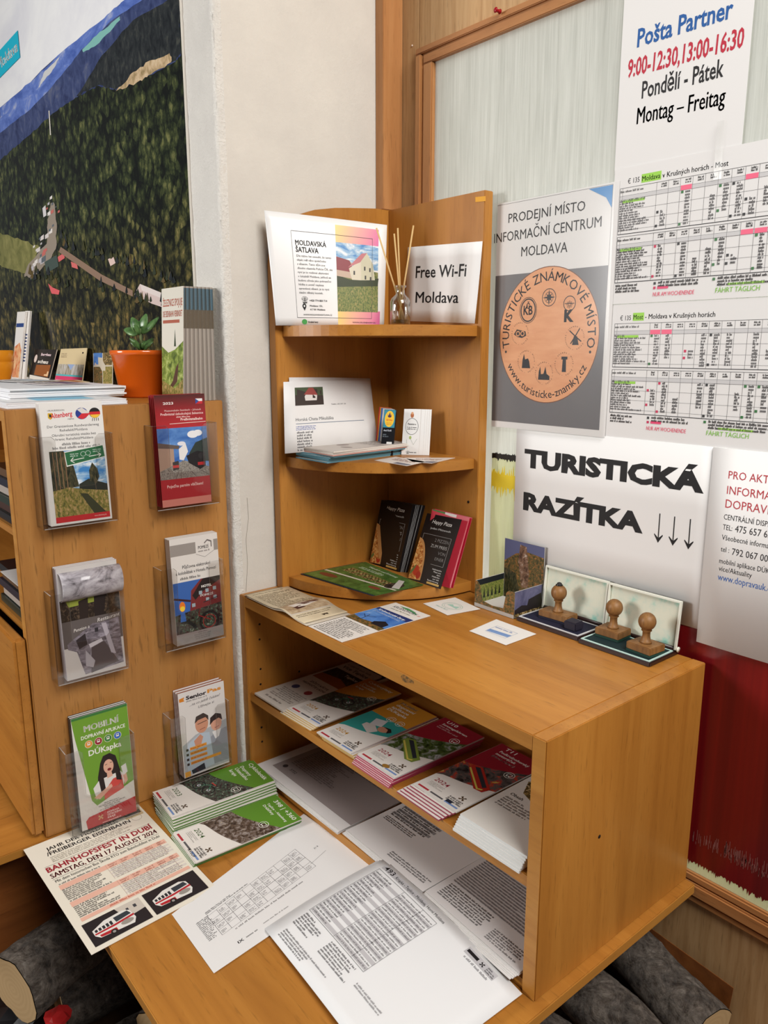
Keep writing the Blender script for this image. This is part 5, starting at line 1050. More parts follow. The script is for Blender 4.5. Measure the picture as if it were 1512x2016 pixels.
for t0 in (124, 172):
    s.micro(16, t0 - 1, 90, t0 + 4, 1, (80, 76, 74), 5, x=.6); s.rect(14, t0 + 4, 200, t0 + 16, SAL, 'table_head#%d' % t0)
    for i in range(7):
        y = t0 + 16 + i * 4.3; s.micro(15, y, 82, y + 4.2, 1, (66, 60, 58), t0 + i, fill=.7, x=.6)
        if i % 2: s.rect(92, y, 200, y + 4.2, (214, 204, 196), 'table_shading')
        s.micro(96, y, 198, y + 4.2, 1, (150, 140, 136), t0 + 30 + i, fill=.9)
    for k in range(5): s.line(92 + k * 24, t0 + 4, 92 + k * 24, t0 + 46, 0.4, (170, 130, 120)); s.micro(96 + k * 22, t0 + 5, 112 + k * 22, t0 + 15, 2, (150, 90, 80), k)
s.rect(14, 219, 200, 227, SAL, 'footer_band'); s.micro(60, 220, 190, 226, 1, (176, 80, 60), 4, fill=1)
def bus(s, x, y, tag_, house):
    s.rect(x, y, x + 92, y + 54, (36, 30, 34), tag_)
    if house: s.poly([(x + 52, y), (x + 92, y), (x + 92, y + 26), (x + 60, y + 30)], (200, 190, 178), tag_); s.rect(x + 66, y + 10, x + 70, y + 18, (60, 60, 66), tag_); s.rect(x + 78, y + 9, x + 83, y + 16, (60, 60, 66), tag_)
    s.poly([(x + 8, y + 22), (x + 30, y + 12), (x + 60, y + 10), (x + 70, y + 16), (x + 72, y + 36), (x + 66, y + 46), (x + 14, y + 42), (x + 8, y + 34)], (222, 218, 212), tag_)
    s.poly([(x + 9, y + 30), (x + 40, y + 29), (x + 72, y + 26), (x + 72, y + 30), (x + 40, y + 33), (x + 9, y + 33)], (178, 34, 44), tag_); s.poly([(x + 14, y + 36), (x + 40, y + 37), (x + 40, y + 44), (x + 15, y + 41)], (178, 34, 44), tag_)
    for k in range(5): s.poly([(x + 11 + k * 6, y + 23 - k * .8), (x + 15 + k * 6, y + 22.5 - k * .8), (x + 15 + k * 6, y + 28), (x + 11 + k * 6, y + 28.5)], (40, 42, 48), tag_)
    s.poly([(x + 43, y + 16), (x + 66, y + 15), (x + 69, y + 24), (x + 44, y + 27)], (50, 56, 64), tag_); s.disc(x + 58, y + 36, 10, 5, (150, 144, 136), tag_); s.disc(x + 34, y + 43, 5, 5, (30, 28, 30), tag_); s.disc(x + 34, y + 43, 2.5, 2.5, (150, 146, 142), tag_)
bus(s, 10, 234, 'bus_photo#1', True); bus(s, 108, 234, 'bus_photo#2', False); s.done()
# route map sheets
for k in (0, 1):
    q = quadZ(0.0008 + 0.0008 * k, [(341, 1804), (601, 1604), (737, 1702), (421, 1916)]) if k else quadZ(0.0007, [(338, 1800), (598, 1602), (735, 1704), (424, 1908)])
    s = Sheet('plan_sheet', [q[0], q[1], q[2], q[3]], 297, 210, 'white sheet with a small ruled plan, lying over its twin on the counter' if k else 'white sheet mostly hidden under the ruled plan sheet', 'sheet', th=0.0004, m=mat((226, 224, 222), .55))
    if k:
        G = (96, 92, 94); x0, x1, y0, y1 = 40, 226, 60, 136
        for i in range(12): s.line(x0 + (x1 - x0) * i / 11, y0 + 6 - i * 0.5, x0 + (x1 - x0) * i / 11, y1 - i * 0.5, 0.55, G)
        for j in range(5): s.line(x0, y0 + 6 + (y1 - y0 - 6) * j / 4, x1, y0 + (y1 - y0 - 6) * j / 4, 0.9 if j == 2 else 0.5, G)
        for i in range(11):
            for j in range(4):
                if (i * 7 + j * 3) % 4: s.micro(x0 + 2 + (x1 - x0) * i / 11, y0 + 10 + (y1 - y0 - 6) * j / 4 - i * .5, x0 + (x1 - x0) * (i + 1) / 11 - 2, y0 + 20 + (y1 - y0 - 6) * j / 4 - i * .5, 3, (110, 106, 108), i + j, fill=.6)
        s.micro(20, 62, 44, 130, 14, (90, 88, 90), 6, fill=.7); s.micro(40, 52, 130, 60, 2, (70, 68, 70), 4); s.micro(60, 140, 200, 146, 1, (120, 116, 116), 5); s.text('Z1 R', 250, 92, 4, NEAR, width=10); s.line(222, 118, 262, 112, 0.5, G)
        s.text('IX', 50, 182, 7, NEAR, bold=0.02); s.micro(64, 176, 86, 182, 1, (90, 88, 88), 3); s.micro(96, 172, 150, 177, 1, (130, 126, 126), 3)
    s.done()
# 493 pages curling on the counter
A, B_, C_ = onZ(0.0200, 757, 1695), onZ(0.0040, 1028, 1962), onZ(0.0020, 523, 1836)
ux = (B_ - A); uy = (C_ - A)
cur = lambda a, b: 0.007 * math.sin(a * math.pi) * (1 - 0.5 * b) + 0.005 * math.sin(b * math.pi) * (1 - a) + 0.0008
D_ = A + ux + uy; D_.z = 0.004
NM = {0: 'white sheet, lowest of the curled 493 pages on the counter', 1: 'white sheet between the curled 493 page and the lowest one', 2: 'curled white timetable page numbered 493 lying open on the counter'}
for k in range(3):
    off = Vector((-0.007, 0.003, 0)) * (2 - k) * 0.6 + Vector((0, 0, 0.0022 * k - 0.0006))
    s = Sheet('timetable_sheet', [A + off, B_ + off, D_ + off, C_ + off], 297, 210, NM[k], 'sheet', 'curled 493 pages on the counter', th=0.0004, m=mat((230, 230, 230), .55), bend=cur, nu=12, nv=12)
    if k == 2:
        # print runs sideways on the sheet: build it along the sheet's long side
        s.rect(14, 6, 118, 16, (182, 180, 182), 'header_band'); s.text('493', 18, 14.5, 8.5, BLK, width=22, bold=0.01); s.text('Krupka - Teplice - Moldava, Horní Moldava', 46, 13.5, 5, NEAR, width=112, bold=0.006)
        for i in range(20):
            y = 24 + i * 6.0
            if i % 2: s.rect(14, y, 152, y + 6, (190, 188, 190), 'stripe#%d' % i)
            s.micro(16, y + .8, 58, y + 5.2, 1, (96, 94, 96), 11 + i, fill=.8, x=.5); s.micro(80, y + .8, 150, y + 5.2, 1, (110, 108, 110), 61 + i, fill=1, x=.45)
        s.frame(14, 20, 152, 146, .5, (90, 88, 90)); s.line(78, 20, 78, 146, .5, (90, 88, 90)); s.line(122, 20, 122, 146, .5, (90, 88, 90))
        s.micro(16, 150, 70, 176, 6, (80, 78, 80), 4, fill=.7); s.micro(84, 150, 150, 176, 6, (80, 78, 80), 5, fill=.7); s.micro(20, 186, 130, 202, 4, (110, 108, 110), 6); s.micro(160, 160, 220, 168, 2, (120, 118, 120), 7)
        s.rect(208, 8, 262, 20, (186, 184, 186), 'operator_band'); s.rect(210, 11, 230, 16, NEAR, 'operator_band'); cross_logo(s, 238, 14, .6, NEAR); s.micro(246, 9, 262, 19, 3, (60, 58, 60), 4); s.micro(214, 22, 262, 27, 1, (120, 118, 120), 5)
    s.done()

# ================================================================== BROCHURE HOLDERS ON THE END PANEL
HX = XPN + 0.0003
ACR = NT('clear_acrylic'); _t = ACR.n('ShaderNodeBsdfTransparent'); _t.inputs[0].default_value = (0.955, 0.95, 0.945, 1); _gl = ACR.n('ShaderNodeBsdfGlossy'); _gl.inputs['Roughness'].default_value = 0.05
_lw = ACR.n('ShaderNodeLayerWeight'); _lw.inputs[0].default_value = 0.5; _pw = ACR.n('ShaderNodeMath', operation='POWER'); ACR.l(_lw.outputs['Facing'], _pw.inputs[0]); _pw.inputs[1].default_value = 2.5
_fr = ACR.n('ShaderNodeMath', operation='MULTIPLY_ADD'); ACR.l(_pw.outputs[0], _fr.inputs[0]); _fr.inputs[1].default_value = 0.6; _fr.inputs[2].default_value = 0.05
_mx = ACR.n('ShaderNodeMixShader'); ACR.l(_fr.outputs[0], _mx.inputs[0]); ACR.l(_t.outputs[0], _mx.inputs[1]); ACR.l(_gl.outputs[0], _mx.inputs[2]); ACR.l(_mx.outputs[0], ACR.out.inputs['Surface']); ACRY = ACR.m
M_EDGE = mat((176, 170, 164), 0.15, 0.6)
def holder(y0, y1, z0, z1, label, d=0.036):
    t = thing('brochure_holder', (HX + d / 2, (y0 + y1) / 2, z0), label, 'brochure holder', 'clear brochure holders on the cabinet end panel'); e = 0.0018
    box('back_plate', HX, HX + e, y0, y1, z0, z1, ACRY, t, 0)
    for k, y in enumerate((y0, y1 - e)):
        p = box('side_wall', HX + e, HX + d, y, y + e, z0, z1, ACRY, t, 0); box('edge', HX + e, HX + d, y + .0002, y + e - .0002, z1, z1 + 0.0005, M_EDGE, p, 0)
    p = box('base_plate', HX + e, HX + d, y0 + e, y1 - e, z0, z0 + e, ACRY, t, 0); box('edge', HX + d, HX + d + .0004, y0 + .002, y1 - .002, z0 + .0002, z0 + .0014, M_EDGE, p, 0)
    w = (y1 - y0) * 0.24; yb = z0 + (z1 - z0) * 0.44; r = 0.006
    pts = [(y0, z0), (y1, z0), (y1, z1), (y1 - w + r, z1), (y1 - w, z1 - r), (y1 - w, yb + r), (y1 - w - r, yb), (y0 + w + r, yb), (y0 + w, yb + r), (y0 + w, z1 - r), (y0 + w - r, z1), (y0, z1)]
    fp = prism('front_plate', [(HX + d, a, b) for a, b in pts], (e * 0.8, 0, 0), ACRY, t)
    vs, fs = [], []
    for (a0, b0), (a1, b1) in zip(pts[2:], pts[3:] + []):
        k = len(vs); vs += [(HX + d + .0001, a0, b0 - .0003), (HX + d + .0001, a1, b1 - .0003), (HX + d + e, a1, b1 + .0004), (HX + d + e, a0, b0 + .0004)]; fs.append((k, k + 1, k + 2, k + 3))
    mk('polished_edge', vs, fs, M_EDGE, fp); return t
HC = ((-0.774, -0.646), (-0.5735, -0.4445))
holder(*HC[0], 0.586, 0.742, 'clear acrylic holder with the white Altenberg hiking leaflets'); holder(*HC[1], 0.592, 0.748, 'clear acrylic holder with the red steam railway leaflets')
holder(*HC[0], 0.304, 0.470, 'clear acrylic holder with the curled grey restaurant leaflets'); holder(*HC[1], 0.315, 0.478, 'clear acrylic holder with the hotel bicycle rental leaflets')
holder(*HC[0], 0.0035, 0.172, 'clear acrylic holder with the green mobile app leaflets, above the festival sheet'); holder(*HC[1], 0.034, 0.176, 'clear acrylic holder with the senior discount leaflets')
def leaflets(nm, q, zb, n, th, lab, grp, m, edge, fill, step=None, fan=0.0):
    """n leaflets behind the front one; q in the plane x = HX+0.031"""
    xf = HX + 0.0335
    for i in range(n, -1, -1):
        x = xf - i * (step or th * 1.08)
        qq = [Vector((x - (0.010 if j < 2 else 0.0), p.y - fan * i, max(p.z, zb + 0.0022) - (0.0015 * (i % 2) if j < 2 else 0))) for j, p in enumerate(q)]
        s = Sheet(nm, qq, 99, 210, lab if i == 0 else lab.split(',')[0] + ', %s behind the front one' % ORD[i - 1], 'leaflet', grp, th=th, m=m, edge=edge)
        if i == 0: fill(s)
        s.done()
def qL(y0, y1, z0, z1): return [Vector((0, y0, z1)), Vector((0, y1, z1)), Vector((0, y1, z0)), Vector((0, y0, z0))]
GREEN = (40, 100, 62)
def f1(s):
    s.text('URLAUBSREGION', 12, 14, 2.6, (60, 58, 58), width=26); s.text('Altenberg', 16, 26, 8, (206, 40, 56), width=34, bold=0.02, shear=0.1, rot=-5); s.poly([(12, 17), (19, 17), (19, 25), (15.5, 28), (12, 25)], (210, 170, 40), 'crest'); s.rect(14, 19, 17, 24, (40, 36, 36), 'crest'); s.text('erzgebirge', 42, 29, 2.2, (60, 58, 58), width=10)
    n = 20; s.disc(65, 20, 10, 10, (40, 60, 140), 'flags'); s.poly([(65, 20), (58, 13), (66, 10), (74, 16), (79, 20)], (214, 210, 206), 'flags'); s.poly([(65, 20), (79, 20), (73, 26), (66, 30), (58, 27)], (206, 44, 56), 'flags')
    s.disc(86, 20, 9, 9, (28, 26, 28), 'flags'); s.poly([(77, 18), (95, 18), (95, 23), (77, 23)], (200, 40, 44), 'flags'); s.poly([(78, 23), (95, 23), (91, 27.5), (86, 29), (81, 27.5)], (236, 190, 60), 'flags')
    for k in range(4): s.line(82 + k * 3, 29, 81 + k * 3.4, 34, 1.0, (60, 58, 58), 'roots')
    for t, y, w in (('Der Grenzenlose Rundwanderweg', 42, 82), ('Rehefeld/Moldava', 49, 44), ('Okružní turistická stezka bez', 57, 70), ('hranic Rehefeld/Moldava', 64, 60)): s.text(t, 50, y, 4.2, (80, 78, 80), align='c', width=w)
    s.micro(14, 68, 90, 80, 2, (110, 108, 108), 4, align='c', fill=1)
    s.rect(8, 82, 96, 204, P_SKY, 'photo'); s.poly([(8, 82), (30, 82), (44, 110), (50, 146), (8, 150)], P_CONIFER, 'photo'); s.poly([(50, 142), (66, 134), (96, 146), (96, 158), (50, 156)], (40, 44, 34), 'photo')
    s.poly([(68, 120), (74, 106), (82, 118), (84, 132), (78, 144), (68, 138)], P_CONIFER, 'photo'); s.line(76, 136, 77, 156, 1.2, (90, 76, 60), 'tree'); s.poly([(8, 150), (34, 146), (60, 152), (96, 158), (96, 200), (8, 200)], P_MEADOW, 'photo'); s.poly([(50, 158), (62, 160), (90, 196), (70, 196)], (60, 62, 36), 'photo')
    for k in range(4): s.line(13 + k * 6, 84, 14 + k * 6, 148, 1.2, (130, 98, 70), 'trunk#%d' % k)
    s.rect(8, 196, 96, 206, (196, 40, 44), 'red_band'); s.text('www.altenberg.de', 70, 202, 2.6, (240, 200, 190), width=20)
    s.poly([(31, 84), (95, 76), (97, 98), (33, 110)], (226, 226, 220), 'green_sign'); s.poly([(32, 85.5), (94, 77.5), (96, 97), (34, 108)], GREEN, 'green_sign'); s.line(40, 100, 62, 97, 1.2, (226, 226, 220), 'green_sign'); s.line(40, 100, 45, 95, 1.2, (226, 226, 220), 'green_sign'); s.line(40, 100, 46, 104, 1.2, (226, 226, 220), 'green_sign'); s.line(70, 95, 90, 93, 1.2, (226, 226, 220), 'green_sign'); s.line(90, 93, 85, 90, 1.2, (226, 226, 220), 'green_sign'); s.line(90, 93, 86, 97, 1.2, (226, 226, 220), 'green_sign'); s.ring(61, 90, 4, .6, (200, 216, 206), 'green_sign'); s.ring(69, 89, 4, .6, (200, 216, 206), 'green_sign'); s.micro(40, 87, 55, 94, 2, (190, 210, 196), 3); s.micro(77, 82, 92, 89, 2, (190, 210, 196), 3)
leaflets('hiking_leaflet', qL(-0.760, -0.656, 0.588, 0.797), 0.588, 6, 0.0026, 'white Altenberg hiking leaflet with a forest path photo, front of its holder', 'Altenberg hiking leaflets', mat((228, 226, 222), .4), mat((214, 210, 206), .5), f1)
def f2(s):
    _r = NT('print_red_fade'); sx = _r.n('ShaderNodeSeparateXYZ'); _r.l(_r.mapping((1, 1, 1), 'Generated'), sx.inputs[0]); _r.l(_r.ramp(sx.outputs[2], [(0.0, (176, 34, 42)), (0.5, (150, 26, 34)), (1.0, (70, 24, 24))]), _r.b.inputs['Base Color']); _r.b.inputs['Roughness'].default_value = 0.2
    s.rect(0.3, 0.3, 98.7, 62, _r.m, 'red_cover'); s.text('2023', 16, 18, 4.4, (230, 224, 220), width=20, bold=0.02); s.rect(80, 9, 94, 14, (232, 230, 230), 'czech_flag'); s.rect(80, 14, 94, 19, (196, 40, 50), 'czech_flag'); s.poly([(80, 9), (87, 14), (80, 19)], (44, 80, 150), 'czech_flag')
    s.text('Museumsbahn Steinbach – Jöhstadt', 18, 31, 3.4, (232, 206, 200), width=72); s.text('Preßnitztal úzkokolejná železnice', 10, 38, 4.4, (236, 210, 204), width=84, bold=0.01); s.micro(40, 40, 94, 44, 1, (226, 196, 190), 4); s.text('Preßnitztalbahn', 48, 49, 4.6, (236, 214, 208), width=44, bold=0.02); s.line(26, 54, 98, 53, 1.0, (232, 214, 206), 'rule')
    s.rect(0.3, 62, 98.7, 158, P_BLUE, 'photo'); s.disc(70, 76, 11, 7, (232, 232, 234), 'cloud'); s.disc(80, 74, 9, 6, (232, 232, 234), 'cloud'); s.disc(46, 92, 8, 4, (222, 222, 228), 'cloud'); s.poly([(0.3, 92), (30, 98), (30, 140), (0.3, 150)], (168, 140, 122), 'photo'); s.poly([(0.3, 88), (42, 96), (40, 102), (0.3, 98)], (96, 84, 78), 'photo'); s.poly([(60, 112), (74, 92), (98.7, 84), (98.7, 130), (62, 124)], (46, 58, 54), 'photo')
    s.poly([(0.3, 142), (48, 124), (98.7, 140), (98.7, 158), (0.3, 158)], P_GRAVEL, 'photo'); s.poly([(54, 116), (76, 108), (92, 112), (92, 138), (80, 144), (58, 130)], (30, 28, 30), 'engine#1'); s.rect(76, 130, 90, 136, (170, 36, 40), 'engine#1'); s.disc(84, 118, 6, 6, (44, 42, 44), 'engine#1'); s.poly([(26, 126), (38, 124), (38, 140), (26, 142)], (60, 54, 52), 'engine#2'); s.rect(26, 132, 38, 137, (176, 60, 56), 'engine#2'); s.poly([(40, 102), (54, 92), (58, 108), (48, 124), (40, 122)], (226, 224, 222), 'steam')
    for a in ((30, 158, 38, 142), (40, 158, 42, 142), (72, 158, 62, 146), (98, 156, 78, 144)): s.line(*a, 1.0, (80, 66, 60), 'rail')
    s.rect(0.3, 158, 98.7, 196, (168, 40, 46), 'red_footer'); s.text('Pojeďte parním vláčkem!', 12, 174, 5.4, (238, 210, 204), width=72, bold=0.01); s.rect(0.3, 196, 98.7, 209.7, (206, 130, 116), 'pale_footer')
leaflets('railway_leaflet', qL(-0.561, -0.461, 0.594, 0.803), 0.594, 3, 0.0016, 'dark red steam railway leaflet with a locomotive photo, front of its holder', 'steam railway leaflets', mat((150, 40, 44), .2, .5), mat((120, 34, 40), .4), f2, step=0.0075)
def f3(s):
    s.rect(0.3, 60, 98.7, 100, P_DARK, 'photo#1'); s.poly([(10, 62), (70, 62), (60, 72), (14, 74)], (140, 150, 60), 'photo#1'); s.poly([(30, 66), (46, 62), (44, 100), (30, 100)], (44, 34, 30), 'photo#1'); s.poly([(56, 62), (76, 62), (70, 100), (54, 100)], (38, 30, 28), 'photo#1')
    s.rect(0.3, 100, 98.7, 150, (96, 88, 86), 'grey_band'); s.text('Penzion a', 18, 122, 6, (224, 218, 214), width=26, shear=.25, rot=-6); s.text('Restaurant', 58, 112, 7, (224, 218, 214), width=38, shear=.25, rot=-6)
    s.poly([(6, 142), (50, 112), (62, 114), (94, 110), (96, 200), (30, 206), (20, 160), (6, 152)], P_GREY, 'photo#2'); s.poly([(20, 138), (36, 128), (38, 150), (24, 156)], (50, 42, 44), 'photo#2'); s.poly([(40, 150), (62, 144), (64, 150), (42, 158)], (214, 208, 214), 'photo#2'); s.poly([(44, 158), (66, 150), (88, 196), (40, 206)], (84, 74, 76), 'photo#2'); s.poly([(34, 160), (48, 184), (44, 196), (32, 190)], (176, 170, 176), 'photo#2'); s.rect(52, 122, 58, 130, (50, 46, 50), 'photo#2'); s.poly([(64, 116), (72, 116), (84, 180), (76, 176)], (176, 168, 176), 'photo#2')
leaflets('restaurant_leaflet', qL(-0.757, -0.651, 0.306, 0.512), 0.306, 4, 0.0030, 'grey restaurant leaflet with interior photos, front of its holder', 'restaurant leaflets', mat((206, 200, 196), .35), mat((196, 194, 206), .5), f3, step=0.0042)
# top of the foremost leaflet curled over towards the room
_vs, _fs, _mi = [], [], []
_N = 14
for _i in range(_N + 1):
    _a = math.radians(-96 + 215 * _i / _N); _x, _z = HX + 0.026 + 0.020 * math.cos(_a), 0.478 + 0.026 * math.sin(_a)
    for _y in (-0.755, -0.702, -0.648): _vs.append((_x, _y - 0.0, _z))
for _i in range(_N):
    for _j in range(2): _fs.append((_i * 3 + _j, _i * 3 + _j + 1, _i * 3 + _j + 4, _i * 3 + _j + 3))
_rc = mk('curled_leaflet', _vs, _fs, P_GREY, None, smooth=True); _sm = _rc.modifiers.new('thickness', 'SOLIDIFY'); _sm.thickness = 0.0005; _rc.data.materials[0] = picmat('print_room_curl', [(0.35, (70, 64, 66)), (0.5, (170, 164, 170)), (0.66, (206, 202, 206))], 22, 40, rough=0.12)
tag(_rc, 'shiny grey photo leaflet curled forward over the restaurant leaflets', 'leaflet')
def f4(s):
    s.rect(0.3, 12, 52, 34, (150, 142, 136), 'grey_band#1'); s.rect(90, 12, 98.7, 34, (150, 142, 136), 'grey_band#2'); s.text('POMEZÍ', 57, 27, 6, (70, 60, 60), width=22, bold=0.02); s.micro(57, 29, 84, 34, 1, (120, 112, 110), 3); s.poly([(70, 16), (77, 10), (86, 14), (86, 26), (84, 26), (84, 16), (77, 13), (71, 18)], (110, 102, 100), 'logo')
    for a in ((52, 36, 70, 44), (70, 44, 90, 34)): s.line(*a, .6, (110, 102, 100), 'logo_outline')
    s.text('Půjčovna elektrokol', 22, 60, 6, (50, 46, 48), width=58, bold=.012); s.text('a koloběžek v Hotelu Pomezí', 8, 71, 6, (50, 46, 48), width=84, bold=.012); s.micro(16, 76, 86, 83, 1, (90, 86, 86), 4, fill=1)
    s.rect(0.3, 86, 98.7, 188, (58, 98, 168), 'photo'); s.poly([(36, 106), (58, 86), (98.7, 86), (98.7, 150), (30, 152), (34, 128)], (118, 46, 46), 'photo'); s.poly([(38, 116), (62, 86), (98.7, 86), (98.7, 94), (60, 112), (44, 126)], (40, 32, 32), 'photo'); s.text('HOTEL', 58, 104, 4.6, (236, 232, 226), width=22, bold=.03); s.text('POMEZÍ', 55, 122, 4.6, (236, 232, 226), width=27, bold=.03)
    for wx, wy in ((52, 110), (66, 108), (82, 106), (82, 124), (66, 126), (36, 132)): s.rect(wx, wy, wx + 7, wy + 7, (150, 164, 170), 'photo')
    s.poly([(0.3, 150), (30, 146), (98.7, 140), (98.7, 188), (0.3, 188)], P_BIKE, 'photo'); s.ring(70, 174, 19, 5, (34, 32, 34), 'wheel#1'); s.ring(70, 174, 13, 1.2, (178, 44, 44), 'wheel#1'); s.ring(12, 196, 32, 7, (34, 34, 36), 'wheel#2', a0=-92, a1=-24); s.line(48, 158, 60, 122, 2, (120, 40, 40), 'frame#1'); s.line(48, 158, 74, 172, 2, (150, 40, 40), 'frame#1'); s.line(60, 134, 92, 128, 1.6, (40, 38, 40), 'frame#1'); s.line(0, 116, 34, 126, 4, (60, 30, 34), 'handlebar')
    s.disc(16, 134, 6, 10, (226, 120, 40), 'toy'); s.disc(16, 138, 5, 5, (236, 200, 60), 'toy'); s.poly([(12, 146), (20, 146), (22, 164), (10, 164)], (60, 110, 190), 'toy')
    s.rect(0.3, 188, 98.7, 209.7, (150, 142, 138), 'grey_footer'); s.micro(36, 190, 72, 206, 4, (110, 102, 100), 4, align='c')
leaflets('bicycle_leaflet', qL(-0.548, -0.448, 0.318, 0.531), 0.318, 8, 0.0021, 'white and blue hotel bicycle rental leaflet, front of its holder', 'hotel bicycle leaflets', mat((220, 214, 208), .35), mat((196, 190, 186), .5), f4, step=0.0023)
def f5(s):
    LGR = (112, 158, 50); s.poly([(0.3, 5), (98.7, 5), (98.7, 148), (30, 172), (22, 160), (4, 40)], LGR, 'green_area'); s.rect(0.3, 0.3, 98.7, 5, (60, 120, 60), 'green_rim')
    s.text('MOBILNÍ', 20, 30, 11, (236, 236, 226), width=62, bold=.03); s.text('DOPRAVNÍ APLIKACE', 14, 43, 6.4, (236, 236, 226), width=78, bold=.02)
    for k, c_ in enumerate(((226, 150, 60), (150, 30, 50), (60, 130, 60), (60, 110, 190))):
        s.disc(26 + k * 17, 54, 7, 7, (220, 214, 190), 'icon#%d' % k); s.disc(26 + k * 17, 54, 6.2, 6.2, c_, 'icon#%d' % k); s.rect(23.4 + k * 17, 50.5, 28.6 + k * 17, 56, (232, 226, 220), 'icon#%d' % k); s.rect(24.3 + k * 17, 51.5, 27.7 + k * 17, 53.5, c_, 'icon#%d' % k)
    s.text('DÚKapka', 24, 76, 10, (236, 236, 226), width=58, bold=.02)
    HR = (40, 28, 28); SK = (222, 172, 150)
    s.poly([(42, 96), (48, 84), (60, 82), (70, 90), (74, 110), (80, 138), (68, 142), (44, 150), (34, 146), (36, 120)], HR, 'woman'); s.poly([(26, 138), (38, 126), (76, 122), (84, 132), (80, 150), (30, 160)], (226, 222, 218), 'woman'); s.poly([(44, 152), (62, 132), (78, 130), (80, 156), (44, 166)], (206, 76, 70), 'woman'); s.poly([(52, 116), (60, 116), (62, 126), (52, 128)], SK, 'woman'); s.disc(56, 106, 9, 13, SK, 'woman'); s.disc(57, 112, 3.6, 2.6, (120, 30, 36), 'woman'); s.line(50, 102, 54, 101, 1, HR, 'woman'); s.line(59, 100, 63, 100, 1, HR, 'woman'); s.poly([(36, 120), (44, 106), (48, 150), (40, 156)], HR, 'woman'); s.poly([(66, 100), (74, 112), (78, 140), (68, 136)], HR, 'woman'); s.poly([(26, 156), (50, 144), (58, 140), (60, 146), (36, 162)], SK, 'woman'); s.poly([(80, 130), (86, 126), (88, 144), (82, 150)], SK, 'woman'); s.poly([(78, 114), (87, 111), (89, 128), (81, 132)], (226, 226, 224), 'phone')
    s.micro(30, 170, 82, 184, 4, (130, 126, 124), 4, align='c'); s.poly([(10, 209.7), (8, 194), (14, 188), (98.7, 180), (98.7, 209.7)], (186, 44, 50), 'red_footer'); cross_logo(s, 34, 196, .8, (206, 170, 120)); s.text('DOPRAVA', 46, 193, 3.4, (240, 220, 214), width=22, bold=.02); s.text('ÚSTECKÉHO', 46, 198, 3.4, (240, 220, 214), width=26, bold=.02); s.text('KRAJE', 46, 203, 3.4, (240, 220, 214), width=14, bold=.02); s.text('www.dopravauk.cz', 36, 208.5, 2.8, (240, 214, 206), width=34, bold=.02)
leaflets('mobile_app_leaflet', qL(-0.755, -0.651, 0.0062, 0.230), 0.0062, 4, 0.0032, 'green mobile app leaflet with a laughing woman, front of its holder', 'mobile app leaflets', mat((226, 222, 216), .35), mat((60, 62, 66), .5), f5)
def f6(s):
    s.text('Senior', 16, 20, 8.5, (50, 40, 44), width=44, bold=.04); s.text('Pas', 62, 19, 8.5, (214, 140, 50), width=30, bold=.04); s.poly([(2, 14), (13, 12), (11, 18), (13, 22), (2, 22)], (214, 130, 40), 'logo'); s.micro(16, 22, 92, 27, 1, (130, 124, 122), 4, fill=1); s.text('...na co ještě čekáte?', 22, 38, 6, (60, 50, 54), width=66, shear=.3, rot=-3); s.text('Užívejte si', 40, 49, 6, (60, 50, 54), width=34, shear=.3, rot=-3)
    s.poly([(2, 130), (30, 112), (60, 104), (98.7, 96), (98.7, 206), (2, 206)], (176, 178, 182), 'backdrop'); s.poly([(6, 160), (14, 128), (40, 112), (60, 116), (66, 200), (10, 206)], (182, 194, 206), 'man'); s.disc(45, 90, 14, 22, (206, 146, 118), 'man'); s.poly([(30, 84), (34, 68), (50, 64), (60, 74), (60, 86), (54, 76), (38, 78)], (70, 58, 54), 'man'); s.line(36, 88, 56, 85, 1.4, (50, 40, 40), 'man'); s.line(40, 103, 52, 101, 1.2, (130, 60, 56), 'man'); s.poly([(26, 126), (40, 114), (46, 122), (40, 142), (30, 150)], (202, 142, 114), 'man')
    s.poly([(62, 130), (74, 120), (98.7, 116), (98.7, 200), (66, 200)], (146, 148, 156), 'lady'); s.disc(76, 100, 12, 18, (216, 160, 136), 'lady'); s.poly([(62, 100), (64, 82), (76, 74), (88, 80), (90, 96), (82, 88), (70, 92)], (58, 44, 44), 'lady'); s.line(72, 110, 82, 108, 1.4, (160, 60, 60), 'lady'); s.poly([(66, 118), (86, 116), (80, 134), (72, 138)], (226, 222, 220), 'lady')
    for k in range(4): s.rect(8, 140 + k * 12, 13, 146 + k * 12, (60, 44, 44), 'bullet#%d' % k); s.rect(16, 139 + k * 12, 52 + (k == 3) * 30, 146 + k * 12, (222, 150, 56), 'slogan_bar#%d' % k); s.micro(18, 140 + k * 12, 50, 145 + k * 12, 1, (150, 60, 40), k, fill=1)
    s.poly([(16, 196), (44, 188), (46, 204), (18, 206)], (40, 40, 52), 'man'); s.rect(2, 196, 14, 209, (226, 160, 60), 'orange_corner')
leaflets('senior_leaflet', qL(-0.5495, -0.4485, 0.036, 0.2175), 0.036, 4, 0.0026, 'white senior discount leaflet with a smiling couple, front of its holder', 'senior discount leaflets', mat((222, 216, 212), .35), mat((150, 90, 70), .5), f6, step=0.0052)

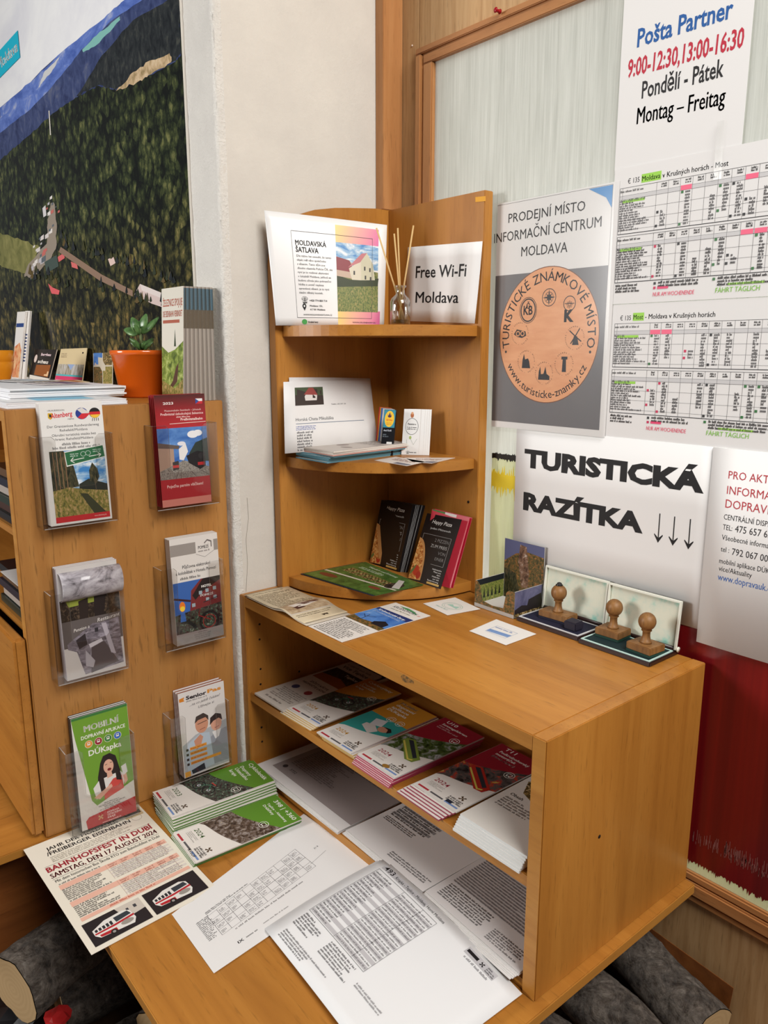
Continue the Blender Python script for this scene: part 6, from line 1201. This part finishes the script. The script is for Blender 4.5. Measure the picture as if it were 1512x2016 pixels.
# ================================================================== ON TOP OF THE CABINET
ZC = ZP + 0.0003
def sheets_pile(x0, x1, y0, y1, z, n, th, lab, grp, name='paper_sheet', col=(226, 226, 228)):
    for i in range(n):
        dx, dy = RND.uniform(-.004, .004), RND.uniform(-.003, .003)
        tag(box(name, x0 + dx, x1 + dx, y0 + dy, y1 + dy, z + i * th, z + (i + .93) * th, mat(col, .6), None, 0), lab % ORD[i], 'paper stack', grp)
sheets_pile(-0.336, -0.042, -0.795, -0.590, ZC, 5, 0.0019, 'white paper layer, %s from the bottom of the sheets at the cabinet edge', 'white sheets at the cabinet edge')
sheets_pile(-0.520, -0.130, -0.770, -0.560, ZC + 0.0098, 6, 0.0032, 'white brochure, %s from the bottom of the tall paper pile on the cabinet', 'tall paper pile on the cabinet', 'paper_brochure')
s = Sheet('colour_flyer', flat(-0.250, -0.075, -0.79, -0.62, ZC + 0.0104 - 0.0003, 'y'), 210, 170, 'white flyer with a light blue picture on the sheets at the cabinet edge', 'flyer', th=0.0003, m=mat((232, 232, 232), .5))
s.c = [p + Vector((0.02, 0.0, 0.0)) for p in s.c]; s.rect(100, 20, 190, 120, (120, 190, 220)); s.micro(20, 20, 90, 50, 3, (120, 120, 120), 3); s.done()
for k, (cx_, cy_, cl, lab) in enumerate(((-0.40, -0.60, (232, 210, 170), 'cream printed leaflet on top of the tall paper pile'), (-0.30, -0.64, (222, 214, 214), 'white leaflet with a purple picture on top of the tall paper pile'), (-0.47, -0.66, (226, 224, 222), 'pale leaflet near the tall booklets on the paper pile'))):
    s = Sheet('loose_leaflet', turn(flat(cx_ - .07, cx_ + .07, cy_ - .05, cy_ + .05, ZC + 0.0098 + 0.0200 + .0008 * k, 'y'), 12 * k - 8), 140, 100, lab, 'leaflet', 'leaflets on the tall paper pile', th=0.0005, m=mat(cl, .5)); s.rect(10, 10, 130, 50, ((196, 120, 70), (120, 96, 120), (180, 190, 200))[k]); s.micro(10, 56, 130, 92, 4, (140, 130, 126), k); s.done()
# orange flower pot with a succulent
M_POT = mat((222, 98, 22), 0.16, 0.55, 0.4); px, py = -0.236, -0.478
pot = thing('flower_pot', (px, py, ZC), 'glossy orange flower pot with a small succulent in front of the aerial poster', 'flower pot')
lathe('pot', (px, py, ZC), [(0.046, 0), (0.049, 0.003), (0.0620, 0.086), (0.0645, 0.087), (0.0650, 0.094), (0.0635, 0.0960), (0.0600, 0.0955), (0.0590, 0.088), (0.048, 0.012), (0.0005, 0.012)], M_POT, pot, 48)
lathe('soil', (px, py, ZC + 0.014), [(0.0475, 0), (0.0575, 0.064), (0.030, 0.068), (0.001, 0.069)], mat((46, 34, 26), .95), pot, 24)
M_LEAF = NT('succulent_leaf'); M_LEAF.l(M_LEAF.ramp(M_LEAF.noise(M_LEAF.mapping((60, 60, 60)), 1, 3), [(.3, (58, 92, 50)), (.7, (112, 148, 84))]), M_LEAF.b.inputs['Base Color']); M_LEAF.b.inputs['Roughness'].default_value = .3
plant = thing('succulent', (px, py, ZC + 0.08), parent=pot)
def leaf(b, d, L, w, up):
    d = Vector(d).normalized(); side = d.cross(Vector((0, 0, 1))).normalized(); nrm = side.cross(d).normalized(); s0, n0 = side, nrm; vs, fs = [], []; n = 10; m_ = 10; toC = (CAM - Vector(b)).normalized(); rl = math.atan2(toC.dot(s0), toC.dot(n0)) * 0.6; side, nrm2 = s0 * math.cos(rl) - n0 * math.sin(rl), n0 * math.cos(rl) + s0 * math.sin(rl)
    for i in range(n + 1):
        t = i / n; c_ = Vector(b) + d * (L * t) + nrm * (up * L * t * t); ww = w * (math.sin(math.pi * (0.06 + 0.90 * t ** 0.8)) ** 0.8); hh = 0.0036 * math.sin(math.pi * (0.08 + .88 * t))
        for j in range(m_): a = 2 * math.pi * j / m_; vs.append(c_ + side * (ww * math.cos(a)) + nrm2 * (hh * math.sin(a)))
    for i in range(n):
        for j in range(m_): fs.append((i * m_ + j, i * m_ + (j + 1) % m_, (i + 1) * m_ + (j + 1) % m_, (i + 1) * m_ + j))
    fs.append(tuple(reversed(range(m_)))); fs.append(tuple(n * m_ + j for j in range(m_))); return mk('leaf', vs, fs, M_LEAF.m, plant, smooth=True)
tube('stem', (px, py, ZC + 0.08), (px + .004, py - .002, ZC + .140), 0.0032, mat((96, 110, 66), .6), plant)
T_ = Vector((px + .004, py - .002, ZC + .132))
for d, L, w, up in (((-.9, -.5, .12), .042, .0125, .05), ((.75, .6, .42), .052, .0105, .2), ((-.3, -.4, .75), .034, .013, .1), ((.25, .3, 1.0), .040, .0125, .0), ((.4, -.6, .3), .026, .010, .1)): leaf(T_, d, L, w, up)
for k in range(10):
    a = k * 0.63 + .3; leaf((px + .004 * math.cos(a), py + .004 * math.sin(a), ZC + .098 + .003 * (k % 4)), (math.cos(a), math.sin(a), .30 + .12 * (k % 3)), .020 + .004 * (k % 3), .0062, .15)
# second orange pot at the picture's edge
p2 = at_h(-12, 735, 2.15); p2.z = ZC
tp_ = thing('terracotta_pot', (p2.x, p2.y, ZC), 'plain orange ringed pot standing by the tall leaflets on the cabinet', 'flower pot')
lathe('pot', (p2.x, p2.y, ZC), [(0.030, 0), (0.034, 0.02), (0.044, 0.048), (0.0465, 0.066), (0.0455, 0.068), (0.0475, 0.070), (0.0485, 0.094), (0.0460, 0.096), (0.043, 0.094), (0.040, 0.06), (0.0005, 0.02)], mat((236, 150, 34), .3, .4), tp_, 36)
# railway brochures standing in the corner behind the pot
RX0, RX1 = -0.128, -0.031
M_RE = mat((150, 140, 130), .5)
NB = 22
for i in range(NB):
    y = -0.487 + i * 0.0031; lean = 0.012 - 0.0004 * i
    q = [Vector((RX0, y + lean, ZC + 0.213)), Vector((RX1, y + lean, ZC + 0.213)), Vector((RX1 + .001 * (i % 3), y, ZC + 0.0002)), Vector((RX0, y, ZC + 0.0002))]
    s = Sheet('railway_brochure', q, 97, 213, 'white railway brochure with a green landscape, front of the standing row' if i == 0 else 'railway brochure, %s from the front of the standing row' % ORD[i], 'brochure', 'railway brochures standing by the rough wall edge', th=0.0026, m=mat((226, 220, 206), .4), edge=mat(((150, 140, 130), (128, 118, 110), (166, 156, 146))[i % 3], .5))
    if i == 0:
        s.text('ŽELEZNICE SPOJUJE', 6, 34, 13, (176, 84, 60), width=86, bold=.01); s.text('DIE EISENBAHN VERBINDET', 6, 54, 11, (176, 84, 60), width=86, bold=.01); s.rect(6, 60, 80, 66, (176, 96, 76), 'red_bar'); s.poly([(.5, 110), (30, 122), (60, 116), (96, 100), (96, 212), (.5, 212)], pm('print_green_valley', [(.35, (60, 84, 34)), (.52, (130, 150, 62)), (.68, (196, 206, 130))], 60), 'landscape'); s.poly([(56, 110), (60, 78), (64, 110)], (44, 60, 34), 'landscape'); s.poly([(64, 150), (76, 140), (70, 176), (30, 200), (10, 206), (50, 176)], (84, 54, 40), 'landscape'); s.poly([(.5, 176), (60, 190), (96, 170), (96, 212), (.5, 212)], P_MEADOW, 'landscape')
    o = s.done()
    for part, a, b, c_ in (('picture_edge', 150, 210, (70, 92, 100)), ('picture_edge', 118, 150, (92, 82, 66))):
        pass
    P = lambda t, dy: q[2] * (1 - t) + q[1] * t + Vector((0.0004, dy, 0))
    for t0, t1, c_ in ((.64, .80, (96, 84, 68)), (.80, .985, ((66, 88, 98), (50, 60, 62), (84, 110, 124))[i % 3])):
        mk('picture_edge', [P(t0, .0001), P(t0, .0026), P(t1, .0026), P(t1, .0001)], [(0, 1, 2, 3)], mat(c_, .5), o)
# postcards and small brochures leaning on the poster
def lean(nm, L, ybase, w, h, lab, m, th=.0006, back=.02, grp=None, ed=None, cat='brochure'):
    BL, BR = onY(ybase, *L[3]), onY(ybase, *L[2]); TL, TR = onY(ybase + back, *L[0]), onY(ybase + back, *L[1])
    dz = ZC - min(BL.z, BR.z)
    if dz > 0:
        for p in (BL, BR): p.z = max(p.z, ZC)
    return Sheet(nm, [TL, TR, BR, BL], w, h, lab, cat, grp, th=th, m=m, edge=ed)
s = lean('view_card', [(183, 685), (222, 684), (222, 757), (184, 758)], -0.432, 120, 105, 'multi-view postcard with a castle leaning behind the orange pot', mat((206, 196, 176), .35), cat='postcard'); s.rect(3, 3, 58, 50, P_BLUE, 'view#1'); s.poly([(8, 50), (20, 30), (30, 22), (36, 34), (56, 40), (58, 50)], (196, 180, 170), 'view#1'); s.rect(3, 54, 58, 102, P_AUT, 'view#2'); s.rect(62, 3, 117, 50, P_TOWN, 'view#3'); s.rect(62, 54, 117, 102, P_MEADOW, 'view#4'); s.done()
for k in range(3):
    s = lean('cliff_brochure', [(120, 687), (171, 685), (160, 763), (106, 757)], -0.452 - 0.003 * k + .006, 130, 180, 'beige and pink rock cliff brochure, front of its stack on the cabinet' if k == 2 else 'beige brochure, %s from the wall in the rock cliff stack' % ORD[k], mat((222, 202, 158), .35), back=.024, th=.002, grp='rock cliff brochures on the cabinet')
    if k == 2: s.rect(1, 76, 129, 130, pm('print_cliffs', [(.35, (110, 104, 84)), (.5, (176, 168, 150)), (.65, (206, 206, 206))], 60, 24), 'photo'); s.poly([(50, 76), (84, 76), (70, 104)], (150, 170, 206), 'photo'); s.rect(1, 126, 129, 134, (80, 180, 186), 'teal_band'); s.rect(1, 134, 129, 178, (214, 62, 106), 'pink_band'); s.text('Felsenwunder', 8, 160, 9, (240, 190, 200), width=66); s.rect(106, 150, 120, 172, (240, 226, 210), 'emblem'); s.micro(8, 20, 40, 44, 3, (170, 150, 120), 3); s.rect(112, 18, 118, 26, (60, 50, 40), 'mark')
    s.done()
for k in range(3):
    s = lean('mining_brochure', [(70, 688), (112, 688), (95, 754), (56, 745)], -0.456 - .003 * k + .006, 130, 150, 'black and amber brochure with white lettering, front of its stack on the cabinet' if k == 2 else 'dark brochure, %s from the wall in the black brochure stack' % ORD[k], mat((40, 32, 28), .3), back=.022, th=.002, grp='black brochures on the cabinet', ed=mat((214, 206, 196), .5))
    if k == 2: s.text('Bergbau', 44, 30, 12, (232, 206, 210), width=60, bold=.03); s.text('schau', 34, 66, 16, (236, 228, 216), width=64, bold=.03); s.poly([(30, 76), (118, 70), (118, 126), (30, 126)], (150, 86, 36), 'photo'); s.disc(16, 46, 9, 20, (226, 206, 196), 'figure'); s.rect(92, 100, 116, 122, (236, 196, 150), 'emblem'); s.rect(1, 130, 129, 149, (226, 220, 210), 'white_footer')
    s.done()
for k, (L, lab) in enumerate((([(50, 612), (59, 612), (48, 747), (37, 746)], 'tall white and blue striped leaflet standing on the cabinet'), ([(34, 614), (50, 613), (37, 746), (23, 745)], 'tall leaflet with an orange picture standing on the cabinet'))):
    s = lean('tall_leaflet', L, -0.470 - .008 * k, 60, 210, lab, mat((232, 228, 222), .4), back=.03, th=.006, grp='tall leaflets on the cabinet', cat='leaflet')
    if k == 0:
        for i in range(9): s.rect(6, 70 + i * 10, 52, 75 + i * 10, (52, 66, 110), 'stripe#%d' % i)
    else: s.rect(2, 36, 58, 48, (44, 70, 130), 'blue_band'); s.poly([(2, 110), (40, 96), (58, 120), (58, 206), (2, 206)], pm('print_sunset', [(.35, (206, 96, 50)), (.6, (236, 190, 140))], 40), 'photo')
    s.done()
# magazines inside the cabinet shelves
for lv, (z, n) in enumerate(((0.5737, 6), (0.3952, 5))):
    for i in range(n):
        cl = ((30, 30, 32), (60, 40, 34), (40, 48, 40), (150, 140, 132), (36, 36, 46), (84, 60, 40))[(i + 2 * lv) % 6]; h_ = 0.012 + 0.004 * (i % 3)
        zz = z + 0.0002 + i * 0.0165
        o = tag(box('magazine', -0.26 + .01 * (i % 2), -0.052 - .006 * (i % 3), YPF + 0.020 + .004 * (i % 2), -0.52, zz, zz + 0.0150, mat((206, 200, 190), .6), None, 0.0006), 'magazine on the %s cabinet shelf, %s from the bottom' % (('upper', 'lower')[lv], ORD[i]), 'magazine', 'magazines in the cabinet')
        box('cover', -0.26 + .01 * (i % 2), -0.052 - .006 * (i % 3), YPF + 0.0192 + .004 * (i % 2), -0.52, zz + 0.0131, zz + 0.0154, mat(cl, .3), o, 0)
        box('spine', -0.26 + .01 * (i % 2), -0.052 - .006 * (i % 3), YPF + 0.0185 + .004 * (i % 2), YPF + 0.0192 + .004 * (i % 2), zz + .001, zz + 0.0154, mat(tuple(min(255, int(c_ * 1.2)) for c_ in cl), .3), o, 0)
s = Sheet('leaflet_stack', flat(-0.17, -0.045, YPF + .002, -0.60, 0.3952 + 0.0165 * 5 + .0012, 'x'), 200, 125, 'white leaflet with a black emblem on the lower cabinet shelf', 'leaflet', th=.0008, m=mat((222, 220, 216), .4)); s.disc(150, 30, 12, 10, (40, 38, 40)); s.ring(150, 70, 8, 1.5, (60, 58, 60)); s.micro(20, 30, 120, 90, 6, (130, 126, 126), 3); s.done()

# ================================================================== FIREWOOD UNDER THE COUNTER
BK = NT('bark'); _v = BK.mapping((1, 1, 1)); _n = BK.noise(_v, 34, 10, 0.78, 0.8); _n2 = BK.noise(_v, 80, 6, 0.7)
BK.l(BK.mix(0.22, BK.ramp(_n, [(.36, (30, 24, 20)), (.47, (86, 72, 60)), (.58, (140, 126, 112)), (.70, (206, 196, 184))]), BK.ramp(_n2, [(.38, (36, 30, 26)), (.62, (206, 198, 188))])), BK.b.inputs['Base Color']); BK.b.inputs['Roughness'].default_value = .9; BK.bump(_n, 1.0, 0.02)
CUT = NT('cut_wood'); _w = CUT.n('ShaderNodeTexWave'); _w.wave_type = 'RINGS'; _w.rings_direction = 'SPHERICAL'; _w.inputs['Scale'].default_value = 34; _w.inputs['Distortion'].default_value = 3; CUT.l(CUT.tc.outputs['Object'], _w.inputs[0])
CUT.l(CUT.ramp(_w.outputs[1], [(.2, (186, 156, 112)), (.8, (191, 161, 117))]), CUT.b.inputs['Base Color']); CUT.b.inputs['Roughness'].default_value = .8
def log(c0, c1, r, seed, label):
    c0, c1 = Vector(c0), Vector(c1); ax = (c1 - c0).normalized(); a = ax.cross(Vector((0, 0, 1))).normalized(); b = ax.cross(a).normalized(); rd = random.Random(seed)
    ph = [rd.uniform(0, 6.28) for _ in range(6)]; n, m_ = 26, 24; vs, fs = [], []
    R = lambda th, t: r * (1 + .07 * math.sin(2 * th + ph[0]) + .05 * math.sin(3 * th + ph[1] + 2 * t) + .03 * math.sin(7 * th + ph[2] + 5 * t) + .035 * math.sin(9 * t + ph[3]) + rd.uniform(-.022, .022))
    for i in range(n + 1):
        t = i / n; c = c0.lerp(c1, t) + a * (.006 * math.sin(5 * t + ph[4]))
        for j in range(m_): th = 2 * math.pi * j / m_; q = R(th, t); vs.append(c + a * (q * math.cos(th)) + b * (q * math.sin(th)))
    for i in range(n):
        for j in range(m_): fs.append((i * m_ + j, i * m_ + (j + 1) % m_, (i + 1) * m_ + (j + 1) % m_, (i + 1) * m_ + j))
    t = thing('firewood_log', (c0 + c1) / 2 - Vector((0, 0, r)), label, 'log', 'firewood logs under the counter')
    mk('bark', vs, fs, BK.m, t, smooth=True)
    for k, (c, s_) in enumerate(((c0, -1), (c1, 1))):
        ring = vs[:m_] if k == 0 else vs[-m_:]; f = [tuple(range(m_))]
        mk('cut_end', [c + ax * (s_ * .0006) + (v - c) * .97 for v in ring], f, CUT.m, t, origin=c)
    return t
def lg(u0, v0, z0, u1, v1, z1, r, seed, label): return log(onZ(z0, u0, v0), onZ(z1, u1, v1), r, seed, label)
# left pile, top layer
log(onZ(-0.19, 26, 1948), (-0.020, -0.62, -0.185), 0.058, 1, 'thick log with a pale sawn end jutting out beneath the festival sheet')
log(onZ(-0.315, 112, 1966), (0.012, -0.495, -0.300), 0.060, 2, 'dark barked log lying below the thick sawn log')
log(onZ(-0.285, 318, 2046), (0.185, -0.56, -0.285), 0.052, 3, 'grey barked log right beneath the front edge of the counter')
log((0.125, -0.86, -0.392), (0.145, -0.50, -0.392), 0.055, 4, 'log on the floor beneath the grey barked log')
log((0.270, -0.84, -0.392), (0.300, -0.50, -0.392), 0.055, 6, 'log on the floor near the front edge of the counter')
# right pile
lg(1400, 2030, -0.20, 1190, 1815, -0.17, 0.045, 7, 'mossy log lying closest to the veneer wall with a pale end')
lg(1290, 2090, -0.19, 1095, 1885, -0.16, 0.047, 8, 'pale grey barked log second from the veneer wall')
lg(1140, 2130, -0.20, 980, 1980, -0.17, 0.045, 9, 'dark log third from the veneer wall')
log((0.83, -0.060, -0.30), (0.50, -0.056, -0.290), 0.043, 10, 'log in the lower layer against the veneer wall')
log((0.84, -0.165, -0.30), (0.50, -0.160, -0.290), 0.043, 11, 'log in the lower layer beneath the pale grey log')
log((0.82, -0.110, -0.401), (0.48, -0.105, -0.401), 0.045, 12, 'floor log beneath the right pile by the veneer wall')
log((0.82, -0.220, -0.401), (0.48, -0.215, -0.401), 0.045, 13, 'floor log beneath the right pile toward the room')
tag(prism('shade_sheet', [Vector((0.45, -0.0015, onY(0, 1240, 1775).z)), Vector((0.888, -0.0015, -0.150)), Vector((0.884, -0.0015, -0.200)), Vector((0.884, -0.0015, -0.44)), Vector((0.45, -0.0015, -0.44))], (0, 0.0012, 0), WDK), 'dark brown sheet standing in for the shaded band on the veneer wall behind the firewood', 'board')  # dark sheet stands in for the shadowed band on the wall behind the logs
# crumpled packaging in the gap of the left pile
def crumple(nm, c, r, m, seed, label, sub=2, flat_=0.6):
    rd = random.Random(seed); bm = bmesh.new(); bmesh.ops.create_icosphere(bm, subdivisions=sub, radius=r)
    for v in bm.verts: v.co = Vector((v.co.x, v.co.y, v.co.z * flat_)) * rd.uniform(.68, 1.15)
    bm.verts.index_update(); vs = [v.co + Vector(c) for v in bm.verts]; fs = [[q.index for q in f.verts] for f in bm.faces]; bm.free(); return tag(mk(nm, vs, fs, m), label, 'packaging', 'crumpled packaging in the firewood')
p = onZ(-0.31, 52, 1985); crumple('crumpled_bag', p, .060, mat((26, 24, 26), .3, .5), 1, 'crumpled black plastic bag between the logs at the left')
p = onZ(-0.285, 92, 1955); crumple('crumpled_wrapper', p, .022, mat((196, 196, 200), .35), 2, 'small crumpled white wrapper on the black bag')
p = onZ(-0.285, 112, 2004); crumple('crumpled_wrapper', p, .024, mat((190, 40, 40), .35), 3, 'small crumpled red wrapper on the black bag')
